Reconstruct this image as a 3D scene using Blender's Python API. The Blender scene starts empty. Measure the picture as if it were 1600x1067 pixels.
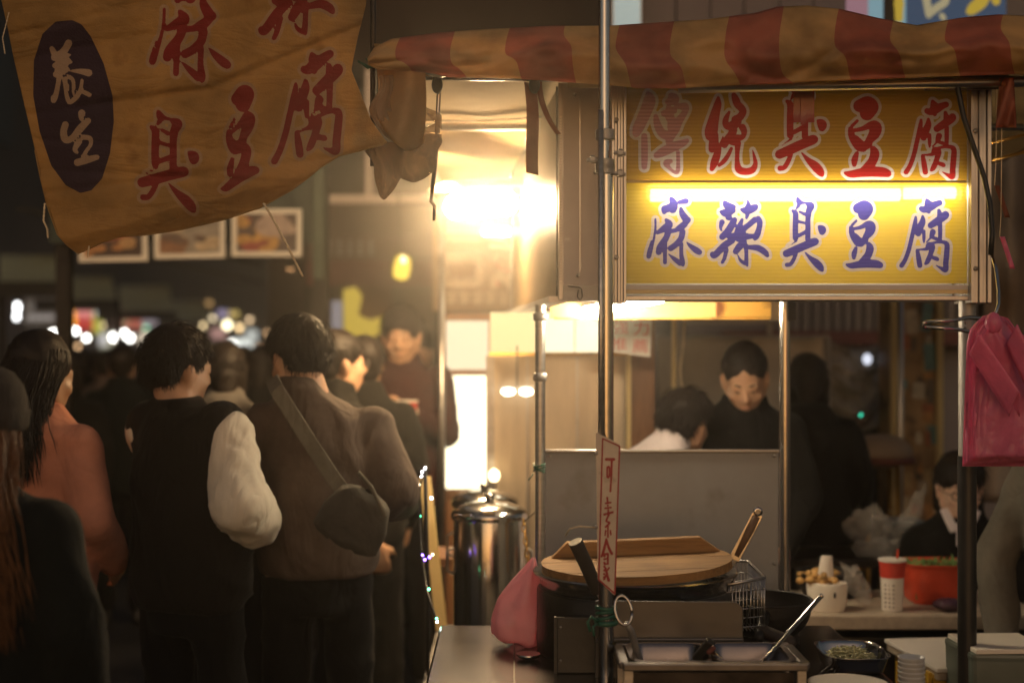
import bpy, bmesh, math, random
import numpy as np
from mathutils import Vector, Matrix, noise, Quaternion
R = math.radians
random.seed(7)
SC = bpy.context.scene
COL = SC.collection

# ------------------------------------------------------------------ camera
F, CX, CY, EYE = 2222.2, 800.0, 533.5, 1.55
cam_d = bpy.data.cameras.new('camera')
cam = bpy.data.objects.new('camera', cam_d)
COL.objects.link(cam)
cam.location = (0, 0, EYE)
cam.rotation_euler = (R(90), 0, 0)
cam_d.lens, cam_d.sensor_width = 50, 36
cam_d.clip_start, cam_d.clip_end = 0.05, 400
cam_d.dof.use_dof = True
cam_d.dof.focus_distance = 3.38
cam_d.dof.aperture_fstop = 1.6
SC.camera = cam

# ------------------------------------------------------------------ world: night sky over a lit street
w = bpy.data.worlds.new("World"); SC.world = w; w.use_nodes = True
nt = w.node_tree; nt.nodes.clear()
sky = nt.nodes.new('ShaderNodeTexSky'); sky.sky_type = 'NISHITA'; sky.sun_disc = False
sky.sun_elevation = R(18); sky.sun_rotation = R(180)
tint = nt.nodes.new('ShaderNodeMixRGB'); tint.blend_type = 'MULTIPLY'; tint.inputs[0].default_value = 1
tint.inputs[2].default_value = (1.0, 0.76, 0.58, 1)
bg = nt.nodes.new('ShaderNodeBackground'); bg.inputs[1].default_value = 0.050
wo = nt.nodes.new('ShaderNodeOutputWorld')
nt.links.new(sky.outputs[0], tint.inputs[1]); nt.links.new(tint.outputs[0], bg.inputs[0]); nt.links.new(bg.outputs[0], wo.inputs[0])

vs = SC.view_settings
SC.display_settings.display_device = 'sRGB'
vs.view_transform = 'Standard'; vs.look = 'None'; vs.exposure = 0.33; vs.gamma = 1.0; vs.use_curve_mapping = False
cy = SC.cycles
cy.use_denoising = True
cy.max_bounces = 10; cy.diffuse_bounces = 4; cy.glossy_bounces = 4; cy.transmission_bounces = 6
cy.transparent_max_bounces = 12; cy.volume_bounces = 0
cy.sample_clamp_indirect = 4.0
cy.caustics_reflective = False; cy.caustics_refractive = False

# lamp strengths (radiance of the lit surfaces)
L_KEY, L_SIGN, L_TUBE, L_BOX = 330.0, 15.5, 155.0, 2.4

# ------------------------------------------------------------------ helpers
def P(px, py, d):
    return Vector(((px - CX) / F * d, d, EYE - (py - CY) / F * d))

def px2m(n, d): return n / F * d

OFF = {}

def link(o, parent=None):
    COL.objects.link(o)
    if parent is not None: o.parent = parent
    return o

def tag(o, label=None, cat=None, group=None, kind=None):
    if label: o['label'] = label
    if cat: o['category'] = cat
    if group: o['group'] = group
    if kind: o['kind'] = kind
    return o

def thing(name, label, cat, loc=(0, 0, 0), group=None):
    o = bpy.data.objects.new(name, None); o.empty_display_size = 0.1
    o.location = loc; COL.objects.link(o)
    OFF[o.name] = Vector(loc)
    return tag(o, label, cat, group)

class MB:
    def __init__(s): s.v = []; s.f = []; s.m = []; s.uv = None
    def add(s, vs_, fs_, mi=0):
        b = len(s.v); s.v += [tuple(v) for v in vs_]
        s.f += [tuple(b + i for i in f) for f in fs_]; s.m += [mi] * len(fs_)
        return s
    def box(s, c, size, rot=None, mi=0):
        c = Vector(c); h = Vector(size) / 2
        M = rot if rot is not None else Matrix.Identity(3)
        vs_ = [c + M @ Vector((sx * h.x, sy * h.y, sz * h.z)) for sx in (-1, 1) for sy in (-1, 1) for sz in (-1, 1)]
        return s.add(vs_, [(0, 1, 3, 2), (4, 6, 7, 5), (0, 4, 5, 1), (2, 3, 7, 6), (0, 2, 6, 4), (1, 5, 7, 3)], mi)
    def bar(s, a, b, wd, th, up=(0, 0, 1), mi=0):
        a, b = Vector(a), Vector(b); x = (b - a); L = x.length; x.normalize()
        u = Vector(up); y = u.cross(x)
        if y.length < 1e-5: y = Vector((0, 1, 0)).cross(x)
        y.normalize(); z = x.cross(y)
        return s.box((a + b) / 2, (L, wd, th), Matrix((x, y, z)).transposed(), mi)
    def tube(s, pts, r, n=10, caps=True, mi=0):
        pts = [Vector(p) for p in pts]
        rs = r if isinstance(r, (list, tuple)) else [r] * len(pts)
        b = len(s.v); N = None
        for i, p in enumerate(pts):
            t = (pts[min(i + 1, len(pts) - 1)] - pts[max(i - 1, 0)]).normalized()
            if N is None:
                N = t.orthogonal().normalized()
            else:
                N = (N - t * N.dot(t))
                N = N.normalized() if N.length > 1e-6 else t.orthogonal().normalized()
            B = t.cross(N)
            for k in range(n):
                a = 2 * math.pi * k / n
                s.v.append(tuple(p + (N * math.cos(a) + B * math.sin(a)) * rs[i]))
        for i in range(len(pts) - 1):
            for k in range(n):
                k2 = (k + 1) % n
                s.f.append((b + i * n + k, b + i * n + k2, b + (i + 1) * n + k2, b + (i + 1) * n + k)); s.m.append(mi)
        if caps:
            s.f.append(tuple(b + k for k in reversed(range(n)))); s.m.append(mi)
            e = b + (len(pts) - 1) * n
            s.f.append(tuple(e + k for k in range(n))); s.m.append(mi)
        return s
    def lathe(s, prof, c, n=32, mi=0, M=None, caps=True):
        c = Vector(c); b = len(s.v); M = M or Matrix.Identity(3)
        for (r, z) in prof:
            for k in range(n):
                a = 2 * math.pi * k / n
                s.v.append(tuple(c + M @ Vector((r * math.cos(a), r * math.sin(a), z))))
        for i in range(len(prof) - 1):
            for k in range(n):
                k2 = (k + 1) % n
                s.f.append((b + i * n + k, b + i * n + k2, b + (i + 1) * n + k2, b + (i + 1) * n + k)); s.m.append(mi)
        if caps:
            s.f.append(tuple(b + k for k in reversed(range(n)))); s.m.append(mi)
            e = b + (len(prof) - 1) * n
            s.f.append(tuple(e + k for k in range(n))); s.m.append(mi)
        return s
    def ell(s, c, r, M=None, nu=14, nv=10, mi=0):
        c = Vector(c); M = M or Matrix.Identity(3); r = Vector(r) if not isinstance(r, (int, float)) else Vector((r, r, r))
        b = len(s.v)
        s.v.append(tuple(c + M @ Vector((0, 0, r.z))))
        for i in range(1, nv):
            th = math.pi * i / nv
            for k in range(nu):
                a = 2 * math.pi * k / nu
                s.v.append(tuple(c + M @ Vector((r.x * math.sin(th) * math.cos(a), r.y * math.sin(th) * math.sin(a), r.z * math.cos(th)))))
        s.v.append(tuple(c + M @ Vector((0, 0, -r.z)))); e = len(s.v) - 1
        for k in range(nu):
            s.f.append((b, b + 1 + k, b + 1 + (k + 1) % nu)); s.m.append(mi)
        for i in range(nv - 2):
            for k in range(nu):
                k2 = (k + 1) % nu; o1 = b + 1 + i * nu; o2 = o1 + nu
                s.f.append((o1 + k, o2 + k, o2 + k2, o1 + k2)); s.m.append(mi)
        o1 = b + 1 + (nv - 2) * nu
        for k in range(nu):
            s.f.append((o1 + k, e, o1 + (k + 1) % nu)); s.m.append(mi)
        return s
    def caps(s, a, b_, ra, rb, n=12):          # tapered capsule, closed
        a, b_ = Vector(a), Vector(b_); t = b_ - a; L = t.length; t.normalize()
        pts, rs = [], []
        for k in range(5):
            q = math.pi / 2 * (1 - k / 4); pts.append(a - t * ra * math.sin(q)); rs.append(max(1e-4, ra * math.cos(q)))
        for k in range(5):
            q = math.pi / 2 * k / 4; pts.append(b_ + t * rb * math.sin(q)); rs.append(max(1e-4, rb * math.cos(q)))
        return s.tube(pts, rs, n)
    def chain(s, pts, rs, n=12):
        for i in range(len(pts) - 1): s.caps(pts[i], pts[i + 1], rs[i], rs[i + 1], n)
        return s
    def rings(s, rings, n=24):                 # closed loft of ellipses (x,y,z,rx,ry)
        b = len(s.v)
        for (x, y, z, rx, ry) in rings:
            for k in range(n):
                a = 2 * math.pi * k / n
                s.v.append((x + rx * math.cos(a), y + ry * math.sin(a), z))
        for i in range(len(rings) - 1):
            for k in range(n):
                k2 = (k + 1) % n
                s.f.append((b + i * n + k, b + i * n + k2, b + (i + 1) * n + k2, b + (i + 1) * n + k)); s.m.append(0)
        s.f.append(tuple(b + k for k in reversed(range(n)))); s.m.append(0)
        e = b + (len(rings) - 1) * n
        s.f.append(tuple(e + k for k in range(n))); s.m.append(0)
        return s
    def grid(s, fn, nu, nv, mi=0, uv=None):
        b = len(s.v)
        for j in range(nv + 1):
            for i in range(nu + 1): s.v.append(tuple(fn(i / nu, j / nv)))
        for j in range(nv):
            for i in range(nu):
                a = b + j * (nu + 1) + i
                s.f.append((a, a + 1, a + nu + 2, a + nu + 1)); s.m.append(mi)
        return s
    def xf(s, M):
        s.v = [tuple(M @ Vector(v)) for v in s.v]; return s
    def build(s, name, mats, parent=None, smooth=False, bevel=0.0, seg=2, solid=0.0, sub=0, uvs=None, auto=None):
        me = bpy.data.meshes.new(name)
        off = OFF.get(parent.name, Vector()) if parent is not None else Vector()
        me.from_pydata([tuple(Vector(v) - off) for v in s.v], [], s.f)
        if not isinstance(mats, (list, tuple)): mats = [mats]
        for m_ in mats: me.materials.append(m_)
        if len(mats) > 1: me.polygons.foreach_set('material_index', s.m)
        if uvs is not None:
            ul = me.uv_layers.new(name='UVMap')
            li = np.zeros(len(me.loops), int); me.loops.foreach_get('vertex_index', li)
            ul.data.foreach_set('uv', np.array(uvs, float)[li].ravel())
        if smooth: me.polygons.foreach_set('use_smooth', [True] * len(me.polygons))
        me.update()
        o = bpy.data.objects.new(name, me); link(o, parent)
        OFF[o.name] = off
        if solid:
            md = o.modifiers.new('solid', 'SOLIDIFY'); md.thickness = solid; md.offset = 0
        if bevel:
            md = o.modifiers.new('bevel', 'BEVEL'); md.width = bevel; md.segments = seg; md.limit_method = 'ANGLE'; md.angle_limit = R(40)
        if sub:
            md = o.modifiers.new('sub', 'SUBSURF'); md.levels = sub; md.render_levels = sub
        if auto:
            try: me.set_sharp_from_angle(angle=R(auto))
            except Exception: pass
        return o

def base_thing(mb, name, label, cat, mats, group=None, **k):   # a thing that is a single mesh, origin at its base centre
    vs_ = np.array(mb.v); lo, hi = vs_.min(0), vs_.max(0)
    c = Vector(((lo[0] + hi[0]) / 2, (lo[1] + hi[1]) / 2, lo[2]))
    mb.v = [tuple(Vector(v) - c) for v in mb.v]
    o = mb.build(name, mats, None, **k); o.location = c; OFF[o.name] = c
    return tag(o, label, cat, group)

def copy_tree(o, parent=None):
    c = o.copy(); COL.objects.link(c); c.parent = parent
    OFF[c.name] = OFF.get(o.name, Vector())
    for ch in list(o.children): copy_tree(ch, c)
    return c

# ------------------------------------------------------------------ materials
def newmat(name):
    m = bpy.data.materials.new(name); m.use_nodes = True
    n = m.node_tree.nodes; n.clear()
    out = n.new('ShaderNodeOutputMaterial')
    return m, n, m.node_tree.links, out

def mat(name, col, rough=0.6, metal=0.0, var=0.25, vscale=8.0, bump=0.0, bscale=60.0, rvar=0.15, stretch=None,
        trans=0.0, spec=0.5, sheen=0.0, sss=0.0, coat=0.0, col2=None, alpha=None, spots=None, wave=None, wrinkle=None):
    m, n, l, out = newmat(name)
    b = n.new('ShaderNodeBsdfPrincipled')
    tc = n.new('ShaderNodeTexCoord'); mp = n.new('ShaderNodeMapping')
    l.new(tc.outputs['Object'], mp.inputs[0])
    if stretch: mp.inputs['Scale'].default_value = stretch
    nz = n.new('ShaderNodeTexNoise'); nz.inputs['Scale'].default_value = vscale; nz.inputs['Detail'].default_value = 6; nz.inputs['Roughness'].default_value = 0.65
    l.new(mp.outputs[0], nz.inputs['Vector'])
    ramp = n.new('ShaderNodeMapRange'); ramp.inputs[1].default_value = 0.3; ramp.inputs[2].default_value = 0.7
    l.new(nz.outputs['Fac'], ramp.inputs[0])
    mx = n.new('ShaderNodeMixRGB')
    c2 = col2 or tuple(c * (1 - var) for c in col)
    mx.inputs[1].default_value = (*c2, 1); mx.inputs[2].default_value = (*[min(1, c * (1 + var * 0.4)) for c in col], 1)
    l.new(ramp.outputs[0], mx.inputs[0])
    colout = mx.outputs[0]
    if spots:
        sn = n.new('ShaderNodeTexNoise'); sn.inputs['Scale'].default_value = spots[1]; sn.inputs['Detail'].default_value = 8
        l.new(tc.outputs['Object'], sn.inputs['Vector'])
        sr = n.new('ShaderNodeMapRange'); sr.inputs[1].default_value = spots[2]; sr.inputs[2].default_value = spots[2] + 0.12
        l.new(sn.outputs['Fac'], sr.inputs[0])
        m2 = n.new('ShaderNodeMixRGB'); m2.inputs[2].default_value = (*spots[0], 1)
        l.new(sr.outputs[0], m2.inputs[0]); l.new(colout, m2.inputs[1]); colout = m2.outputs[0]
    l.new(colout, b.inputs['Base Color'])
    b.inputs['Metallic'].default_value = metal
    rr = n.new('ShaderNodeMapRange'); rr.inputs[3].default_value = max(0.02, rough - rvar); rr.inputs[4].default_value = min(1, rough + rvar)
    l.new(nz.outputs['Fac'], rr.inputs[0]); l.new(rr.outputs[0], b.inputs['Roughness'])
    b.inputs['Specular IOR Level'].default_value = spec
    if sheen: b.inputs['Sheen Weight'].default_value = sheen
    if sss:
        b.inputs['Subsurface Weight'].default_value = sss; b.inputs['Subsurface Radius'].default_value = (0.01, 0.004, 0.002)
    if coat: b.inputs['Coat Weight'].default_value = coat
    if bump:
        bn = n.new('ShaderNodeTexNoise'); bn.inputs['Scale'].default_value = bscale; bn.inputs['Detail'].default_value = 5
        l.new(mp.outputs[0], bn.inputs['Vector'])
        bp = n.new('ShaderNodeBump'); bp.inputs['Strength'].default_value = bump; bp.inputs['Distance'].default_value = 0.01
        src = bn.outputs['Fac']
        l.new(src, bp.inputs['Height']); l.new(bp.outputs[0], b.inputs['Normal'])
        if wrinkle:
            wn = n.new('ShaderNodeTexNoise'); wn.inputs['Scale'].default_value = wrinkle[0]; wn.inputs['Detail'].default_value = 3; wn.inputs['Distortion'].default_value = 0.8
            wm = n.new('ShaderNodeMapping'); wm.inputs['Scale'].default_value = (1, 1, wrinkle[2]); wm.inputs['Rotation'].default_value = (0.3, 0.5, 0.2)
            l.new(tc.outputs['Object'], wm.inputs[0]); l.new(wm.outputs[0], wn.inputs['Vector'])
            s1 = n.new('ShaderNodeMath'); s1.operation = 'SUBTRACT'; s1.inputs[1].default_value = 0.5; l.new(wn.outputs['Fac'], s1.inputs[0])
            s2 = n.new('ShaderNodeMath'); s2.operation = 'ABSOLUTE'; l.new(s1.outputs[0], s2.inputs[0])
            b3 = n.new('ShaderNodeBump'); b3.inputs['Strength'].default_value = wrinkle[1]; b3.inputs['Distance'].default_value = 0.08
            l.new(s2.outputs[0], b3.inputs['Height']); l.new(bp.outputs[0], b3.inputs['Normal']); l.new(b3.outputs[0], b.inputs['Normal'])
        if wave:
            wv = n.new('ShaderNodeTexWave'); wv.bands_direction = wave[0]; wv.inputs['Scale'].default_value = wave[1]; wv.inputs['Distortion'].default_value = wave[2]
            l.new(tc.outputs['Object'], wv.inputs['Vector'])
            b2 = n.new('ShaderNodeBump'); b2.inputs['Strength'].default_value = wave[3]; b2.inputs['Distance'].default_value = 0.004
            l.new(wv.outputs['Fac'], b2.inputs['Height']); l.new(bp.outputs[0], b2.inputs['Normal']); l.new(b2.outputs[0], b.inputs['Normal'])
    surf = b.outputs[0]
    if trans:                                   # thin sheet that lets light through
        t = n.new('ShaderNodeBsdfTranslucent'); l.new(colout, t.inputs[0])
        mixs = n.new('ShaderNodeMixShader'); mixs.inputs[0].default_value = trans
        l.new(surf, mixs.inputs[1]); l.new(t.outputs[0], mixs.inputs[2]); surf = mixs.outputs[0]
    if alpha is not None:
        t = n.new('ShaderNodeBsdfTransparent'); mixs = n.new('ShaderNodeMixShader'); mixs.inputs[0].default_value = alpha
        l.new(t.outputs[0], mixs.inputs[1]); l.new(surf, mixs.inputs[2]); surf = mixs.outputs[0]
    l.new(surf, out.inputs[0])
    return m

def emit(name, col, strength):
    m, n, l, out = newmat(name)
    e = n.new('ShaderNodeEmission'); e.inputs[0].default_value = (*col, 1); e.inputs[1].default_value = strength
    l.new(e.outputs[0], out.inputs[0]); return m

def sheetmat(name, col, trans=0.6, gloss=0.08, rough=0.25, clear=0.0, rib=None, var=0.12, vscale=5.0, dirt=0.0):
    """back-lit plastic sheet: diffuse + translucent + a little gloss, optional clear part"""
    m, n, l, out = newmat(name)
    tc = n.new('ShaderNodeTexCoord')
    nz = n.new('ShaderNodeTexNoise'); nz.inputs['Scale'].default_value = vscale; nz.inputs['Detail'].default_value = 7
    l.new(tc.outputs['Object'], nz.inputs['Vector'])
    mx = n.new('ShaderNodeMixRGB'); mx.inputs[1].default_value = (*[c * (1 - var) for c in col], 1); mx.inputs[2].default_value = (*col, 1)
    l.new(nz.outputs['Fac'], mx.inputs[0])
    d = n.new('ShaderNodeBsdfDiffuse'); t = n.new('ShaderNodeBsdfTranslucent'); g = n.new('ShaderNodeBsdfGlossy')
    g.inputs['Roughness'].default_value = rough
    l.new(mx.outputs[0], d.inputs[0]); l.new(mx.outputs[0], t.inputs[0])
    a = n.new('ShaderNodeMixShader'); a.inputs[0].default_value = trans
    l.new(d.outputs[0], a.inputs[1]); l.new(t.outputs[0], a.inputs[2])
    b = n.new('ShaderNodeMixShader'); b.inputs[0].default_value = gloss
    l.new(a.outputs[0], b.inputs[1]); l.new(g.outputs[0], b.inputs[2])
    s = b.outputs[0]
    if clear:
        rf = n.new('ShaderNodeBsdfRefraction'); rf.inputs['IOR'].default_value = 1.12; rf.inputs['Roughness'].default_value = 0.42
        rf.inputs['Color'].default_value = (*[min(1, 0.5 + c * 0.5) for c in col], 1)
        c_ = n.new('ShaderNodeMixShader'); c_.inputs[0].default_value = clear
        l.new(s, c_.inputs[1]); l.new(rf.outputs[0], c_.inputs[2]); s = c_.outputs[0]
    if rib:
        wv = n.new('ShaderNodeTexWave'); wv.bands_direction = rib[0]; wv.inputs['Scale'].default_value = rib[1]; wv.inputs['Distortion'].default_value = rib[3] if len(rib) > 3 else 0
        l.new(tc.outputs['Object'], wv.inputs['Vector'])
        bp = n.new('ShaderNodeBump'); bp.inputs['Strength'].default_value = rib[2]; bp.inputs['Distance'].default_value = 0.003
        l.new(wv.outputs['Fac'], bp.inputs['Height'])
        for q in (d, g): l.new(bp.outputs[0], q.inputs['Normal'])
    l.new(s, out.inputs[0]); return m

M = {}
M['steel'] = mat('brushed_steel', (0.50, 0.48, 0.46), 0.32, 1.0, 0.25, 6, 0.06, 120, 0.12, stretch=(1, 1, 12))
M['steel_h'] = mat('brushed_steel_flat', (0.10, 0.09, 0.095), 0.24, 0.95, 0.3, 5, 0.03, 60, 0.06)
M['splash'] = mat('grey_zinc_sheet', (0.25, 0.255, 0.262), 0.5, 0.35, 0.22, 3, 0.05, 30, 0.12, spots=((0.15, 0.135, 0.12), 4, 0.56))
M['steel_dull'] = mat('dull_steel_sheet', (0.42, 0.40, 0.38), 0.55, 0.75, 0.3, 4, 0.08, 40, 0.15, spots=((0.22, 0.19, 0.16), 7, 0.6))
M['steel_dark'] = mat('sooty_steel', (0.055, 0.046, 0.042), 0.36, 0.85, 0.5, 5, 0.1, 60, 0.15, spots=((0.015, 0.012, 0.010), 8, 0.56))
M['bin'] = mat('bin_steel', (0.21, 0.19, 0.195), 0.24, 1.0, 0.2, 6, 0.03, 30, 0.08)
M['frame_steel'] = mat('tray_frame_steel', (0.24, 0.225, 0.22), 0.3, 1.0, 0.3, 6, 0.05, 40, 0.1)
M['polished'] = mat('polished_steel', (0.48, 0.46, 0.44), 0.17, 1.0, 0.15, 4, 0.03, 30, 0.06)
M['alu'] = mat('aluminium_profile', (0.55, 0.52, 0.50), 0.38, 0.9, 0.25, 10, 0.05, 80, 0.12, stretch=(1, 1, .1))
M['plate'] = mat('dark_brushed_plate', (0.12, 0.115, 0.115), 0.30, 0.9, 0.12, 5, 0.04, 40, 0.08)
M['black'] = mat('black_enamel', (0.02, 0.018, 0.016), 0.4, 0.0, 0.4, 8, 0.08, 40)
M['iron'] = mat('black_iron', (0.025, 0.022, 0.02), 0.5, 0.5, 0.4, 10, 0.15, 60)
M['grey_paint'] = mat('grey_painted_board', (0.62, 0.54, 0.50), 0.55, 0.0, 0.2, 3, 0.04, 30, spots=((0.25, 0.2, 0.17), 6, 0.64))
M['wood_lid'] = mat('pale_planed_wood', (0.34, 0.185, 0.07), 0.75, 0, 0.5, 6, 0.15, 40, stretch=(0.7, 9, 9), spec=0.2, spots=((0.16, 0.075, 0.03), 5, 0.60))
M['wood'] = mat('brown_wood', (0.26, 0.12, 0.055), 0.55, 0, 0.4, 7, 0.15, 40, stretch=(8, 8, 0.8))
M['wood_dark'] = mat('dark_stick_wood', (0.035, 0.024, 0.018), 0.55, 0, 0.4, 10, 0.1, 50)
M['wood_handle'] = mat('handle_wood', (0.17, 0.095, 0.05), 0.5, 0, 0.4, 20, 0.1, 50, stretch=(1, 1, .2))
M['asphalt'] = mat('asphalt', (0.045, 0.042, 0.04), 0.65, 0, 0.5, 2.5, 0.5, 90, 0.25)
M['wall'] = mat('dark_render_wall', (0.085, 0.062, 0.045), 0.85, 0, 0.4, 0.8, 0.25, 14)
M['wall_grey'] = mat('grey_render_wall', (0.22, 0.20, 0.20), 0.85, 0, 0.35, 0.9, 0.2, 14)
M['concrete'] = mat('worktop_stone', (0.42, 0.34, 0.25), 0.6, 0, 0.3, 20, 0.1, 50)
M['skin'] = mat('skin', (0.50, 0.29, 0.18), 0.5, 0, 0.06, 14, 0.03, 160, 0.08, sss=0.12)
M['skin_pale'] = mat('skin_pale', (0.60, 0.38, 0.27), 0.5, 0, 0.12, 14, 0.05, 160, 0.08, sss=0.12)
M['hair'] = mat('black_hair', (0.018, 0.012, 0.009), 0.55, 0, 0.4, 30, 0.2, 90, stretch=(6, 6, 1), spec=0.3)
M['hair_brown'] = mat('auburn_hair', (0.17, 0.075, 0.03), 0.55, 0, 0.5, 26, 0.2, 90, stretch=(6, 6, 1), spec=0.3)
M['lips'] = mat('lips', (0.40, 0.19, 0.13), 0.5)
M['eye'] = mat('eye_dark', (0.02, 0.015, 0.012), 0.2)
M['shoe'] = mat('dark_shoe', (0.03, 0.028, 0.027), 0.55)
def cloth(name, col, **k):
    k.setdefault('bump', 0.18); k.setdefault('bscale', 420)
    k.setdefault('wrinkle', (8, 0.30, 0.55))
    return mat(name, col, 0.88, 0, k.pop('var', 0.3), k.pop('vscale', 9), k.pop('bump'), k.pop('bscale'), 0.06, sheen=0.04, spec=0.15, **k)
M['vest'] = cloth('dark_brown_vest', (0.013, 0.010, 0.008))
M['cream'] = cloth('cream_sleeve', (0.80, 0.72, 0.58), var=0.1, wrinkle=(8, 0.34, 0.4))
M['taupe'] = cloth('taupe_fleece', (0.115, 0.085, 0.068))
M['rust'] = cloth('rust_jacket', (0.56, 0.235, 0.15), var=0.2)
M['black_cloth'] = cloth('black_cloth', (0.009, 0.008, 0.007))
M['teal_dark'] = cloth('dark_coat', (0.007, 0.009, 0.009))
M['trouser'] = cloth('dark_trousers', (0.007, 0.0065, 0.0065))
M['grey_cloth'] = cloth('grey_hood', (0.13, 0.115, 0.10))
M['grey_knit'] = cloth('grey_knit_sleeve', (0.125, 0.112, 0.09), bscale=500, bump=0.3)
M['maroon'] = cloth('maroon_jacket', (0.05, 0.016, 0.015))
M['white_shirt'] = cloth('white_shirt', (0.62, 0.54, 0.53), var=0.08)
M['beanie'] = cloth('grey_brown_wool', (0.060, 0.048, 0.040), bscale=420, bump=0.4)
M['bagcloth'] = cloth('dark_bag_canvas', (0.075, 0.068, 0.056))
M['strap'] = cloth('grey_strap', (0.17, 0.155, 0.12))
M['red_cup'] = mat('red_paper', (0.55, 0.05, 0.03), 0.5)
M['white_paper'] = mat('white_paper', (0.72, 0.66, 0.58), 0.6, var=0.08)
M['pink_bag'] = mat('pink_plastic_film', (0.98, 0.66, 0.72), 0.30, 0, 0.08, 14, 0.5, 30, 0.1, trans=0.6)
M['magenta_bag'] = mat('magenta_plastic_film', (0.88, 0.24, 0.42), 0.30, 0, 0.2, 10, 0.55, 34, 0.1, trans=0.4)
M['clear'] = mat('clear_crumpled_plastic', (0.60, 0.56, 0.50), 0.09, 0, 0.1, 10, 0.8, 24, 0.05, alpha=0.22, spec=0.9)
M['vinyl'] = mat('smoky_vinyl', (0.50, 0.33, 0.17), 0.08, 0, 0.3, 8, 0.9, 34, 0.04, alpha=0.50, trans=0.35, spec=0.9)
M['rope'] = mat('twisted_cord', (0.80, 0.66, 0.45), 0.8, var=0.3, vscale=60)
M['green_tie'] = mat('green_plastic_tie', (0.02, 0.12, 0.075), 0.4)
M['cable'] = mat('black_cable', (0.015, 0.014, 0.013), 0.45)
M['red_tape'] = sheetmat('red_tape_film', (0.50, 0.03, 0.02), 0.3, 0.06)
M['red_strap'] = mat('red_brown_strap', (0.22, 0.07, 0.035), 0.7, trans=0.25)
M['rust_board'] = mat('rusty_yellow_board', (0.72, 0.40, 0.08), 0.55, 0, 0.2, 6, 0.1, 30, spots=((0.20, 0.07, 0.02), 10, 0.58))
M['yellow_panel'] = mat('yellow_cream_panel', (0.78, 0.60, 0.28), 0.5, 0, 0.12, 4)
M['warm_steel'] = mat('stainless_wall_sheet', (0.58, 0.47, 0.34), 0.42, 0.7, 0.3, 3, 0.1, 30, 0.12, stretch=(3, 3, .5))
M['tarp_grey'] = mat('grey_tarpaulin', (0.50, 0.43, 0.34), 0.5, 0, 0.3, 2.5, 0.4, 9)
M['tarp_cream'] = mat('cream_tarpaulin', (0.42, 0.29, 0.14), 0.85, 0, 0.25, 2.5, 0.25, 10, 0.05, trans=0.2, spec=0.08)
M['green_awning'] = mat('pale_green_awning', (0.68, 0.72, 0.46), 0.6, 0, 0.3, 2)
M['dark_awning'] = mat('dark_awning', (0.035, 0.035, 0.028), 0.7)
M['yellow_plastic'] = mat('yellow_crate_plastic', (0.60, 0.36, 0.03), 0.45, var=0.25)
M['red_plastic'] = mat('red_tray_plastic', (0.62, 0.07, 0.03), 0.38)
M['leaf'] = mat('chopped_greens', (0.16, 0.26, 0.07), 0.5, var=0.4, vscale=30)
M['cabbage'] = mat('shredded_cabbage', (0.55, 0.52, 0.28), 0.5, var=0.3, vscale=30)
M['foam'] = mat('white_foam', (0.78, 0.70, 0.58), 0.6, var=0.08)
M['food'] = mat('fried_food', (0.55, 0.32, 0.10), 0.5, var=0.5, vscale=26, bump=0.6, bscale=40)
M['gold'] = mat('gilt_metal', (0.55, 0.30, 0.07), 0.3, 0.9)
M['seat'] = mat('taupe_seat', (0.26, 0.20, 0.15), 0.6)
M['green_bin'] = mat('greenish_plastic', (0.14, 0.16, 0.13), 0.35, alpha=0.85)
M['cup_plastic'] = mat('milky_plastic', (0.75, 0.74, 0.72), 0.3, trans=0.3)
M['machine'] = mat('dark_machine_casing', (0.045, 0.042, 0.04), 0.35, 0.3, 0.5, 3, 0.4, 10)
M['sauce'] = mat('dark_sauce', (0.10, 0.055, 0.05), 0.12)
M['shutter'] = mat('grey_shutter_paint', (0.20, 0.18, 0.17), 0.5, 0.2, 0.25, 2)
M['red_beam'] = mat('red_brown_beam', (0.13, 0.035, 0.025), 0.6)
# lamps
M['e_key'] = emit('lamp_warm_led', (1.0, 0.68, 0.35), L_KEY)
M['e_sign'] = emit('tube_inside_sign', (1.0, 0.92, 0.72), L_SIGN)
M['e_tube'] = emit('tube_under_sign', (1.0, 0.80, 0.54), L_TUBE)
M['e_box'] = emit('lit_cream_lightbox', (1.0, 0.86, 0.56), L_BOX)
# ------------------------------------------------------------------ brush lettering (strokes as x, y, radius)
def zoomed(s, x0, y0, strokes):
    return [[(x0 + x / s, y0 + y / s, r / s) for (x, y, r) in st] for st in strokes]
G = {}
G['zhuan'] = zoomed(7.11, 980, 140, [
 [(245,45,25),(262,120,66),(230,220,68),(180,340,64),(140,430,60),(118,490,42)],
 [(205,520,33),(208,650,37),(208,780,36),(205,865,30)],
 [(500,75,38),(525,110,60),(465,140,36)],
 [(420,268,36),(520,232,42)], [(640,195,48),(655,225,34),(615,300,38),(570,365,48),(540,440,50),(490,520,48),(470,585,36)],
 [(330,300,26),(350,400,42),(400,490,48),(470,515,52)], [(560,185,30),(640,190,40)],
 [(470,200,30),(480,300,50),(500,350,45),(500,420,48)],
 [(340,735,35),(420,690,52),(520,640,52),(620,600,40),(670,570,22)],
 [(570,700,22),(572,800,22),(568,900,24),(545,930,18),(480,880,20),(445,822,36),(490,800,24)]])
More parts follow.
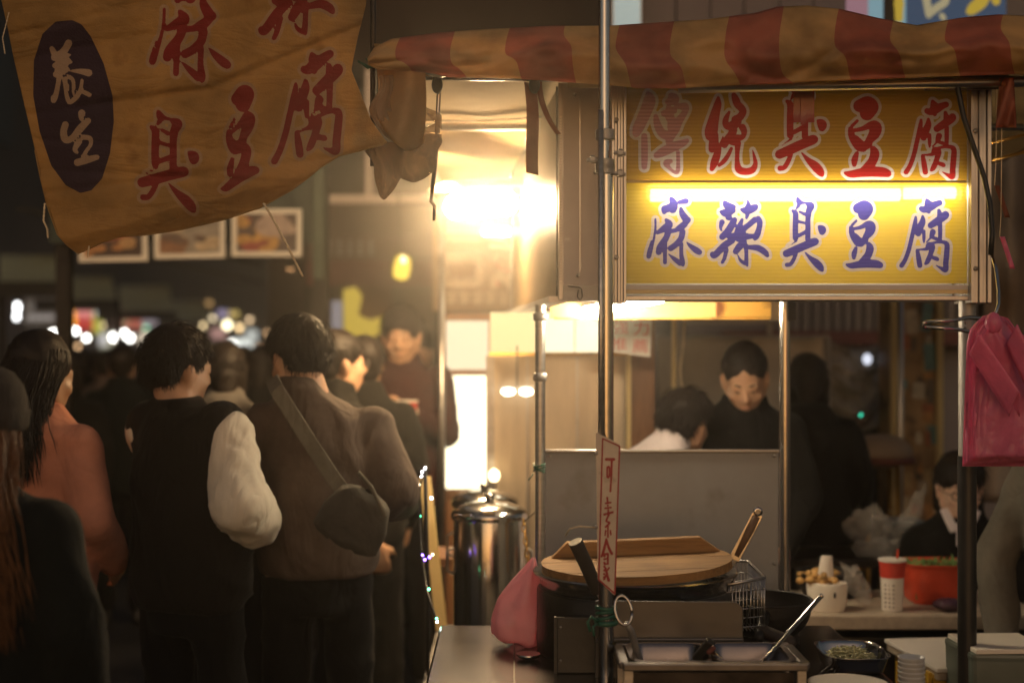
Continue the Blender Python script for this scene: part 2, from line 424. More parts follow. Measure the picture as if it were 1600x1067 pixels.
G['tong'] = zoomed(7.62, 1095, 140, [
 [(215,100,18),(208,180,45),(180,280,55),(150,400,68),(130,500,76),(110,560,46)],
 [(170,540,46),(160,640,58),(140,710,40)], [(235,660,18),(205,760,42),(170,860,46),(140,940,28)], [(272,560,8),(240,660,22)],
 [(400,70,30),(420,120,44),(445,180,46),(490,225,44),(508,270,42),(470,330,46),(420,360,50)],
 [(345,270,16),(310,340,32),(300,400,38),(330,440,42),(400,420,56),(450,380,42)],
 [(395,480,46),(370,540,50),(320,600,46),(290,660,38)], [(500,450,42),(522,500,36),(505,560,30),(440,580,46)],
 [(380,620,42),(450,640,36)], [(370,700,20),(330,780,26),(280,850,28),(225,900,18)],
 [(445,660,36),(440,760,27),(440,860,30),(460,945,44),(540,972,42),(620,950,40),(655,880,28),(640,790,18),(622,720,6)]])
G['chou'] = zoomed(7.62, 1205, 300, [
 [(320,75,18),(340,120,34),(372,126,18),(425,128,12)], [(330,160,22),(298,210,6)],
 [(262,222,16),(295,255,32),(295,350,33),(293,450,33),(295,550,33)],
 [(445,145,30),(475,165,42),(450,230,37),(440,330,31),(440,430,31),(438,560,32)],
 [(345,235,14),(400,262,20)], [(330,352,18),(415,372,15)], [(335,520,22),(425,470,24)],
 [(190,735,44),(290,692,48),(400,642,48),(505,598,48),(528,590,40)], [(305,585,12),(215,648,5)],
 [(300,740,22),(270,810,24),(235,862,24),(195,870,26)],
 [(408,722,8),(470,790,26),(540,850,44),(585,900,40),(605,935,20)], [(568,412,16),(605,445,46),(605,480,34)]])
G['dou'] = zoomed(7.62, 1305, 140, [
 [(300,200,72),(390,172,84),(440,215,78),(385,285,84)], [(275,375,18),(215,435,20)],
 [(200,470,30),(210,540,40),(240,610,44),(290,680,46),(340,690,50)],
 [(220,490,22),(330,468,28),(430,425,44),(478,450,72),(470,520,66),(415,600,46),(390,650,50),(330,690,46)],
 [(255,590,45),(320,650,44)], [(270,755,24),(245,830,38),(240,890,26)],
 [(455,705,36),(472,760,54),(450,840,54),(405,905,56),(350,960,50)],
 [(135,985,16),(200,1000,40),(300,985,50),(420,972,58),(550,975,58),(618,992,44)]])
G['fu'] = zoomed(7.62, 1400, 300, [
 [(370,98,18),(390,150,48)], [(305,205,32),(340,215,40),(400,190,52),(480,152,40),(528,135,34)], [(395,242,24)],
 [(235,305,16),(225,380,27),(190,530,27),(150,690,27),(105,810,27),(60,880,29)],
 [(320,295,16),(318,360,37),(282,440,43),(265,500,36)], [(335,470,20),(335,550,21),(335,605,10)],
 [(420,402,38),(500,352,46),(590,290,48),(602,270,40)], [(520,225,22),(535,300,38)], [(535,390,27),(535,500,26),(532,585,24)],
 [(490,562,22),(420,542,18)], [(445,482,36),(430,530,28)], [(368,600,8),(420,550,14)],
 [(262,690,10),(310,690,13),(370,680,23),(400,640,38),(438,660,36),(418,740,30),(380,830,30),(352,862,14)],
 [(430,780,20),(490,800,26),(505,812,16)],
 [(420,622,18),(500,602,18),(590,605,24),(620,640,31),(615,740,34),(605,850,34),(600,930,33),(540,908,18),(485,878,6)],
 [(255,702,22),(270,790,31),(285,880,31)]])
G['ma'] = zoomed(7.62, 1000, 300, [
 [(360,75,10),(385,115,38),(405,160,46)], [(295,215,46),(285,252,26)], [(320,210,46),(400,180,48),(390,220,46)], [(470,135,24),(550,120,36)],
 [(178,335,13),(178,440,14),(160,560,15),(140,640,17),(125,720,15),(95,772,26),(98,690,14),(130,590,10)],
 [(310,342,20),(345,395,46),(290,440,42),(205,492,22)], [(335,480,38),(310,550,37),(240,660,44),(218,720,36)], [(295,600,28),(295,720,25),(295,840,24)],
 [(490,210,20),(508,270,37),(558,340,44),(578,345,28),(500,420,42),(400,475,18)], [(350,480,26),(430,462,26)],
 [(510,480,36),(490,560,36),(430,630,36),(365,675,36)], [(495,620,24),(495,740,25),(510,840,31),(515,880,12)], [(338,742,6),(410,800,26),(480,850,33)],
 [(560,602,6),(610,650,26),(680,700,38),(715,720,34)]])
G['la'] = zoomed(7.62, 1100, 300, [
 [(240,115,16),(270,160,43),(350,177,26)], [(200,237,20),(260,250,50),(330,218,44)], [(290,300,40)],
 [(212,360,32),(195,420,20),(205,460,10)], [(360,332,31),(330,390,42),(280,470,43),(215,535,38)], [(300,530,36),(360,522,36)], [(372,402,20)],
 [(330,580,38),(240,640,42),(130,750,40),(100,745,34)], [(265,690,26),(240,790,23),(215,840,19)],
 [(515,100,10),(525,150,26),(512,215,46)], [(445,210,20),(510,222,46),(590,190,43),(620,168,22)],
 [(512,270,26),(502,310,16)], [(450,330,18),(420,410,34),(400,500,48),(400,560,34)],
 [(640,312,28),(660,360,34),(650,440,34),(622,520,38),(602,560,22)], [(600,332,36),(530,392,34),(462,450,38),(440,520,56),(520,532,36),(590,525,26)],
 [(470,600,38),(420,650,43),(375,710,36)], [(495,640,28),(500,740,23),(500,830,25),(510,880,13)], [(398,752,6),(430,815,18),(480,852,24)],
 [(540,660,28),(640,670,38),(720,720,36),(750,760,22)]])
G['yang'] = zoomed(5.08, 65, 55, [
 [(82,108,20),(110,160,26),(140,160,27),(190,110,28),(215,65,29)], [(90,185,17),(160,182,26),(222,158,13)], [(108,245,24),(170,222,29),(230,213,17)],
 [(108,315,20),(160,282,36),(200,272,22)], [(145,310,20),(130,400,19),(110,490,21),(92,525,17),(78,480,7)], [(238,285,10),(310,290,21),(375,302,29)],
 [(190,345,17),(190,420,15),(205,500,17),(225,535,17),(280,490,20),(310,430,15),(322,360,14)], [(218,332,17),(250,360,15),(255,430,13),(245,468,7)],
 [(215,392,8),(215,438,7)], [(310,442,16),(380,475,19)]])
G['sheng'] = zoomed(5.08, 65, 55, [
 [(320,622,29),(312,660,17)], [(190,712,27),(175,770,27),(190,830,29),(240,822,24),(310,740,30),(372,680,23)],
 [(330,812,20),(385,820,18),(390,870,15),(350,930,16),(330,972,16)], [(298,845,26),(265,910,19),(292,940,8)], [(285,1012,29),(360,992,28),(440,970,21)]])
G['ke'] = zoomed(4.1, 920, 670, [[(112,194,7),(160,194,7)], [(147,195,6),(144,300,5.5),(138,398,5)], [(118,245,4.5),(118,305,4.5),(131,300,4.5),(131,245,4.5),(118,245,4.5)]])
G['su'] = zoomed(4.1, 920, 670, [[(118,440,5),(125,540,5)], [(108,475,4.5),(140,470,4.5)], [(105,507,4.5),(141,502,4.5)], [(99,547,5.5),(152,532,5.5)], [(127,550,5),(112,588,4.5),(132,600,5),(107,627,4.5)],
 [(122,620,4.5),(122,690,4.5)], [(108,650,4),(104,680,3.5)], [(138,650,4),(141,675,4)]])
G['shi'] = zoomed(4.1, 920, 670, [[(112,705,5),(97,770,6.5),(82,815,5)], [(112,705,5),(128,760,6.5),(147,797,6.5)], [(98,802,5),(122,798,5)], [(100,800,5.5),(98,960,5.5)], [(122,800,5),(122,862,5)],
 [(100,832,4),(122,828,4)], [(100,866,4),(122,860,4)], [(98,958,5),(118,925,5)], [(106,890,5.5),(127,968,7)], [(130,888,4),(112,912,4)]])

def circles(strokes, k=9):
    out = []
    for st in strokes:
        if len(st) == 1: out.append(st[0]); continue
        p = [st[0]] + list(st) + [st[-1]]
        for i in range(1, len(p) - 2):
            a, b, c, d = [np.array(q, float) for q in p[i - 1:i + 3]]
            for t in np.linspace(0, 1, k, endpoint=(i == len(p) - 3)):
                out.append(tuple(0.5 * ((2 * b) + (-a + c) * t + (2 * a - 5 * b + 4 * c - d) * t * t + (-a + 3 * b - 3 * c + d) * t ** 3)))
    return np.array(out, float)

def bbox(C): return (C[:, 0] - C[:, 2]).min(), (C[:, 1] - C[:, 2]).min(), (C[:, 0] + C[:, 2]).max(), (C[:, 1] + C[:, 2]).max()
def place(C, x0, y0, x1, y1, kx=0.0, ky=0.0):
    """fit a glyph into a box of photo-size units, with shears"""
    a, b, c, d = bbox(C); u = (C[:, 0] - a) / (c - a); v = (C[:, 1] - b) / (d - b)
    s = 0.5 * ((x1 - x0) / (c - a) + (y1 - y0) / (d - b))
    return np.stack([x0 + (x1 - x0) * u + kx * v, y0 + (y1 - y0) * v + ky * u, C[:, 2] * s], 1)
def sdf(C, X, Y):
    f = np.full(X.shape, 1e9)
    for (x, y, r) in C: np.minimum(f, np.hypot(X - x, Y - y) - max(r, 0.3), out=f)
    return f
def poly_sdf(poly, X, Y):
    """signed distance to polygon, negative inside"""
    p = np.array(poly, float); q = np.roll(p, -1, 0); D = np.full(X.shape, 1e9); ins = np.zeros(X.shape, bool)
    for (x0, y0), (x1, y1) in zip(p, q):
        dx, dy = x1 - x0, y1 - y0; t = np.clip(((X - x0) * dx + (Y - y0) * dy) / (dx * dx + dy * dy + 1e-9), 0, 1)
        np.minimum(D, np.hypot(X - x0 - t * dx, Y - y0 - t * dy), out=D)
        c = ((y0 > Y) != (y1 > Y)) & (X < (x1 - x0) * (Y - y0) / (y1 - y0 + 1e-12) + x0); ins ^= c
    return np.where(ins, -D, D)

class Printer:
    """splits a fine grid along level sets so that printed shapes get true edges"""
    def __init__(s, x0, y0, x1, y1, step):
        s.nx = max(1, round((x1 - x0) / step)); s.ny = max(1, round((y1 - y0) / step))
        xs = np.linspace(x0, x1, s.nx + 1); ys = np.linspace(y0, y1, s.ny + 1)
        s.X, s.Y = np.meshgrid(xs, ys)
        s.out = {}
    def run(s, layers, keep=None):
        """layers: list of (key, field); first field < 0 wins; the remainder goes to 'rest'. keep: field, >0 is cut away"""
        X, Y = s.X.ravel(), s.Y.ravel(); n = s.nx + 1
        fs = [(k, f.ravel()) for k, f in layers]
        kf = keep.ravel() if keep is not None else None
        def clip(poly, idx, sign):
            o = []
            for i in range(len(poly)):
                a, b = poly[i], poly[(i + 1) % len(poly)]
                fa, fb = a[2][idx] * sign, b[2][idx] * sign
                if fa <= 0: o.append(a)
                if (fa < 0 < fb) or (fb < 0 < fa):
                    t = fa / (fa - fb)
                    o.append((a[0] + (b[0] - a[0]) * t, a[1] + (b[1] - a[1]) * t, [p + (q - p) * t for p, q in zip(a[2], b[2])]))
            return o if len(o) >= 3 else []
        allf = ([kf] if kf is not None else []) + [f for _, f in fs]
        keys = [k for k, _ in fs]
        for j in range(s.ny):
            for i in range(s.nx):
                a = j * n + i; q = (a, a + 1, a + n + 1, a + n)
                vals = [[f[v] for f in allf] for v in q]
                base = 0
                if kf is not None:
                    mn = min(v[0] for v in vals); mxx = max(v[0] for v in vals); base = 1
                    if mn > 0: continue
                    needk = mxx > 0
                else: needk = False
                # fast path
                key = 'rest'; straddle = needk
                if not straddle:
                    for z, k in enumerate(keys):
                        lo = min(v[base + z] for v in vals); hi = max(v[base + z] for v in vals)
                        if hi <= 0: key = k; break
                        if lo < 0: straddle = True; break
                quad = [(X[v], Y[v], vals[t]) for t, v in enumerate(q)]
                if not straddle:
                    s.out.setdefault(key, []).append([(p[0], p[1]) for p in quad]); continue
                for tri in ((quad[0], quad[1], quad[2]), (quad[0], quad[2], quad[3])):
                    poly = list(tri)
                    if kf is not None: poly = clip(poly, 0, 1)
                    for z, k in enumerate(keys):
                        if not poly: break
                        ins = clip(poly, base + z, 1)
                        if ins: s.out.setdefault(k, []).append([(p[0], p[1]) for p in ins])
                        poly = clip(poly, base + z, -1)
                    if poly: s.out.setdefault('rest', []).append([(p[0], p[1]) for p in poly])
        return s.out

def polys_to_mb(mb, polys, fn, mi=0, cache=None):
    cache = {} if cache is None else cache
    for pl in polys:
        ids = []
        for (x, y) in pl:
            k = (round(x, 3), round(y, 3))
            if k not in cache:
                cache[k] = len(mb.v); mb.v.append(tuple(fn(x, y)))
            if not ids or ids[-1] != cache[k]: ids.append(cache[k])
        if len(ids) > 1 and ids[0] == ids[-1]: ids.pop()
        if len(set(ids)) >= 3: mb.f.append(tuple(ids)); mb.m.append(mi)
    return cache

# ------------------------------------------------------------------ people
def remeshed(mb, voxel, smooth=4, name='tmp'):
    me = bpy.data.meshes.new('tmp'); me.from_pydata(mb.v, [], mb.f); me.update()
    o = bpy.data.objects.new('tmp', me); COL.objects.link(o)
    md = o.modifiers.new('r', 'REMESH'); md.mode = 'VOXEL'; md.voxel_size = voxel; md.use_smooth_shade = True
    if smooth:
        sm = o.modifiers.new('s', 'SMOOTH'); sm.iterations = smooth; sm.factor = 0.5
    dg = bpy.context.evaluated_depsgraph_get(); dg.update()
    new = bpy.data.meshes.new_from_object(o.evaluated_get(dg)); new.name = name
    bpy.data.objects.remove(o); bpy.data.meshes.remove(me)
    return new

def folds(me, amp, seed=0, zf=9.0, xf=3.0):
    s = Vector((seed * 3.1, seed * 1.7, seed * 0.9))
    n = len(me.vertices); co = np.zeros(n * 3); me.vertices.foreach_get('co', co); co = co.reshape(-1, 3)
    no = np.array([v.normal[:] for v in me.vertices])
    for i in range(n):
        c = Vector(co[i])
        w_ = noise.noise(Vector((c.x * xf, c.y * xf, c.z * xf)) + s)
        a = noise.noise(Vector((c.x * xf + w_, c.y * xf, c.z * zf + 1.5 * w_)) + s)
        b = noise.noise(Vector((c.x * 11, c.y * 11, c.z * 16 + c.x * 9)) + s)
        co[i] += no[i] * amp * (0.9 * (1 - 2 * abs(a)) + 0.4 * b)
    me.vertices.foreach_set('co', co.ravel()); me.update()

def Rz(a): return Matrix.Rotation(a, 4, 'Z')
def Rx(a): return Matrix.Rotation(a, 4, 'X')
def Ry(a): return Matrix.Rotation(a, 4, 'Y')

def put_mesh(me, name, m, parent):
    me.materials.clear(); me.materials.append(m)
    me.polygons.foreach_set('use_smooth', [True] * len(me.polygons))
    o = bpy.data.objects.new(name, me); link(o, parent)
    OFF[o.name] = OFF.get(parent.name, Vector()) if parent is not None else Vector()
    return o

def head_prims(mb, T, face=True, female=False):
    q = MB()
    q.ell((0, -0.014, 0.032), (0.074, 0.092, 0.086), nu=20, nv=14)
    q.ell((0, 0.022, -0.035), (0.061 if female else 0.064, 0.066, 0.078), nu=20, nv=14)
    q.caps((-0.022, 0.040, -0.088), (0.022, 0.040, -0.088), 0.024, 0.024)
    q.ell((0, 0.058, -0.094), (0.022, 0.018, 0.018))
    for s in (-1, 1):
        q.caps((s * 0.050, 0.0, -0.055), (s * 0.026, 0.045, -0.088), 0.026, 0.022)
        q.ell((s * 0.076, -0.006, -0.012), (0.010, 0.019, 0.031), Matrix.Rotation(s * R(-18), 3, 'Z'))
        q.ell((s * 0.080, -0.012, 0.006), (0.010, 0.013, 0.018), Matrix.Rotation(s * R(-24), 3, 'Z'))
        if face:
            q.ell((s * 0.040, 0.062, -0.028), (0.022, 0.018, 0.018))
            q.ell((s * 0.031, 0.076, 0.004), (0.016, 0.009, 0.010))
            q.ell((s * 0.012, 0.090, -0.030), (0.010, 0.010, 0.008))
    if face:
        q.caps((-0.038, 0.074, 0.020), (0.038, 0.074, 0.020), 0.009, 0.009)
        q.caps((0, 0.084, 0.010), (0, 0.103, -0.027), 0.007, 0.0115)
        q.caps((-0.018, 0.079, -0.059), (0.018, 0.079, -0.059), 0.0075, 0.0075)
        q.caps((-0.014, 0.078, -0.070), (0.014, 0.078, -0.070), 0.008, 0.008)
    b = len(mb.v)
    mb.v += [tuple(T @ Vector(v)) for v in q.v]; mb.f += [tuple(b + i for i in f) for f in q.f]; mb.m += q.m

def hand_prims(mb, wrist, direction, palm_n, grip=0.5, side=1, size=1.0):
    """palm, four unequal bent fingers and a thumb leaving the side of the palm"""
    d = Vector(direction).normalized(); n = Vector(palm_n); n = (n - d * n.dot(d)).normalized(); s = d.cross(n) * side
    w0 = Vector(wrist); k = size
    q0 = w0 + d * 0.045 * k
    for t in (-0.6, 0, 0.6):
        mb.caps(w0 + s * t * 0.03 * k, w0 + d * 0.085 * k + s * t * 0.048 * k, 0.016 * k, 0.013 * k, 8)
    for i, (off, ln) in enumerate(((-0.033, 0.066), (-0.011, 0.077), (0.011, 0.072), (0.032, 0.056))):
        a = w0 + d * 0.085 * k + s * off * k; p = [a]; ang = 0
        for j, fr in enumerate((0.45, 0.32, 0.23)):
            ang += grip * (0.75 + 0.12 * i) * (0.7 + 0.3 * j)
            v = d * math.cos(ang) + n * math.sin(ang)
            p.append(p[-1] + v * ln * fr * k)
        mb.chain(p, [0.0095 * k, 0.009 * k, 0.0085 * k, 0.0075 * k], 8)
    a = w0 + d * 0.03 * k - s * 0.03 * k
    t1 = a + (d * 0.55 - s * 0.6 + n * 0.45 * grip).normalized() * 0.042 * k
    t2 = t1 + (d * 0.8 - s * 0.15 + n * 0.7 * grip).normalized() * 0.034 * k
    mb.chain([a, t1, t2], [0.013 * k, 0.011 * k, 0.009 * k], 8)

def hair_short(T, n, seed, lo=-0.035, length=0.055, fringe=True, buzz=False, rad=0.0016, mess=0.0):
    rnd = random.Random(seed); q = MB()
    C = Vector((0, -0.016, 0.036)); A = Vector((0.080, 0.098, 0.092))
    k = 0
    while k < n:
        u = rnd.uniform(-1, 1); ph = rnd.uniform(0, 2 * math.pi)
        z = u; r = math.sqrt(max(0, 1 - z * z))
        p = Vector((r * math.cos(ph) * A.x, r * math.sin(ph) * A.y, z * A.z)) + C
        front = p.y > 0.035
        if p.z < ((0.070 if not buzz else 0.058) if front else (0.012 if p.y > -0.035 else lo)): continue
        if buzz and p.y > 0.0 and p.z < 0.092: continue
        k += 1
        # comb direction: away from the whorl at the back of the crown
        wh = C + Vector((0.01, -0.055, 0.085))
        nrm = Vector(((p.x - C.x) / A.x ** 2, (p.y - C.y) / A.y ** 2, (p.z - C.z) / A.z ** 2)).normalized()
        t = (p - wh); t = (t - nrm * t.dot(nrm)); t = t.normalized() if t.length > 1e-4 else nrm.orthogonal()
        t = (t + Vector((rnd.gauss(0, .25), rnd.gauss(0, .25), rnd.gauss(0, .2) - .15))).normalized()
        L = length * rnd.uniform(0.6, 1.25) * (0.4 if abs(p.x) > .045 and p.z < .06 and p.y > -.05 else 1) * (0.22 if buzz else 1)
        pts = []; cur = p + nrm * 0.001; d = (t + nrm * ((0.9 if buzz else 0.45) + mess * rnd.uniform(-.3, 1.2))).normalized()
        for s_ in range(5):
            pts.append(cur.copy()); cur = cur + d * L / 4
            rel = cur - C; e = Vector((rel.x / A.x, rel.y / A.y, rel.z / A.z)).length
            d = (d + Vector((0, 0, -0.22)) - nrm * 0.16).normalized()
            if e < 1.02: cur = C + rel * (1.02 / e)
        q.tube(pts, [rad * 1.2, rad * 1.5, rad * 1.3, rad, rad * 0.3], 4, False)
    q.v = [tuple(T @ Vector(v)) for v in q.v]
    return q

def hair_long(T, n, seed, drop, spread=0.10, back=-0.09, rad=0.003, side=0.0):
    rnd = random.Random(seed); q = MB(); C = Vector((0, -0.016, 0.036)); A = Vector((0.080, 0.096, 0.090))
    for k in range(n):
        ph = rnd.uniform(math.pi * 0.86, math.pi * 2.14)     # mostly sides and back
        p0 = C + Vector((rnd.uniform(-.03, .03), rnd.uniform(-0.05, 0.05), A.z * 1.0))
        a = Vector((math.cos(ph) * A.x * 1.05, math.sin(ph) * A.y * 1.05, 0))
        pts = [p0]
        for t in (0.35, 0.7, 1.0):
            th = t * math.pi / 2
            pts.append(C + Vector((a.x * math.sin(th), a.y * math.sin(th), A.z * math.cos(th) * 1.02)) * 1.0 + Vector((rnd.gauss(0, .002), rnd.gauss(0, .002), 0)))
        L = drop * rnd.uniform(0.78, 1.08)
        e = pts[-1]; tw = rnd.gauss(0, 0.02)
        tgt = Vector((math.cos(ph) * spread + tw + side, min(back * 0.4, math.sin(ph) * spread + back * 0.5) + rnd.gauss(0, .014), e.z - L))
        m = 7
        for i in range(1, m + 1):
            t = i / m
            wob = 0.006 * math.sin(t * 9 + k)
            pts.append(e.lerp(tgt, t) + Vector((wob, wob * .6 - 0.03 * math.sin(t * math.pi), 0)))
        rs = [rad * (0.8 + 0.5 * math.sin(i / (len(pts) - 1) * 2.6)) for i in range(len(pts))]; rs[-1] = rad * 0.2
        q.tube(pts, rs, 4, False)
    q.v = [tuple(T @ Vector(v)) for v in q.v]
    return q

def person(label, x, y, h=1.68, yaw=0.0, top='black_cloth', bottom='trouser', hair='hair', skin='skin', style='short', group=None,
           lean=0.0, head=(0, 0, 0), arms=None, bulk=1.0, sleeve=None, seed=1, face=False, female=False, jacket_len=0.0, collar=0.045,
           voxel=0.011, hands=(None, None), strands=420, seated=None, hood=None, hem=0.0, sag=0.0, far=False, hx=0.0, mess=0.0, puff=1.0, drop=0.34, spread=0.09, hside=0.0):
    """standing figure, local +Y is where it faces; head = (pitch, yaw, roll); arms = ((elbow, wrist),(elbow, wrist)) local, scaled by h/1.7"""
    k = h / 1.7
    root = thing('person', label, 'person', (x, y, 0), group)
    W = Matrix.Translation(Vector((0, 0, 0))) @ Rz(yaw)
    hipz = (seated if seated else 0.90 * k)
    base = Matrix.Translation((0, 0, hipz)) @ Rx(-lean) @ Matrix.Translation((0, 0, -0.90 * k))   # bends forward at the hip
    S = lambda v: base @ (Vector(v) * k)
    L = lambda v: Vector(v) * k
    hc_base = S((hx, 0.012, 1.538))
    HT = Matrix.Translation(hc_base) @ Rz(head[1]) @ Rx(-head[0]) @ Ry(head[2]) @ Matrix.Scale(k * 1.0, 4)
    if arms is None: arms = (((-0.218, -0.03, 1.13), (-0.205, 0.06, 0.88)), ((0.218, -0.03, 1.13), (0.205, 0.06, 0.88)))
    sh = [S((s * (0.146 if sleeve and yaw < 1 else 0.162) * (0.93 if female else 1) * (0.6 + 0.4 * bulk), -0.01, (1.355 if sleeve else 1.335))) for s in (-1, 1)]
    el = [S(a[0]) for a in arms]; wr = [S(a[1]) for a in arms]
    # legs
    if seated:
        hips = [L((s * 0.09, 0, 0)) + Vector((0, 0, hipz - .02)) for s in (-1, 1)]
        knees = [hp + L((s * 0.04, 0.40, 0.02)) for hp, s in zip(hips, (-1, 1))]
        ank = [Vector((kn.x, kn.y - 0.02, 0.09)) for kn in knees]
    else:
        hips = [L((s * 0.09, 0, 0.90)) for s in (-1, 1)]
        knees = [L((s * 0.10, 0.03, 0.49)) for s in (-1, 1)]
        ank = [L((s * 0.105, -0.01, 0.085)) for s in (-1, 1)]
    # --- body, one continuous surface
    b = MB()
    head_prims(b, HT, face or not far, female)
    b.caps(S((0, -0.025, 1.38)), HT @ Vector((0, -0.025, -0.05)), 0.056 * k, 0.054 * k)
    tor = MB().rings([(0, 0, 0.86, .105, .070), (0, 0, 0.95, .112, .075), (0, 0, 1.08, .115, .075), (0, 0, 1.22, .13, .08), (0, -.01, 1.32, .125, .072), (0, -.02, 1.40, .07, .05)])
    b.add([S(v) for v in tor.v], tor.f)
    for i in (0, 1):
        b.chain([sh[i] * 0.93 + Vector((0, 0, sh[i].z * 0.055)), el[i], wr[i]], [0.038 * k, 0.034 * k, 0.026 * k])
        b.chain([hips[i], knees[i], ank[i]], [0.078 * k, 0.052 * k, 0.036 * k])
        b.caps(ank[i] - Vector((0, 0.03 * k, 0.04 * k)), ank[i] + Vector((0, 0.13 * k, -0.055 * k)), 0.035 * k, 0.028 * k)
        hs = hands[i] or {}
        dirn = (wr[i] - el[i]).normalized()
        hand_prims(b, wr[i], hs.get('dir', dirn), hs.get('palm', Vector(((1, -1)[i], 0.25, 0))), hs.get('grip', 0.45), hs.get('side', (1, -1)[i]), k)
    b.xf(W)
    me = remeshed(b, voxel, 2, 'body')
    body = put_mesh(me, 'body', M[skin], root)
    # --- jacket
    j = MB(); w_ = bulk
    hz = 0.80 + jacket_len
    prof = [(0, 0, hz, .165 * w_, .115 * w_), (0, 0, hz + .05, .182 * w_, .128 * w_), (0, 0.0, 0.98, .182 * w_, .130 * w_), (0, 0, 1.12, .180 * w_, .126 * w_), (0, -.005, 1.26, .182 * w_, .124 * w_), (0, -.012, 1.35, .172 * w_, .108 * w_), (hx * .4, -.018, 1.400, .130 * w_, .085 * w_), (hx * .7, -.018, 1.432, .086, .070)]
    prof = [p for i_, p in enumerate(prof) if i_ < 2 or p[2] > hz + .06]
    if collar: prof += [(hx * .9, -.012, 1.435 + collar, .074, .070)]
    tj = MB().rings(prof); j.add([S(v) for v in tj.v], tj.f)
    if hood:
        q = MB().ell((0, -.080, 1.41), (.115, .065, .05)); j.add([S(v) for v in q.v], q.f)
    slv = MB()
    if sleeve == 'cream':
        for i in (0, 1): j.ell(sh[i] + Vector(((.012, -.030)[i], 0, .018)), (.070 * k, .078 * k, .070 * k))
    for i in (0, 1):
        end = wr[i].lerp(el[i], 0.04)
        mid = sh[i].lerp(el[i], 0.55); fm = el[i].lerp(wr[i], .5) + Vector((0, 0, -sag))
        tgt = slv if sleeve else j
        tgt.chain([sh[i], mid, el[i], fm, end], [0.066 * k * w_, 0.064 * k * w_ * puff, (0.060 + sag * .4) * k * w_ * puff, (0.056 + sag * .5) * k * w_ * puff, 0.042 * k * w_])
    j.xf(W); slv.xf(W)
    vx = max(voxel, 0.012)
    me = remeshed(j, vx, 10, 'jacket'); folds(me, 0.011 if not far else 0.006, seed, 5.0, 4.0)
    put_mesh(me, 'jacket', M[top], root)
    if sleeve:
        me = remeshed(slv, vx, 4, 'sleeves'); folds(me, 0.007, seed + 3, 4, 13)
        put_mesh(me, 'sleeves', M[sleeve], root)
    # --- trousers and shoes
    t = MB()
    tr = MB().rings([(0, 0, .78, .140, .100), (0, 0, .88, .147, .105), (0, 0, .97, .145, .102), (0, 0, 1.06, .136, .094)])
    t.add([S(v) for v in tr.v], tr.f)
    for i in (0, 1):
        t.chain([hips[i] - Vector((0, 0, .03)), knees[i], ank[i] + Vector((0, 0, .03))], [0.078 * k, 0.070 * k, 0.064 * k])
    t.xf(W)
    me = remeshed(t, 0.015, 4, 'trousers'); folds(me, 0.008, seed + 5)
    put_mesh(me, 'trousers', M[bottom], root)
    for i in (0, 1):
        q = MB(); a = ank[i]
        q.caps((a.x, a.y - .03 * k, .045), (a.x, a.y + .14 * k, .04), .045 * k, .040 * k); q.caps((a.x, a.y - .02, .05), (a.x, a.y - .01, .11), .048 * k, .048 * k)
        q.xf(W)
        q.v = [(v[0], v[1], max(0.004, v[2])) for v in q.v]
        me = remeshed(q, 0.012, 2, 'shoe'); put_mesh(me, 'shoe', M['shoe'], root)
    HW = W @ HT
    # --- hair
    if style in ('short', 'buzz', 'long', 'bob'):
        hq = MB()
        g_ = 0.0 if style == 'buzz' else 0.004
        hq.ell((0, -.021 - (.003 if style == 'buzz' else 0), .046), (.079 + g_, .093 + g_, .086 + g_), nu=24, nv=16)
        hq.ell((0, -.052, -.008), (.066, .046, .056 if style != 'buzz' else .045), nu=20, nv=14)
        if style == 'long':
            hq.chain([(0, -.05, 0), (hside * .4, -.085, -.12), (hside * .8, -.095, -(drop - .10))], [.075, .07, .045])
        if style == 'bob':
            for s_ in (-1, 1): hq.caps((s_ * .055, -.03, .02), (s_ * .062, -.02, -.075), .036, .026)
            hq.caps((0, -.06, 0), (0, -.06, -.08), .06, .05)
        if not far:
            # scalp mass stops at the hairline
            pass
        hq.xf(HW)
        me = remeshed(hq, 0.008, 2, 'hair'); folds(me, 0.004, seed + 9, 14, 14)
        ho = put_mesh(me, 'hair', M[hair], root)
        if style == 'long': sq = hair_long(HW, strands, seed, drop, spread, side=hside, rad=.0011)
        else: sq = hair_short(HW, strands, seed, mess=mess, buzz=(style == 'buzz'), rad=(0.0008 if style == 'buzz' else 0.0010))
        so = sq.build('hair_strands', M[hair], None, smooth=True); so.parent = ho; OFF[so.name] = OFF[ho.name]
    if face:
        for s_ in (-1, 1):
            q = MB().tube([HW @ Vector((s_ * (.014 + .009 * i_), .083 - .0035 * i_ * (i_ > 1), .021 + (.004, .007, .007, .002)[i_])) for i_ in range(4)], [.0022, .0034, .0030, .0012], 6)
            q.build('eyebrow', M['hair'], None, smooth=True).parent = root
            q = MB().tube([HW @ Vector((s_ * (.019 + .008 * i_), .0865 - .004 * i_ * (i_ > 1), .0015 + (0, .002, .002, -.001)[i_])) for i_ in range(4)], [.001, .0026, .0026, .001], 6)
            q.build('eye', M['eye'], None, smooth=True).parent = root
        q = MB().tube([HW @ Vector((-.021 + .007 * i_, .085 + .0025 * (1 - abs(i_ - 3) / 3), -.064 + .001 * abs(i_ - 3) * -1)) for i_ in range(7)], [.001, .003, .0036, .003, .0036, .003, .001], 6)
        q.build('lips', M['lips'], None, smooth=True).parent = root
    return root, HW, W, dict(sh=sh, el=el, wr=wr, S=S)
# ================================================================== SETTING
def structure(o): o['kind'] = 'structure'; return o

structure(MB().grid(lambda u, v: (-24 + 48 * u, -14 + 100 * v, 0.0), 48, 100).build('ground', M['asphalt']))

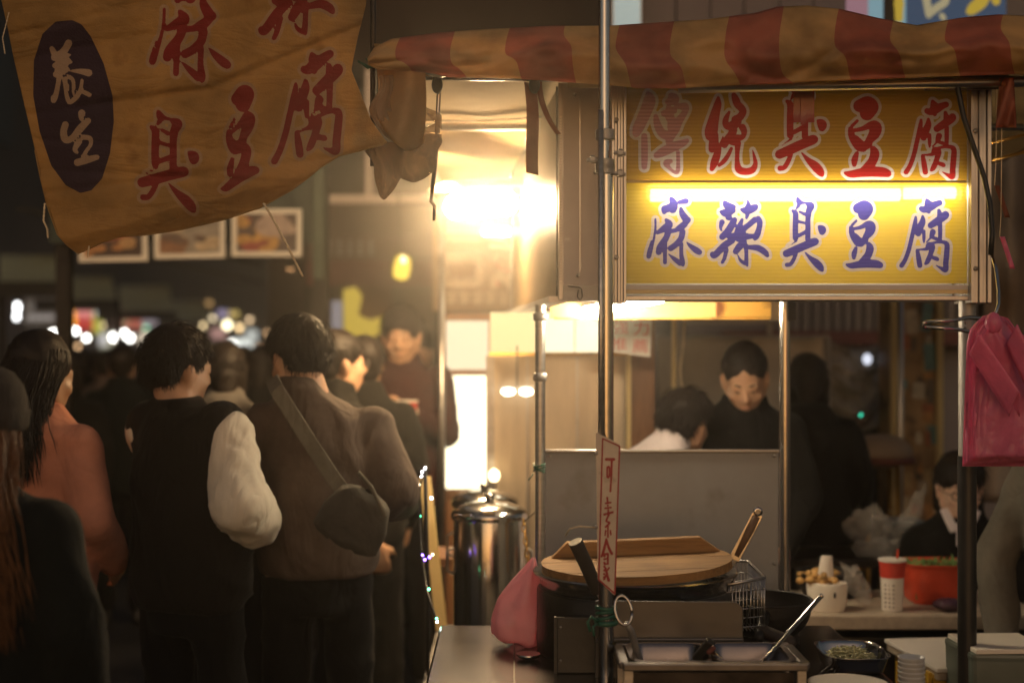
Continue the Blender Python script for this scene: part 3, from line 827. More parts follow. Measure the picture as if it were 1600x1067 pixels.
# buildings closing the street
def building(name, label, x0, x1, y0, y1, h, m, **k):
    t = thing(name, label, 'building', ((x0 + x1) / 2, (y0 + y1) / 2, 0))
    MB().box(((x0 + x1) / 2, (y0 + y1) / 2, h / 2), (x1 - x0, y1 - y0, h)).build('wall', m, t, bevel=.02)
    return t
b_back = building('building', 'dark brown rendered building closing the view behind the stall', -2.4, 12.0, 14.0, 18.0, 14.0, M['wall'])
for i in range(4):
    for j in range(2):
        x = -1.4 + 2.3 * i; z = 3.6 + 2.6 * j
        f = MB().box((x, 13.97, z), (1.3, .06, 1.3)).build('window', M['dark_awning'], b_back)
        MB().box((x, 13.93, z), (.05, .03, 1.25)).box((x, 13.93, z - .66), (1.42, .1, .06)).build('frame', M['alu'], f)
b_left = building('building', 'long unlit building along the left of the street', -14.0, -7.0, 2.0, 70.0, 14.0, M['wall'])
for i in range(10):
    f = MB().box((-6.98, 8 + 5.5 * i, 5.0), (.06, 1.6, 1.5)).build('window', M['dark_awning'], b_left)
    MB().box((-6.93, 8 + 5.5 * i, 5.0), (.03, .05, 1.45)).build('frame', M['alu'], f)
b_right = building('building', 'grey rendered shop block behind the right of the stall', 1.05, 8.0, 8.6, 12.5, 11.0, M['wall_grey'])
b_end = building('building', 'far dark building closing the end of the street', -14.0, 4.0, 72.0, 76.0, 14.0, M['wall'])
for i in range(5): MB().box((-10 + 2.6 * i, 71.97, 6.0), (1.5, .06, 1.6)).build('window', M['dark_awning'], b_end)
# roller shutter with slats, above a red-brown beam
sh = thing('roller_shutter', 'grey ribbed roller shutter pulled down above the red-brown beam', 'shutter', (2.9, 8.5, 0))
for i in range(26):
    x = P(1228, 0, 8.5).x + i * 0.062
    MB().box((x, 8.53, 1.92), (.054, .05, .84)).build('slat', M['shutter'], sh, bevel=.012, seg=1)
base_thing(MB().box((P(1330, 0, 8.3).x, 8.36, P(0, 528, 8.3).z), (1.5, .14, .085)), 'beam', 'red-brown timber beam under the ribbed roller shutter', 'beam', M['red_beam'], bevel=.01)
# upper facade boards above the canopy
fc = thing('facade_panel_row', 'grey-violet cladding boards above the striped canopy', 'cladding', (1.6, 6.3, 0))
m_viol = mat('violet_grey_cladding', (0.20, 0.165, 0.165), 0.6, var=0.2, vscale=3)
for i in range(7):
    x0 = P(1004 + 54 * i, 0, 6.3).x
    MB().box((x0 + .073, 6.34 + .008 * (i % 2), P(0, -20, 6.3).z), (.146, .03, .62)).build('panel', m_viol, fc, bevel=.006)
m_ice = emit('pale_ice_lit_panel', (.72, .80, .72), 0.42)
t = thing('lightbox', 'small pale green-white lit box above the canopy next to the pole', 'lightbox', P(977, 40, 6.2))
c = P(978, 5, 6.2); MB().box(c, (.125, .10, .36)).build('box', M['alu'], t); MB().box(c + Vector((0, -.06, 0)), (.115, .015, .34)).build('face', m_ice, t)

# blue sign with yellow lettering, top right
bs = thing('shop_sign', 'blue shop sign with cut-off yellow lettering above the right canopy', 'sign', P(1450, 0, 5.6))
m_blue = emit('dim_lit_blue', (0.08, 0.11, 0.17), 0.5); m_lblue = emit('dim_lit_pale_blue', (.20, .32, .36), .75)
m_yel = emit('dim_lit_yellow', (.55, .38, .05), .62); m_crm = emit('dim_lit_cream', (.45, .38, .22), .62)
m_dk = mat('sign_dark', (.02, .02, .018), .6); m_pk = emit('dim_lit_pink', (.45, .24, .28), .5)
def slab(px0, py0, px1, py1, d, m, name, par, th=.03, dy=0):
    a, b_ = P(px0, py0, d), P(px1, py1, d)
    return MB().box(((a.x + b_.x) / 2, d + dy + th / 2, (a.z + b_.z) / 2), (abs(b_.x - a.x), th, abs(b_.z - a.z))).build(name, m, par)
slab(1416, -60, 1572, 60, 5.6, m_blue, 'face', bs); slab(1357, -60, 1380, 60, 5.6, m_lblue, 'side_strip', bs); slab(1380, -60, 1400, 60, 5.6, m_dk, 'edge_strip', bs)
slab(1400, -60, 1416, 60, 5.6, m_lblue, 'inner_strip', bs, dy=.004); slab(1325, -60, 1357, 60, 5.6, m_pk, 'pink_strip', bs, dy=.006)
def strokes_on(par, name, strokes, d, m, dy=-.006):
    C = circles(strokes); a, b_, c_, e = bbox(C)
    pr = Printer(a - 1, b_ - 1, c_ + 1, e + 1, max(1.0, (c_ - a) / 42)); o = pr.run([('ink', sdf(C, pr.X, pr.Y))])
    mb = MB(); polys_to_mb(mb, o.get('ink', []), lambda x, y: P(x, y, d) + Vector((0, dy, 0)))
    return mb.build(name, m, par, solid=.004)
strokes_on(bs, 'character', [[(1404, -40, 7), (1404, 5, 7), (1404, 30, 6)], [(1404, 8, 8)]], 5.6, m_yel)
strokes_on(bs, 'character', [[(1440, -30, 5), (1446, 0, 6), (1450, 25, 5)], [(1466, -20, 5), (1476, 2, 6), (1462, 14, 6), (1450, 24, 5)], [(1470, 26, 4), (1473, 30, 4)]], 5.6, m_crm, -.012)
strokes_on(bs, 'character', [[(1536, -30, 8), (1534, 0, 10), (1520, 14, 9), (1514, 19, 6)], [(1552, -6, 7), (1555, 4, 6)]], 5.6, m_yel, -.012)

# ================================================================== THE STALL FRAME, SIGN, CANOPY
cart = thing('food_cart', 'stainless steel street food cart carrying the pot and sauce bins', 'food cart', (0.35, 3.4, 0))
TOP = 0.803
MB().box((.325, 3.35, TOP - .02), (1.03, .80, .04)).build('counter_top', M['steel_h'], cart, bevel=.006)
MB().box((.325, 3.35, .42), (.97, .74, .70)).build('body', M['steel_dull'], cart, bevel=.01)
for sx in (-.14, .79):
    for sy in (3.02, 3.68):
        MB().tube([(sx, sy, .10), (sx, sy, .07)], .02, 8).lathe([(.03, -.018), (.05, -.01), (.05, .01), (.03, .018)], (sx, sy, .05), 16, M=Matrix.Rotation(R(90), 3, 'Y')).build('wheel', M['black'], cart, smooth=True)
MB().box((.005, 3.35, TOP + .002), (.003, .79, .004)).build('seam', M['steel_dark'], cart)

# main pole with its clamps and side rail
pole = thing('tent_pole', 'shiny steel tent pole at the cart corner, clamped to the sign', 'pole', (P(947, 0, 3.1).x, 3.1, 0))
px_ = P(947, 0, 3.1).x
MB().tube([(px_, 3.1, 0), (px_, 3.1, 1.935)], .0165, 20).build('tube', M['polished'], pole, smooth=True, auto=50)
MB().tube([(px_ - .004, 3.1, 1.93), (px_ - .004, 3.1, 2.62)], .0125, 18).build('upper_tube', M['polished'], pole, smooth=True, auto=50)
MB().tube([(px_ - .013, 3.075, 1.10), (px_ - .013, 3.075, 2.05)], .006, 10).build('side_rail', M['steel'], pole, smooth=True)
for z in (2.0, 1.935, 1.925):
    MB().lathe([(.0175, -.012), (.0215, -.010), (.0215, .010), (.0175, .012)], (px_ - .002, 3.1, z), 20).build('clamp', M['steel_dull'], pole, smooth=True, auto=40)
for py, s in ((240, 1), (272, 1), (250, -1)):
    z = P(0, py, 3.1).z
    MB().tube([(px_ + s * .015, 3.09, z), (px_ + s * .042, 3.09, z - .002)], .0045, 8).lathe([(.009, -.005), (.009, .005)], (px_ + s * .030, 3.09, z), 6, M=Matrix.Rotation(R(90), 3, 'Y')).build('bolt', M['steel_dull'], pole, smooth=True, auto=40)
q = MB()                                                     # green tie wound round the pole
pts = [(px_ + .021 * math.cos(a), 3.1 + .021 * math.sin(a), P(0, 968, 3.1).z + .0025 * math.sin(a * 1.3) + .0016 * a) for a in np.linspace(0, 6 * math.pi, 60)]
q.tube(pts, .0038, 6); q.tube([(px_ - .02, 3.08, 0.945), (px_ - .034, 3.075, .955), (px_ - .042, 3.07, .945), (px_ - .036, 3.07, .925)], .0035, 6); q.tube([(px_ - .02, 3.08, 0.94), (px_ - .03, 3.07, .935), (px_ - .028, 3.07, .915)], .003, 6)
q.tube([(px_ + .021 * math.cos(a), 3.1 + .021 * math.sin(a), P(0, 972, 3.1).z) for a in np.linspace(0, 2 * math.pi, 30)], .006, 8)
q.build('green_tie', M['green_tie'], pole, smooth=True)

# sign lightbox ------------------------------------------------------
DS = 3.58
sign = thing('stall_sign', 'yellow lit stall sign with red and blue brush lettering', 'sign', P(1245, 470, DS))
def S3(x, y, dy=0): return P(x, y, DS) + Vector((0, dy, 0))
m_up = sheetmat('amber_corrugated_sheet', (0.58, 0.32, 0.03), 0.55, 0.07, 0.22, 0.03, rib=('Z', 34, 0.55), var=.2, vscale=4)
m_lo = sheetmat('yellow_corrugated_sheet', (0.78, 0.51, 0.03), 0.62, 0.07, 0.22, 0.13, rib=('Z', 34, 0.55), var=.15, vscale=4)
m_red = sheetmat('red_vinyl_print', (0.48, 0.025, 0.022), 0.45, 0.06, 0.25, rib=('Z', 34, 0.5))
m_fade = sheetmat('faded_pink_print', (0.64, 0.30, 0.32), 0.30, 0.16, 0.25, rib=('Z', 34, 0.9))
m_bl = sheetmat('blue_vinyl_print', (0.10, 0.085, 0.36), 0.45, 0.06, 0.25, rib=('Z', 34, 0.5))
m_edge = sheetmat('white_vinyl_edge', (0.72, 0.60, 0.55), 0.55, 0.06, 0.25, rib=('Z', 34, 0.5))
def sign_half(glyphs, x0, y0, x1, y1, sheet, step=1.5):
    cells = []
    for (key, bx, ink) in glyphs:
        C = place(circles(G[key]), *bx); a, b_, c_, e = bbox(C)
        cells.append([max(x0, a - 7), max(y0, b_ - 7), min(x1, c_ + 7), min(y1, e + 7), C, ink])
    cells.sort(key=lambda c: c[0])
    for i in range(len(cells) - 1):
        if cells[i][2] > cells[i + 1][0]:
            mid = (cells[i][2] + cells[i + 1][0]) / 2; cells[i][2] = cells[i + 1][0] = mid
    mb = MB(); x = x0
    def rect(a, b_, c_, e):
        if c_ - a > 1e-3 and e - b_ > 1e-3: mb.add([S3(a, b_), S3(c_, b_), S3(c_, e), S3(a, e)], [(0, 1, 2, 3)])
    for (a, b_, c_, e, C, ink) in cells:
        rect(x, y0, a, y1); rect(a, y0, c_, b_); rect(a, e, c_, y1); x = c_
        pr = Printer(a, b_, c_, e, step); f = sdf(C, pr.X, pr.Y)
        out = pr.run([('ink', f), ('edge', f - 4.6)])
        polys_to_mb(mb, out.get('rest', []), S3)
        g = MB(); cache = {}
        polys_to_mb(g, out.get('ink', []), S3, 0, cache); polys_to_mb(g, out.get('edge', []), S3, 1, cache)
        g.build('character', [ink, m_edge], sign)
    rect(x, y0, x1, y1)
    return mb.build('panel', sheet, sign)
# column boxes read from the photograph, (x0, y0, x1, y1)
sign_half([('zhuan', (988, 143, 1077, 273), m_fade), ('tong', (1101, 145, 1184, 274), m_red), ('chou', (1211, 132, 1292, 277), m_red), ('dou', (1318, 151, 1393, 278), m_red), ('fu', (1412, 156, 1495, 281), m_red)], 978, 128, 1511, 283, m_up)
sign_half([('ma', (1010, 307, 1097, 417), m_bl), ('la', (1109, 312, 1202, 417), m_bl), ('chou', (1223, 308, 1291, 425), m_bl), ('dou', (1321, 313, 1380, 420), m_bl), ('fu', (1405, 310, 1484, 426), m_bl)], 978, 286, 1511, 443, m_lo)
MB().box(S3(1244.5, 284.5, -.001), (.858, .005, .0055)).build('seam_strip', M['yellow_panel'], sign)
MB().box(S3(1244.5, 449, -.002), (.858, .010, .012)).build('cream_band', M['white_paper'], sign)
MB().box(S3(1244.5, 456, -.002), (.858, .010, .010)).build('yellow_band', M['yellow_panel'], sign)
wbox = mat('white_inside', (.75, .73, .68), .7)
cx = P(1244.5, 0, DS).x; zt, zb = P(0, 126, DS).z, P(0, 462, DS).z
MB().box((cx, DS + .128, (zt + zb) / 2), (.86, .006, zt - zb)).build('back_plate', wbox, sign)
MB().box((cx, DS + .065, zb - .006), (.90, .135, .012)).build('bottom_rail', M['alu'], sign, bevel=.002)
MB().box((cx, DS + .065, zt + .006), (.90, .135, .012)).build('top_rail', M['alu'], sign)
MB().box((cx, DS + .077, P(0, 284, DS).z), (.85, .096, .012)).build('ballast_tray', wbox, sign)
def profile(xc, wd, name):
    t = MB()
    n = 5
    for i in range(n):
        t.box((xc - wd / 2 + wd * (i + .5) / n, DS + .055 - (.012 if i % 2 == 0 else .004), (zt + zb) / 2 - .004), (wd / n * .98, .14, zt - zb + .03))
    return t.build(name, M['alu'], sign, bevel=.0015)
profile(P(966, 0, DS).x, px2m(23, DS), 'side_profile'); profile(P(1528, 0, DS).x, px2m(32, DS), 'side_profile')
for (a, b_) in ((963, 188), (963, 402), (1524, 205), (1524, 420)):
    p_ = P(a, b_, DS - .025); MB().lathe([(.002, -.004), (.006, -.004), (.0065, .002), (.004, .004)], p_, 10, M=Matrix.Rotation(R(90), 3, 'X')).build('screw', M['steel_dull'], sign, smooth=True)
tb = MB().tube([S3(1019, 303, .036), S3(1412, 302, .036)], .0165, 14).build('lamp_tube', M['e_sign'], sign, smooth=True)
MB().tube([S3(1420, 300, .038), S3(1500, 299, .038)], .015, 14).build('lamp_tube', M['e_sign'], sign, smooth=True)
for a in (1014, 1416, 1504): MB().box(S3(a, 300, .055), (.009, .03, .03)).build('lamp_holder', wbox, sign)
for (a, b_, c_, e) in ((1239, 128, 1272, 192), (1250, 128, 1258, 196)):
    p0, p1 = S3(a, b_, -.004), S3(c_, e, -.004)
    MB().grid(lambda u, v: (p0.x + (p1.x - p0.x) * u, p0.y - .002 * math.sin(6 * v) - (.004 if c_ < 1260 else 0), p0.z + (p1.z - p0.z) * v), 4, 10).build('red_tape', M['red_tape'], sign, solid=.0006)

# posts
def post(label, px, d, r, z0, z1, m=None, parts=None):
    t = thing('frame_post', label, 'post', (P(px, 0, d).x, d, 0))
    x = P(px, 0, d).x
    MB().tube([(x, d, z0), (x, d, z1)], r, 18).build('tube', m or M['polished'], t, smooth=True, auto=50)
    MB().lathe([(r + .02, 0), (r + .02, .006), (r + .004, .012), (r + .002, .05)], (x, d, 0.0), 18).build('foot', M['steel_dull'], t, smooth=True, auto=40)
    return t
p1 = post('steel post left of the grey splash board, dark in front of the lit wall', 844, 4.03, .0145, 0, P(845, 476, 4.03).z, M['steel'])
p2 = post('steel post right of the grey splash board', 1226, 4.03, .0155, 0, 2.24)
p3 = post('steel post under the right end of the sign, behind the pink bags', 1511, 3.62, .0215, 0, 2.24, M['steel_dull'])
MB().tube([(P(1511, 0, 3.62).x, 3.62, .06), (P(1511, 0, 3.62).x, 3.62, P(0, 712, 3.62).z)], .0235, 18).build('dark_sleeve', M['black'], p3, smooth=True, auto=50)
q = MB(); x = P(845, 0, 4.0).x
for k_ in range(4): q.tube([(x + .02 * math.cos(a), 4.03 + .02 * math.sin(a), P(0, 735 - 3 * k_, 4.03).z + .004 * math.sin(2 * a + k_)) for a in np.linspace(0, 2 * math.pi, 16)], .0022, 5)
q.tube([(x + .02, 4.01, P(0, 735, 4).z), (x + .05, 4.0, P(0, 722, 4).z), (x + .075, 4.0, P(0, 728, 4).z)], .002, 5); q.tube([(x - .02, 4.01, P(0, 740, 4).z), (x - .035, 4.0, P(0, 750, 4).z)], .002, 5)
q.build('wire_tie', M['green_tie'], p1, smooth=True)
for z in (1.62, 1.45): MB().lathe([(.0145, -.012), (.02, -.01), (.02, .01), (.0145, .012)], (P(844, 0, 4.03).x, 4.03, z), 16).build('clamp', M['steel_dull'], p1, smooth=True)

# splash board and cook top behind the pot
spl = thing('splash_board', 'grey sheet metal splash board between two posts behind the pot', 'splash board', (P(1034, 0, 3.98).x, 3.98, TOP))
MB().box((P(1034, 0, 3.98).x, 3.98, (P(0, 704, 3.98).z + .70) / 2), (px2m(364, 3.98), .012, P(0, 704, 3.98).z - .70)).build('sheet', M['splash'], spl, bevel=.002)
MB().box((P(1034, 0, 3.98).x, 3.975, P(0, 704, 3.98).z), (px2m(366, 3.98), .022, .008)).build('rim', M['steel'], spl, bevel=.003)
for a in (862, 1208): MB().box((P(a, 0, 3.98).x, 3.995, .35), (.02, .02, .70)).build('leg', M['steel_dull'], spl)

# grey end board beside the sign and the raking side sign
eb = thing('end_board', 'grey painted sheet between the side sign and the pole', 'board', P(908, 450, 3.70))
slab(880, 138, 952, 448, 3.70, M['grey_paint'], 'sheet', eb, .02); slab(905, 150, 907, 425, 3.70, M['alu'], 'joint', eb, .01, -.006)
slab(880, 446, 950, 470, 3.70, M['steel_dull'], 'lower_box', eb, .08, -.006)
for (a, b_) in ((898, 148), (903, 430), (930, 270)): MB().ell(P(a, b_, 3.69), .005).build('rivet', M['steel'], eb, smooth=True)
MB().tube([P(888, 447, 3.68), P(905, 449, 3.67), P(909, 452, 3.67), P(910, 464, 3.67), P(906, 469, 3.67), P(902, 463, 3.67), P(904, 452, 3.67)], .0016, 6).build('wire_loop', M['cable'], eb, smooth=True)
ss = thing('side_sign', 'amber corrugated side sign running back along the stall, lit by the lamp', 'sign', (.10, 4.6, 1.667))
m_side = sheetmat('amber_side_sheet', (0.17, 0.105, 0.04), 0.2, 0.25, 0.30, 0.0, rib=('Y', 30, 1.0, 3.0), var=.6, vscale=30)
A_, B_ = Vector((P(872, 0, 3.74).x, 3.74, 0)), Vector((P(801, 0, 5.55).x, 5.55, 0))
zb2, zt2 = P(0, 463, 3.74).z, 2.215
MB().grid(lambda u, v: (A_.x + (B_.x - A_.x) * u, A_.y + (B_.y - A_.y) * u, zb2 + (zt2 - zb2) * v), 40, 12).build('panel', m_side, ss, solid=.006)
MB().bar((A_.x, A_.y, zb2 - .008), (B_.x, B_.y, zb2 - .008), .05, .016).build('bottom_rail', M['alu'], ss)
MB().box((A_.x + .012, A_.y - .01, (zb2 + zt2) / 2), (.024, .03, zt2 - zb2 + .02)).build('near_profile', M['alu'], ss, bevel=.002)
MB().box((B_.x, B_.y + .01, (zb2 + zt2) / 2), (.02, .03, zt2 - zb2)).build('far_profile', M['steel_dark'], ss, bevel=.002)
q = MB()
for i in range(58):
    z = zt2 - .08 - i * .0075; q.box((A_.x + .006, A_.y - .027, z), (.006, .004, .0042))
q.build('bead_strip', M['white_paper'], ss)
MB().box((A_.x - .004, A_.y - .026, (zb2 + zt2) / 2), (.005, .004, zt2 - zb2)).build('seal', M['black'], ss)

# canopy -------------------------------------------------------------
def stripemat(name, ca, cb, period, trans, phase=0.0):
    m, n, l, out = newmat(name)
    uv = n.new('ShaderNodeUVMap'); sp = n.new('ShaderNodeSeparateXYZ'); l.new(uv.outputs[0], sp.inputs[0])
    nz = n.new('ShaderNodeTexNoise'); nz.inputs['Scale'].default_value = 9; nz.inputs['Detail'].default_value = 7
    tc = n.new('ShaderNodeTexCoord'); l.new(tc.outputs['Object'], nz.inputs['Vector'])
    a = n.new('ShaderNodeMath'); a.operation = 'MULTIPLY_ADD'; a.inputs[1].default_value = 1 / period; a.inputs[2].default_value = phase; l.new(sp.outputs[0], a.inputs[0])
    f = n.new('ShaderNodeMath'); f.operation = 'FRACT'; l.new(a.outputs[0], f.inputs[0])
    g = n.new('ShaderNodeMath'); g.operation = 'GREATER_THAN'; g.inputs[1].default_value = 0.5; l.new(f.outputs[0], g.inputs[0])
    mx = n.new('ShaderNodeMixRGB'); mx.inputs[1].default_value = (*ca, 1); mx.inputs[2].default_value = (*cb, 1); l.new(g.outputs[0], mx.inputs[0])
    dk = n.new('ShaderNodeMixRGB'); dk.blend_type = 'MULTIPLY'; dk.inputs[2].default_value = (.55, .50, .45, 1)
    rr = n.new('ShaderNodeMapRange'); rr.inputs[1].default_value = .42; rr.inputs[2].default_value = .72; l.new(nz.outputs['Fac'], rr.inputs[0]); l.new(rr.outputs[0], dk.inputs[0]); l.new(mx.outputs[0], dk.inputs[1])
    b = n.new('ShaderNodeBsdfPrincipled'); b.inputs['Roughness'].default_value = .5; l.new(dk.outputs[0], b.inputs['Base Color'])
    t = n.new('ShaderNodeBsdfTranslucent'); l.new(dk.outputs[0], t.inputs[0])
    n2 = n.new('ShaderNodeTexNoise'); n2.inputs['Scale'].default_value = 26; n2.inputs['Detail'].default_value = 4; l.new(tc.outputs['Object'], n2.inputs['Vector'])
    bp = n.new('ShaderNodeBump'); bp.inputs['Strength'].default_value = .3; bp.inputs['Distance'].default_value = .01; l.new(n2.outputs['Fac'], bp.inputs['Height']); l.new(bp.outputs[0], b.inputs['Normal'])
    s = n.new('ShaderNodeMixShader'); s.inputs[0].default_value = trans; l.new(b.outputs[0], s.inputs[1]); l.new(t.outputs[0], s.inputs[2])
    l.new(s.outputs[0], out.inputs[0]); return m
YEL, RED = (0.68, 0.45, 0.19), (0.54, 0.18, 0.11)
m_str = stripemat('striped_canopy_sheet', RED, YEL, 0.262, 0.45, 0.02)
can = thing('canopy', 'red and yellow striped canvas canopy bunched over the stall front', 'canopy', (.6, 3.4, 2.2))
topl = [(575, 92), (585, 76), (612, 62), (680, 53), (760, 47), (860, 42), (960, 41), (1100, 32), (1180, 22), (1215, 12), (1260, 10), (1310, 15), (1370, 29), (1432, 41), (1500, 29), (1560, 24), (1700, 30), (1800, 30)]
botl = [(575, 100), (590, 108), (660, 112), (700, 120), (800, 123), (850, 126), (940, 133), (1000, 138), (1060, 138), (1200, 131), (1400, 122), (1600, 116), (1800, 112)]
ip = lambda l_, x: float(np.interp(x, [a for a, _ in l_], [b for _, b in l_]))
def can_pt(u, v):
    x = 575 + (1800 - 575) * u; t, b_ = ip(topl, x), ip(botl, x); y = t + (b_ - t) * v
    d = 3.40 - .055 * math.sin(math.pi * min(1, v * 1.05)) + .02 * noise.noise(Vector((x * .012, v * 2.2, 3))) + .012 * noise.noise(Vector((x * .03, v * 5, 8)))
    # the fold: a second layer lies over the first along a slanting crease
    cr = .62 + .25 * math.sin(x * .011 + 1.0) + .12 * math.sin(x * .027)
    d -= .030 * (1 / (1 + math.exp(-(v - cr) * 34)))
    return P(x, y, d)
NU, NV = 240, 30
mb = MB().grid(can_pt, NU, NV)
uvs = []
for j in range(NV + 1):
    for i in range(NU + 1):
        x = 575 + 1225 * i / NU; v = j / NV; cr = .62 + .25 * math.sin(x * .011 + 1.0) + .12 * math.sin(x * .027)
        uvs.append(((x - 800) / F * 3.4 - (.030 / (1 + math.exp(-(v - cr) * 20))) + .012 * math.sin(v * 3), v))
mb.build('valance', m_str, can, smooth=True, solid=.004, uvs=uvs)
# roof sheet going back, underside seen at the left
def roof_pt(u, v):
    d = 3.40 + 2.75 * v; x = -.33 + 2.1 * u
    z = 2.262 - .05 * v + .012 * math.sin(v * 9) * math.sin(u * 7) - .016 * abs(math.sin(v * math.pi * 2.5)) + .012 * noise.noise(Vector((x * 6, d * 3, 0)))
    return (x, d, z)
mb = MB().grid(roof_pt, 90, 70)
mb.build('roof_sheet', [M['tarp_cream'], m_str], can, smooth=True, solid=.003)
ro = can.children[-1]
ro.data.polygons.foreach_set('material_index', [1 if p.center.x + OFF[ro.name].x > .06 else 0 for p in ro.data.polygons])
uvl = ro.data.uv_layers.new(name='UVMap')
for lp in ro.data.loops:
    co = ro.data.vertices[lp.vertex_index].co; uvl.data[lp.index].uv = (co.y * 1.0, co.x)
for a, b_ in (((-.30, 3.45, 2.222), (-.30, 6.1, 2.19)), ((.06, 3.45, 2.222), (.05, 6.1, 2.19)), ((-.33, 4.35, 2.205), (1.7, 4.35, 2.205)), ((-.33, 6.1, 2.19), (1.7, 6.1, 2.19)), ((1.15, 3.45, 2.222), (1.15, 6.1, 2.2))):
    MB().tube([a, b_], .011, 8).build('rafter', M['steel'], can, smooth=True)
bar = thing('roller_bar', 'dark steel roller bar under the right half of the canopy', 'bar', P(1300, 130, 3.47))
MB().tube([P(1060, 138, 3.47), P(1800, 124, 3.44)], .013, 14).build('tube', M['steel'], bar, smooth=True)
MB().tube([P(1445, 131, 3.465), P(1575, 129, 3.46)], .017, 14).build('sleeve', M['steel_dark'], bar, smooth=True)
fb = thing('front_bar', 'bright thin steel bar under the left half of the canopy', 'bar', P(760, 122, 3.5))
MB().tube([P(655, 121, 3.5), P(880, 124, 3.5)], .007, 12).build('tube', M['polished'], fb, smooth=True)
MB().ell(P(688, 110, 3.46), (.042, .03, .017)).build('end_knob', M['steel_dull'], fb, smooth=True)
for a in (683, 835):
    MB().ell(P(a, 133, 3.49), (.014, .016, .022)).build('bracket', M['iron'], fb, smooth=True)
back_posts = []
for (x, y) in ((-.30, 6.08), (1.66, 6.08)):
    t = thing('frame_post', 'thin steel back post of the stall behind the lit box' if x < 0 else 'thin steel back post of the stall at its far right corner', 'post', (x, y, 0))
    MB().tube([(x, y, 0), (x, y, 2.2)], .014, 10).build('tube', M['steel'], t, smooth=True); back_posts.append(t)

rod = thing('hanging_rod', 'bright thin steel rod hanging from the front bar by the wrapped vinyl', 'rod', P(683, 125, 3.5))
MB().tube([P(683, 128, 3.5), P(686, 140, 3.5), P(681, 250, 3.5), P(675, 300, 3.5)], .0055, 10).build('rod', M['polished'], rod, smooth=True)
MB().tube([P(675, 300, 3.5), P(673, 315, 3.5), P(679, 322, 3.5), P(678, 345, 3.5)], .004, 8).build('hook', M['polished'], rod, smooth=True)
rb = thing('hanging_strap', 'red-brown fabric strap hanging from the front bar', 'strap', P(832, 128, 3.5))
MB().grid(lambda u, v: P(819 + 19 * u + 5 * v + 2 * math.sin(v * 5), 128 + 142 * v + 4 * u, 3.5 + .012 * math.sin(v * 6 + u)), 3, 24).build('ribbon', M['red_strap'], rb, smooth=True, solid=.0015)
rb2 = thing('hanging_strap', 'narrow dark strap curving from the bar towards the side sign', 'strap', P(850, 128, 3.55))
MB().grid(lambda u, v: P(838 + 9 * u + 30 * v * v, 128 + 82 * v, 3.53 + .03 * v), 2, 16).build('ribbon', M['red_strap'], rb2, smooth=True, solid=.0015)
cb = thing('cable', 'thin cable strung across below the canopy roof', 'cable', P(720, 185, 4.3))
MB().tube([P(640 + 240 * t, 188 - 9 * t + 5 * math.sin(t * 3.1), 4.3) for t in np.linspace(0, 1, 14)], .0022, 6).build('line', M['cable'], cb, smooth=True)

# rolled clear vinyl curtain gathered at the canopy's left end
vin = thing('vinyl_curtain', 'clear vinyl curtain gathered and tied at the canopy end beside the banner', 'curtain', P(630, 300, 3.45))
def gather(cx0, cy0, cx1, cy1, r0, r1, seed, name, m, d0=3.45, lobes=7):
    def fn(u, v):
        a = u * 2 * math.pi; cxx = cx0 + (cx1 - cx0) * v; cyy = cy0 + (cy1 - cy0) * v
        r = (r0 + (r1 - r0) * v) * (1 - .92 * v ** 7) * (.85 + .42 * abs(math.sin(lobes * a + seed + 2.5 * math.sin(2.2 * v + seed))) + .10 * math.sin(lobes * 2.7 * a - 3 * v) + .5 * noise.noise(Vector((math.cos(a) * 1.4, math.sin(a) * 1.4, v * 3 + seed))))
        return P(cxx + r * math.cos(a) + 6 * math.sin(v * 7 + seed), cyy, d0 + px2m(r, 3.45) * .9 * math.sin(a))
    return MB().grid(fn, 110, 34).build(name, m, vin, smooth=True, solid=.001)
gather(600, 118, 612, 222, 9, 24, 1, 'fold', M['vinyl'], 3.42)
gather(600, 222, 606, 312, 24, 12, 4, 'fold', M['vinyl'], 3.42, 5)
gather(650, 210, 640, 285, 26, 30, 7, 'fold', M['vinyl'], 3.5, 6)
for i, (a, b_, c_, e) in enumerate(((622, 178, 690, 186), (618, 192, 690, 216), (624, 205, 688, 200), (640, 150, 690, 192), (615, 222, 680, 238))):
    p0, p1_ = P(a, b_, 3.44), P(c_, e, 3.48)
    MB().grid(lambda u, v: p0.lerp(p1_, u) + Vector((0, .01 * math.sin(9 * u + i), (.011 + .006 * math.sin(5 * u + i)) * (v - .5) * 2)), 14, 3).build('tie_strip', M['vinyl'], vin, smooth=True, solid=.002)
cornr = MB().grid(lambda u, v: P(585 + 75 * u + 6 * math.sin(3 * v), 85 + (95 + 55 * math.sin(u * 2.2)) * v, 3.40 + .03 * math.sin(u * 6 + v * 2) - .02 * v), 20, 16)
cornr.build('corner_flap', mat('ochre_flap', (.50, .30, .12), .6, trans=.4, bump=.3, bscale=20), can, smooth=True, solid=.002, uvs=[(.06 + .3 * 0 + .0008 * k_, 0) for k_ in range(21 * 17)])

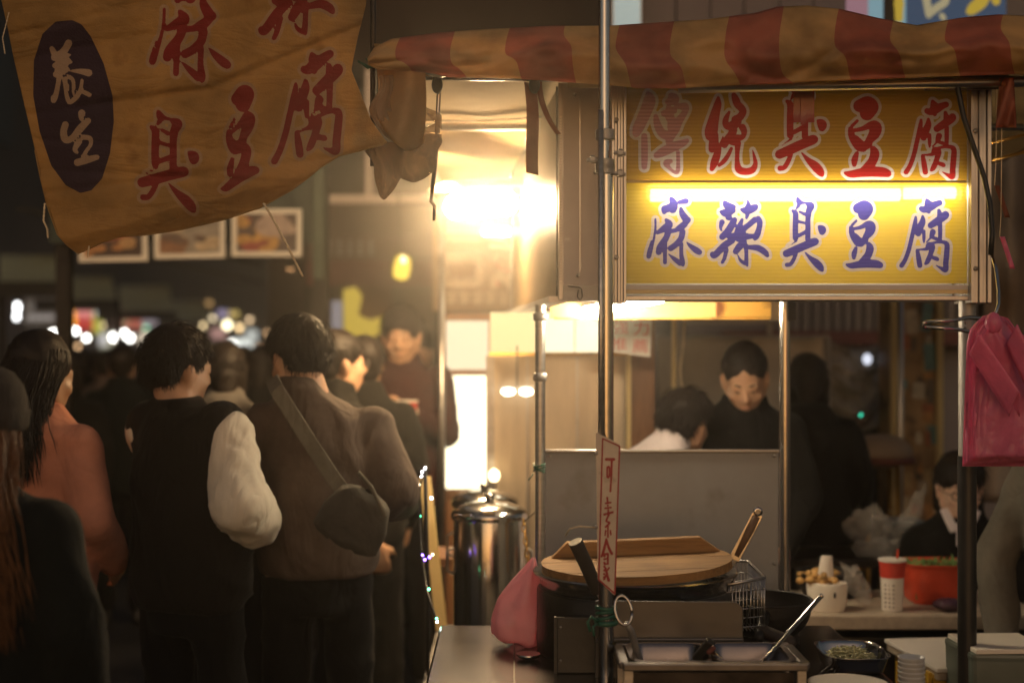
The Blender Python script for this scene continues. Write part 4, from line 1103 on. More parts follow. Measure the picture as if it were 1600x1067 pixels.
# lamp ----------------------------------------------------------------
lamp = thing('hanging_lamp', 'blazing warm lamp hanging under the canopy by the side sign', 'lamp', P(750, 320, 4.6))
la0, la1 = P(714, 323, 4.80), P(790, 318, 5.0)
MB().caps(la0, la1, .042, .042, 16).build('bulb', M['e_key'], lamp, smooth=True)
hx_ = (la1 - la0).normalized()
def hood(u, v):  # added shade, unseen, keeps the bulb's upward light off the canopy roof
    a = math.pi * (.14 + .72 * v); side = Vector((-hx_.y, hx_.x, 0)).normalized()
    return la0.lerp(la1, u * 1.5 - .25) + side * .085 * math.cos(a) + Vector((0, 0, .035 + .052 * math.sin(a)))
MB().grid(hood, 10, 14).build('shade', sheetmat('added_milky_shade', (.42, .34, .24), .22, .03, .5), lamp, smooth=True, solid=.002)
MB().tube([la1, la1 + Vector((.05, .03, .01))], [.03, .022], 12).build('socket', M['steel_dull'], lamp, smooth=True)
MB().tube([la1 + Vector((.05, .03, .01)), la1 + Vector((.07, .05, .12)), (.055, 5.1, 2.2)], .003, 6).build('cord', M['cable'], lamp, smooth=True)
l2 = thing('hanging_lamp', 'smaller warm lamp hanging just below and behind the blazing one', 'lamp', P(775, 362, 6.0))
MB().caps(P(760, 362, 5.9), P(792, 362, 5.9), .017, .017, 12).build('bulb', emit('lamp_small', (1, .8, .5), 40), l2, smooth=True)
MB().tube([P(776, 355, 5.9), P(776, 300, 5.9)], .003, 6).build('cord', M['cable'], l2)
lt = thing('tube_lamp', 'bright white tube lamp slanting under the lower edge of the sign', 'lamp', P(975, 480, 3.95))
t0, t1 = P(916, 488, 4.3), P(1032, 467, 3.82)
MB().caps(t0, t1, .0125, .0125, 14).build('tube', M['e_tube'], lt, smooth=True)
MB().bar(t0 + Vector((0, .0, .024)), t1 + Vector((0, 0, .024)), .035, .018).build('fitting', M['alu'], lt)
MB().tube([t0.lerp(t1, .5) + Vector((0, 0, .03)), t0.lerp(t1, .5) + Vector((0, 0, .60))], .003, 6).build('hanger', M['cable'], lt)

# banner --------------------------------------------------------------
def ban_d(x, y):
    d = 3.24 + .10 * (x / 600) + .05 * (y / 400) * (1 - x / 700)
    d += .020 * math.sin(x * .013 + y * .006) + .010 * noise.noise(Vector((x * .008, y * .02, 1)))
    s1 = y - (160 - (x - 180) * .14 - max(0, x - 330) * .28)
    d += .010 * math.exp(-(s1 / 7) ** 2) * (1 if x > 120 else .5)
    for k_, (c0, sl, wd, am) in enumerate(((60, -.25, 5, .004), (215, .06, 5, .004), (262, .05, 4, .004), (100, -.2, 8, .005), (310, -.12, 6, .006))):
        d += am * math.exp(-((y - c0 - sl * x) / wd) ** 2)
    edge = max(0, y - (372 - .28 * max(0, x - 120)))
    d += .0010 * edge
    return d
outl = [(-6, -70), (2, 0), (12, 45), (20, 85), (40, 172), (55, 235), (63, 275), (75, 325), (90, 366), (104, 382), (122, 396), (138, 389), (160, 378), (190, 369), (225, 367), (280, 359), (350, 343), (405, 325), (455, 297), (478, 280), (500, 262), (530, 243), (560, 236), (598, 226), (604, 221), (592, 205), (580, 188), (566, 152), (549, 110), (553, 88), (560, 55), (572, 8), (574, -70)]
banner = thing('cloth_banner', 'ochre cloth banner with red brush lettering and dark oval, hanging upper left', 'banner', P(300, 0, 3.3))
pr = Printer(-8, -72, 606, 400, 3.6)
kf = poly_sdf(outl, pr.X, pr.Y)
RED_ = np.full(pr.X.shape, 1e9)
for key, bx, kx, ky in (('ma', (238, -40, 366, 120), -6, 16), ('la', (410, -78, 530, 78), -8, -34), ('chou', (214, 168, 312, 322), 0, 12), ('dou', (352, 148, 412, 306), -8, -34), ('fu', (427, 98, 538, 270), -4, -30)):
    C = place(circles(G[key]), *bx, kx, ky); np.minimum(RED_, sdf(C, pr.X, pr.Y), out=RED_)
WH = np.full(pr.X.shape, 1e9)
for key in ('yang', 'sheng'): np.minimum(WH, sdf(circles(G[key]), pr.X, pr.Y), out=WH)
oval = [(112, 34), (88, 36), (68, 55), (55, 95), (54, 150), (64, 205), (82, 258), (104, 288), (126, 300), (142, 296), (158, 278), (170, 240), (176, 190), (174, 150), (160, 100), (140, 58), (126, 40)]
OV = poly_sdf(oval, pr.X, pr.Y) - 2
out = pr.run([('white', WH), ('dark', OV), ('red', RED_), ('halo', RED_ - 5)], kf)
m_ban = mat('ochre_banner_cloth', (0.56, 0.365, 0.15), .85, 0, .35, 5, .4, 300, .05, trans=.48, wrinkle=(5, .4, 3.0), spec=.2, spots=((.40, .24, .09), 11, .60))
m_bred = mat('banner_red_print', (0.33, 0.045, 0.038), .8, 0, .3, 8, .4, 300, .05, trans=.3, wrinkle=(5, .4, 3.0), spec=.2)
m_bdark = mat('banner_dark_print', (0.055, 0.034, 0.048), .8, 0, .2, 8, .4, 190, .05, trans=.15, spec=.2)
m_bwh = mat('banner_white_print', (0.50, 0.36, 0.25), .8, 0, .2, 8, .4, 190, .05, trans=.3, spec=.2)
m_bhalo = mat('banner_halo_print', (0.54, 0.38, 0.24), .8, 0, .3, 8, .4, 190, .05, trans=.35, spec=.2)
bfn = lambda x, y: P(x, y, ban_d(x, y))
mb = MB(); cache = {}
for mi, k_ in enumerate(('rest', 'red', 'dark', 'white', 'halo')): polys_to_mb(mb, out.get(k_, []), bfn, mi, cache)
mb.build('cloth', [m_ban, m_bred, m_bdark, m_bwh, m_bhalo], banner, smooth=True, solid=.0012)
hem = [p_ for p_ in outl if p_[1] > 200]
MB().tube([bfn(x, y) for x, y in outl[5:25]], .0024, 6, False).build('hem', m_ban, banner, smooth=True)
def cord(pts, r, name, par, tw=True):
    q = MB(); pts = [Vector(p_) for p_ in pts]; n = 46
    P_ = []
    for i in range(n):
        t = i / (n - 1) * (len(pts) - 1); k_ = min(int(t), len(pts) - 2); P_.append(pts[k_].lerp(pts[k_ + 1], t - k_))
    for s in (0, math.pi):
        q.tube([p_ + Vector((math.cos(i * .9 + s) * r * .7, math.sin(i * .9 + s) * r * .7, 0)) for i, p_ in enumerate(P_)], r, 5)
    return q.build(name, M['rope'], par, smooth=True)
cord([P(412, 318, 3.32), P(428, 345, 3.31), P(447, 380, 3.31), P(462, 410, 3.31), P(473, 432, 3.31)], .0021, 'cord', banner)
cord([P(70, 318, 3.26), P(68, 345, 3.26), P(74, 358, 3.26), P(75, 372, 3.26)], .0016, 'cord', banner)
cord([P(139, 385, 3.28), P(137, 402, 3.28)], .0012, 'cord', banner)
cord([P(14, 20, 3.22), P(4, 60, 3.22), P(8, 85, 3.22)], .0009, 'cord', banner)
bp = thing('banner_pole', 'dark grey pole behind the banner edge tied with green twine', 'pole', (P(585, 0, 3.42).x, 3.42, 0))
x = P(583, 0, 3.46).x
MB().tube([(x, 3.46, P(0, 260, 3.46).z), (x, 3.46, 2.72)], .0075, 10).build('tube', M['steel_dark'], bp, smooth=True)
MB().tube([P(583, 96, 3.46), P(600, 100, 3.46), P(640, 118, 3.47), P(660, 121, 3.49)], .006, 8).build('arm', M['steel_dark'], bp, smooth=True)
q = MB()
for k_ in range(7): q.tube([P(560 + 6 * k_, 96 + 4 * math.sin(k_ * 2.2), 3.43), P(575 + 4 * k_, 104 + 3 * math.cos(k_), 3.42), P(590 + 2 * k_, 98 + 5 * math.sin(k_), 3.44)], .003, 5)
q.build('twine', M['green_tie'], bp, smooth=True)
bt = thing('banner_rail', 'horizontal rail above the frame carrying the ochre banner', 'rail', P(280, -70, 3.3))
MB().tube([P(-40, -72, 3.22), P(640, -72, 3.46)], .012, 10).build('tube', M['steel'], bt, smooth=True)
MB().tube([P(-30, -72, 3.22), (P(-30, 0, 3.22).x, 3.22, 0)], .014, 10).build('support', M['steel_dark'], bt, smooth=True)

# thin street-wide haze added to imitate lens veil and lamp glow
hm, n, l, out = newmat('glare_air')
pv = n.new('ShaderNodeVolumePrincipled'); pv.inputs['Color'].default_value = (.92, .88, .82, 1); pv.inputs['Density'].default_value = 0.008; pv.inputs['Anisotropy'].default_value = 0.86
l.new(pv.outputs[0], out.inputs['Volume'])
MB().box((0, 36, 6.85), (50, 102, 15.7)).build('haze', hm)['kind'] = 'stuff'

# added volume that scatters a lens-like glow round the lamp
sm_, n, l, out = newmat('lamp_glow_air')
pv = n.new('ShaderNodeVolumePrincipled'); pv.inputs['Color'].default_value = (.95, .90, .82, 1); pv.inputs['Density'].default_value = 0.048; pv.inputs['Anisotropy'].default_value = 0.82
l.new(pv.outputs[0], out.inputs['Volume'])
MB().ell((-.16, 4.75, 1.92), (1.05, 1.25, .80), nu=40, nv=28).build('lamp_glow', sm_, smooth=True)['kind'] = 'stuff'

for a, b_ in ((858, 712), (1210, 712), (858, 880), (1210, 880)):
    MB().lathe([(.001, -.004), (.004, -.004), (.005, .001), (.001, .002)], P(a, b_, 3.970), 10, M=Matrix.Rotation(R(90), 3, 'X')).build('screw', M['steel'], spl, smooth=True)
# ================================================================== COOKING GEAR ON THE CART
# stove housing
st = thing('stove_box', 'sooty black stove housing under the big pot', 'stove', (P(990, 0, 3.4).x, 3.4, TOP))
zt_ = P(0, 893, 3.45).z - .034
_pcx = P(992, 0, 3.45).x
MB().lathe([(.236, TOP + .001), (.238, TOP + .01), (.238, zt_ - .006), (.234, zt_)], (_pcx, 3.45, 0), 56).build('drum', M['steel_dark'], st, smooth=True, auto=40)
MB().box((P(918, 0, 3.2).x, 3.206, (TOP + zt_) / 2 - .014), (px2m(96, 3.2), .010, zt_ - TOP - .028)).build('front_panel', M['black'], st, bevel=.003)
MB().box((P(868, 0, 3.2).x, 3.208, (TOP + zt_) / 2 - .014), (.006, .014, zt_ - TOP - .028)).build('seam', M['black'], st)
for z in (TOP + .03, zt_ - .05): MB().ell((P(876, 0, 3.2).x, 3.200, z), .003).build('rivet', M['steel'], st, smooth=True)
gp = thing('guard_plate', 'brushed steel guard plate with rounded corner in front of the pot', 'plate', (P(1060, 0, 3.17).x, 3.17, TOP))
a, b_ = P(930, 940, 3.165), P(1161, 1012, 3.165)
poly = [(a.x, b_.z - .10), (b_.x, b_.z - .10)]
for t in np.linspace(0, math.pi / 2, 8): poly.append((b_.x - .022 + .022 * math.cos(t), a.z - .022 + .022 * math.sin(t)))
poly.append((a.x, a.z + .003))
n_ = len(poly)
MB().add([(x, 3.165, z) for x, z in poly] + [(x, 3.171, z) for x, z in poly], [tuple(range(n_)), tuple(reversed(range(n_, 2 * n_)))] + [(i, i + n_, (i + 1) % n_ + n_, (i + 1) % n_) for i in range(n_)]).build('plate', M['plate'], gp, bevel=.0015)
MB().box(((a.x + b_.x) / 2, 3.158, P(0, 1000, 3.16).z), (b_.x - a.x, .012, .012)).build('lip', M['plate'], gp, bevel=.003)
# pot
PC = Vector((P(992, 0, 3.45).x, 3.45, 0)); ZR = P(0, 893, 3.45).z
pot = thing('cooking_pot', 'wide steel cooking pot with flared rim on the stove', 'pot', (PC.x, PC.y, TOP))
MB().lathe([(.20, TOP + .01), (.222, TOP + .03), (.226, ZR - .045), (.232, ZR - .012), (.246, ZR - .002), (.248, ZR + .004), (.244, ZR + .007), (.230, ZR - .002), (.222, ZR - .03), (.205, TOP + .05)], (PC.x, PC.y, 0), 64).build('body', M['polished'], pot, smooth=True, auto=50)
# wooden lid with upright plank handle
lid = thing('pot_lid', 'round pale wooden pot lid with an upright plank handle', 'lid', (PC.x + .003, PC.y, ZR + .008))
RL = Matrix.Rotation(R(-2.4), 3, 'Y') @ Matrix.Rotation(R(1.0), 3, 'X')
RLi = RL
lc = Vector((PC.x + .004, PC.y, ZR + .020))
MB_l = MB()
bw = .228 * 2 / 6
for i in range(6):                                      # boards of the lid, cut to the circle
    x0, x1 = -.228 + bw * i + .0006, -.228 + bw * (i + 1) - .0006
    top, bot = [], []
    ys = np.linspace(x0, x1, 8)
    out_ = [(y, -math.sqrt(max(0, .229 ** 2 - y * y))) for y in ys] + [(y, math.sqrt(max(0, .229 ** 2 - y * y))) for y in ys[::-1]]
    dz = .0006 * (i % 2)
    n_ = len(out_); v_ = [lc + RL @ Vector((q_[1], q_[0], -.010)) for q_ in out_] + [lc + RL @ Vector((q_[1], q_[0], .010 + dz)) for q_ in out_]
    MB().add(v_, [tuple(range(n_)), tuple(reversed(range(n_, 2 * n_)))] + [(k_, (k_ + 1) % n_, (k_ + 1) % n_ + n_, k_ + n_) for k_ in range(n_)]).build('plank', M['wood_lid'], lid, bevel=.0015, seg=1)
hp = [(-.205, .010), (-.165, .048), (.165, .048), (.215, .010)]
v_ = [lc + RL @ Vector((x, .058, z)) for x, z in hp] + [lc + RL @ Vector((x, .088, z)) for x, z in hp]
MB().add(v_, [(0, 1, 2, 3), (7, 6, 5, 4), (0, 4, 5, 1), (1, 5, 6, 2), (2, 6, 7, 3), (3, 7, 4, 0)]).build('handle', M['wood_lid'], lid, bevel=.003)
# thick dark ladle handle leaning on the lid's edge
dh = thing('ladle', 'thick dark wooden ladle handle leaning out of the pot behind the pole', 'ladle', P(900, 850, 3.20))
MB().tube([P(899, 846, 3.205), P(915, 880, 3.22), P(934, 924, 3.24)], [.0165, .016, .015], 16).build('handle', M['wood_dark'], dh, smooth=True, auto=50)
MB().tube([P(934, 924, 3.24), P(948, 955, 3.27), P(955, 975, 3.30)], [.006, .006, .006], 8).build('shaft', M['steel'], dh, smooth=True)
# wooden-handled turner behind the lid
sp = thing('turner', 'turner with wooden handle and steel end sticking up behind the lid', 'turner', P(1143, 880, 3.55))
MB().tube([P(1182, 806, 3.55), P(1172, 826, 3.55), P(1150, 868, 3.55)], [.0095, .0115, .0095], 12).build('handle', M['wood_handle'], sp, smooth=True)
MB().bar(P(1184, 802, 3.552), P(1146, 874, 3.546), .028, .007, (0, 1, 0)).build('tang', M['polished'], sp, bevel=.001)
MB().lathe([(.006, -.003), (.012, -.003), (.012, .003), (.006, .003)], P(1184, 799, 3.55), 14, M=Matrix.Rotation(R(90), 3, 'X')).build('end_ring', M['polished'], sp, smooth=True)
MB().bar(P(1148, 870, 3.55), P(1136, 892, 3.55), .020, .004, (0, 1, 0)).bar(P(1136, 892, 3.55), P(1110, 945, 3.60), .05, .003, (0, 1, 0)).build('blade', M['polished'], sp, bevel=.001)
# wire basket
wb = thing('wire_basket', 'black wire frying basket hooked beside the pot', 'basket', P(1160, 980, 3.48))
A0, A1, A2, A3 = P(1118, 922, 3.36), P(1196, 905, 3.36), P(1196, 902, 3.52), P(1150, 876, 3.62)
def wire(par, pts, r=.0016, name='wire', m=None): return MB().tube(pts, r, 6).build(name, m or M['steel'], par, smooth=True)
xa, xb, ya, yb, zt3, zb3 = P(1122, 0, 3.36).x, P(1195, 0, 3.36).x, 3.36, 3.60, P(0, 910, 3.36).z, P(0, 985, 3.36).z
rim = [(xa, ya, zt3 - .01), (xb, ya, zt3 + .012), (xb, yb, zt3 + .014), (xa, yb, zt3 + .012), (xa, ya, zt3 - .01)]
wire(wb, rim, .0042, 'rim', M['steel'])
q = MB()
for i in range(14):
    t = i / 13; x = xa + (xb - xa) * t
    q.tube([(x, ya, zt3 - .01 + .02 * t), (x, ya + .004, zb3)], .0015, 5); q.tube([(x, yb, zt3 + .012), (x, yb - .004, zb3)], .0011, 5); q.tube([(x, ya, zb3), (x, yb, zb3)], .0011, 5)
for i in range(16):
    y = ya + (yb - ya) * i / 15
    q.tube([(xb, y, zt3 + .012), (xb - .003, y, zb3)], .0015, 5); q.tube([(xa, y, zt3), (xa + .003, y, zb3)], .0011, 5)
for k_ in range(5):
    z = zt3 - .008 - (zt3 - zb3) * (k_ + .6) / 5.3
    q.tube([(xa, ya, z - .004), (xb, ya, z + .006), (xb, yb, z + .006), (xa, yb, z), (xa, ya, z - .004)], .0016, 5)
q.build('mesh', M['steel'], wb, smooth=True)
wire(wb, [((xa + xb) / 2 + .01, ya - .002, zb3 + .02), ((xa + xb) / 2 + .02, ya - .01, zt3 - .05), ((xa + xb) / 2 + .022, ya - .004, zt3)], .0022, 'handle')
wh = MB().ell(P(1108, 938, 3.30), (.008, .006, .011)); wh.build('hook_knob', M['wood_lid'], wb, smooth=True)
# wok
wk = thing('wok', 'black iron wok with a wooden side handle beside the basket', 'wok', (P(1192, 0, 3.55).x, 3.55, TOP))
wc = Vector((P(1192, 0, 3.55).x, 3.55, P(0, 936, 3.55).z)); rw = .120
prof = []
for t in np.linspace(.18, math.pi / 2, 12): prof.append((rw * math.sin(t), -.105 * math.cos(t) ** .8))
prof += [(rw + .004, .002), (rw + .001, .005)] + [(rw * .97 * math.sin(t), -.100 * math.cos(t) ** .8 + .003) for t in np.linspace(math.pi / 2, .18, 12)]
MB().lathe(prof, wc, 48).build('bowl', M['iron'], wk, smooth=True, auto=60)
MB().tube([P(1196, 960, 3.43), P(1188, 985, 3.38), P(1184, 998, 3.33)], .013, 10).build('handle_socket', M['iron'], wk, smooth=True)
MB().caps(P(1190, 985, 3.37), P(1232, 1003, 3.33), .016, .018, 14).build('handle', M['wood_dark'], wk, smooth=True)
MB().lathe([(.09, TOP + .001), (.09, wc.z - .085), (.075, wc.z - .075)], (wc.x, wc.y, 0), 24, caps=False).build('ring_stand', M['iron'], wk, smooth=True)

# sauce bins
tr = thing('sauce_tray', 'steel two-bin sauce tray in its frame at the cart front', 'tray', (P(1110, 0, 3.03).x, 3.03, TOP))
tx0, tx1, ty0, ty1 = P(972, 0, 2.95).x, P(1259, 0, 2.95).x, 2.93, 3.12
tz = P(0, 1036, 2.94).z
xm = P(1112, 0, 3.0).x
def bin_(x0, x1, y0, y1, z, dep, lip, name):
    q = MB(); rows = []
    for (ins, dz) in ((-lip, -.004), (-lip, 0), (0, 0), (.006, -.008), (.010, -dep), ):
        rows.append((ins, dz))
    N_ = 10
    def ring(ins, dz):
        r = .03; pts = []
        for (cx_, cy_, a0) in ((x1 - r, y1 - r, 0), (x0 + r, y1 - r, 90), (x0 + r, y0 + r, 180), (x1 - r, y0 + r, 270)):
            for k_ in range(N_):
                a = R(a0 + 90 * k_ / (N_ - 1)); rr_ = max(.003, r - ins)
                pts.append((cx_ + rr_ * math.cos(a), cy_ + rr_ * math.sin(a), z + dz))
        return pts
    n_ = 4 * N_
    for i, (ins, dz) in enumerate(rows):
        q.v += ring(ins, dz)
        if i:
            b0 = (i - 1) * n_
            for k_ in range(n_): q.f.append((b0 + k_, b0 + n_ + k_, b0 + n_ + (k_ + 1) % n_, b0 + (k_ + 1) % n_)); q.m.append(0)
    q.f.append(tuple(range((len(rows) - 1) * n_, len(rows) * n_))); q.m.append(0)
    return q.build(name, M['bin'], tr, smooth=True, auto=45, solid=.0012)
bin_(tx0 + .030, xm - .010, ty0 + .014, ty1 - .004, tz + .004, .06, .012, 'bin')
bin_(xm + .010, tx1 - .028, ty0 + .014, ty1 - .004, tz + .004, .06, .012, 'bin')
for (x0, x1) in ((tx0 + .042, xm - .022), (xm + .022, tx1 - .04)):
    MB().box(((x0 + x1) / 2, (ty0 + ty1) / 2 + .004, tz - .046), (x1 - x0, ty1 - ty0 - .042, .004)).build('sauce', M['sauce'], tr)
q = MB().box(((tx0 + tx1) / 2, ty0, tz - .004), (tx1 - tx0, .022, .016)).box(((tx0 + tx1) / 2, ty1 + .012, tz - .004), (tx1 - tx0, .014, .012)).box((tx0 + .004, (ty0 + ty1) / 2 + .005, tz - .005), (.022, ty1 - ty0 - .012, .014)).box((tx1 - .004, (ty0 + ty1) / 2 + .005, tz - .005), (.022, ty1 - ty0 - .012, .014))
q.build('frame', M['frame_steel'], tr, bevel=.003)
for x in (tx0 + .012, tx1 - .012):
    for y in (ty0 + .006, ty1): MB().box((x, y, (TOP + tz - .012) / 2), (.018, .014, tz - .012 - TOP)).build('leg', M['steel'], tr)
MB().box(((tx0 + tx1) / 2, ty0 + .02, (TOP + tz) / 2 - .006), (tx1 - tx0 - .05, .004, tz - TOP - .03)).build('apron', M['steel_dark'], tr)
# ring-handled ladle, spoon, brush grip in the bins
rg = thing('ladle', 'steel ladle with a round ring handle leaning in the left sauce bin', 'ladle', P(985, 1000, 3.02))
cR = P(974, 953, 3.0)
MB().tube([cR + Vector((.018 * math.cos(a), .006 * math.sin(a), .029 * math.sin(a) - .006 * math.cos(a))) for a in np.linspace(0, 2 * math.pi, 26)], .0034, 8).build('ring', M['polished'], rg, smooth=True)
MB().tube([cR + Vector((.006, 0, -.028)), P(986, 985, 3.02), P(998, 1026, 3.05), P(1003, 1042, 3.06)], [.006, .0075, .008, .008], 10).build('handle', M['steel_dull'], rg, smooth=True)
MB().ell(P(1010, 1046, 3.07), (.022, .016, .012)).build('bowl', M['steel'], rg, smooth=True)
sn = thing('spoon', 'long pale steel spoon leaning out of the right sauce bin', 'spoon', P(1235, 980, 3.05))
pts = [P(1283, 931, 3.12), P(1262, 955, 3.09), P(1232, 988, 3.05), P(1197, 1028, 3.02), P(1188, 1040, 3.02)]
q = MB()
for i in range(4): q.bar(pts[i], pts[i + 1], (.011, .010, .008, .012)[i], .003, (0, 1, .3))
q.ell(P(1283, 931, 3.12), (.006, .003, .006)); q.build('handle', M['polished'], sn, bevel=.001)
MB().ell(P(1183, 1043, 3.02), (.018, .014, .008)).build('bowl', M['polished'], sn, smooth=True)
br = thing('ladle', 'short ladle with dark red-tipped grip resting on the bin divider', 'ladle', P(1105, 1015, 3.02))
MB().bar(P(1112, 1001, 3.0), P(1088, 1030, 3.03), .022, .016, (0, 1, 0)).build('grip', M['black'], br, bevel=.004)
MB().bar(P(1117, 1010, 2.985), P(1105, 1020, 2.99), .010, .010, (0, 1, 0)).build('red_tip', M['red_beam'], br, bevel=.003)
MB().tube([P(1112, 1019, 2.99), P(1126, 1030, 2.98), P(1133, 1036, 2.97)], [.006, .005, .006], 8).build('shaft', M['polished'], br, smooth=True)

# pole sign reading top to bottom
ps = thing('pole_sign', 'narrow cream plate with red frame and red brush lettering wired to the pole', 'sign', P(950, 930, 3.06))
DP = 3.045
def PS(x, y, dy=0): return P(x, y, DP - .0006 * (x - 950) + dy * 1.0)
q = MB(); qa = [(931, 675), (969, 694), (960, 930), (934, 905)]
v_ = [PS(x, y) for x, y in qa] + [PS(x, y) + Vector((0, .004, 0)) for x, y in qa]
q.add(v_, [(3, 2, 1, 0), (4, 5, 6, 7), (0, 1, 5, 4), (1, 2, 6, 5), (2, 3, 7, 6), (3, 0, 4, 7)]).build('plate', mat('cream_board', (.76, .62, .48), .6, spots=((.3, .2, .12), 14, .6)), ps)
fr = [(941.5, 685, 1.2), (968, 697, 1.2), (960.5, 927, 1.3), (935.5, 905, 1.3), (941.5, 685, 1.2)]
m_pr = mat('red_paint_lettering', (.42, .04, .035), .6)
for key in ('ke', 'su', 'shi', None):
    C = circles(G[key]) * np.array([1, 1, 1.35]) if key else np.concatenate([circles([[fr[i], fr[i + 1]]], 160) for i in range(4)])
    a, b_, c_, e = bbox(C); pr = Printer(a - .5, b_ - .5, c_ + .5, e + .5, .45 if key else .8)
    o_ = pr.run([('ink', sdf(C, pr.X, pr.Y))]); g = MB()
    polys_to_mb(g, o_.get('ink', []), lambda x, y: PS(x, y) + Vector((0, -.0012, 0)))
    g.build('character' if key else 'red_frame', m_pr, ps)
MB().tube([PS(931, 824), P(905, 822, 3.03), P(890, 826, 3.04), P(884, 836, 3.06)], .0017, 6).build('wire', M['rope'], ps, smooth=True)
for y in (708, 823): MB().ell(PS(931, y), .005).build('fixing', M['steel_dull'], ps, smooth=True)
# fixed to the rail of the pole by two clips
for y in (715, 890): MB().box((px_ - .002, 3.068, P(0, y, 3.07).z), (.012, .03, .010)).build('clip', M['steel_dull'], ps)

# pink bag on the counter
def soft_bag(name, fn, m, par=None, nu=56, nv=30):
    return MB().grid(fn, nu, nv).build(name, m, par, smooth=True, solid=.0008)
pb = thing('plastic_bag', 'pale pink plastic bag standing on the counter left of the pot', 'bag', P(812, 1003, 3.5))
def pbag(u, v):
    a = 2 * math.pi * u; prof = np.interp(v, [0, .05, .25, .5, .75, .92, 1], [.55, .9, 1.0, .90, .60, .22, .05])
    rx, ry = .066 * prof, .055 * prof
    cr = 1 + .10 * math.sin(5 * a + 4 * v) * (.3 + v) + .16 * noise.noise(Vector((math.cos(a) * 2, math.sin(a) * 2, v * 2.6)))
    c = P(808 + 22 * v * v + 4 * v, 1004, 3.5)
    return (c.x + rx * cr * math.cos(a), c.y + ry * cr * math.sin(a), TOP + .006 + .200 * v + .012 * (1 - prof) * math.sin(3 * a) - .010 * math.cos(a) * (1 - v))
soft_bag('film', pbag, M['pink_bag'], pb)
lidt = thing('small_dish', 'small round steel dish between the pink bag and the stove', 'dish', P(828, 1018, 3.35))
MB().lathe([(.012, 0), (.025, .004), (.03, .012), (.028, .012), (.02, .006)], (P(826, 0, 3.35).x, 3.35, TOP + .001), 20).build('bowl', M['polished'], lidt, smooth=True)

# magenta bag bundle on its hook, clip and hose
mbn = thing('plastic_bag_bundle', 'bundle of magenta plastic carrier bags hanging from a steel hook', 'bags', P(1560, 712, 3.34))
for k_ in range(9):                                     # each leaf of the bundle
    dd = 3.35 + .008 * k_; ox = 27 - 3.3 * k_
    def leaf(u, v, k_=k_, dd=dd, ox=ox):
        top = 500 + 6 * k_ * .3; xl = np.interp(v, [0, .08, .18, .5, 1], [1535, 1516, 1510, 1507, 1503]) + ox * .8
        xr = np.interp(v, [0, .1, .2, .5, 1], [1575, 1592, 1640, 1640, 1640])
        x = xl + (xr - xl) * u; y = top + 214 * v - 3 * k_ * (1 - v) + 10 * (1 - v) * abs(u - .35)
        return P(x, y, dd - .030 * math.exp(-((v - .12) / .18) ** 2) * math.cos(u * 2.5) + .010 * math.sin(u * 9 + v * 3 + k_) * (1 - .5 * v) + .006 * noise.noise(Vector((u * 11, v * 5, k_ + 4))) + .004 * noise.noise(Vector((u * 5, v * 6, k_))))
    MB().grid(leaf, 26, 34).build('bag', M['magenta_bag'], mbn, smooth=True, solid=.0006)
for s_, (x0, y0, x1, y1) in enumerate(((1522, 545, 1585, 625), (1580, 530, 1625, 610))):    # drooping handle loops
    def loop(u, v, x0=x0, y0=y0, x1=x1, y1=y1, s_=s_):
        a = math.pi * u; xx = x0 + (x1 - x0) * v + 8 * math.sin(a); yy = y0 + (y1 - y0) * v + 26 * (1 - math.sin(a)) * (.3 + .7 * v) - 20 * (1 - v) * u
        return P(xx + 16 * (u - .5), yy - 12 * math.sin(a), 3.315 - .022 * math.sin(a) - .012 * v)
    MB().grid(loop, 14, 20).build('handle_loop', M['magenta_bag'], mbn, smooth=True, solid=.002)
MB().ell(P(1552, 505, 3.335), (.020, .018, .026)).build('knot', M['magenta_bag'], mbn, smooth=True)
hk = thing('hook', 'bent steel hook under the cable holding the magenta bags', 'hook', P(1558, 480, 3.34))
MB().tube([P(1548, 395, 3.42), P(1556, 420, 3.40), P(1560, 455, 3.37), P(1560, 475, 3.345), P(1556, 488, 3.335), P(1550, 500, 3.335), P(1546, 512, 3.34)], .0042, 10).build('hook', M['polished'], hk, smooth=True)
hz = thing('hose', 'black cable curving down over the right end of the sign', 'cable', P(1540, 300, 3.45))
MB().tube([P(1494, 118, 3.46), P(1497, 142, 3.45), P(1506, 185, 3.45), P(1522, 232, 3.45), P(1538, 278, 3.45), P(1547, 320, 3.44), P(1550, 365, 3.43), P(1548, 398, 3.42)], .0065, 10).build('cable', M['cable'], hz, smooth=True)
cl = thing('clip', 'long chromed spring clip gripping the right sign post', 'clip', P(1500, 507, 3.42))
for s_ in (-1, 1):
    pts = [P(1447, 507 + 4 * s_, 3.50), P(1490, 507 + 6.5 * s_, 3.50), P(1512, 507 + 11 * s_, 3.55), P(1540, 507 + 9 * s_, 3.55)]
    q = MB().tube(pts, .0052, 8); q.build('arm', M['polished'], cl, smooth=True)
MB().tube([P(1449, 503, 3.50), P(1443, 504, 3.50), P(1443, 511, 3.50), P(1449, 512, 3.50)], .0052, 8).build('end', M['polished'], cl, smooth=True)
MB().tube([P(1508, 498 + k_ * 2.4, 3.56 + .01 * math.sin(k_ * 2.1)) for k_ in range(9)], .003, 6).build('spring', M['steel'], cl, smooth=True)
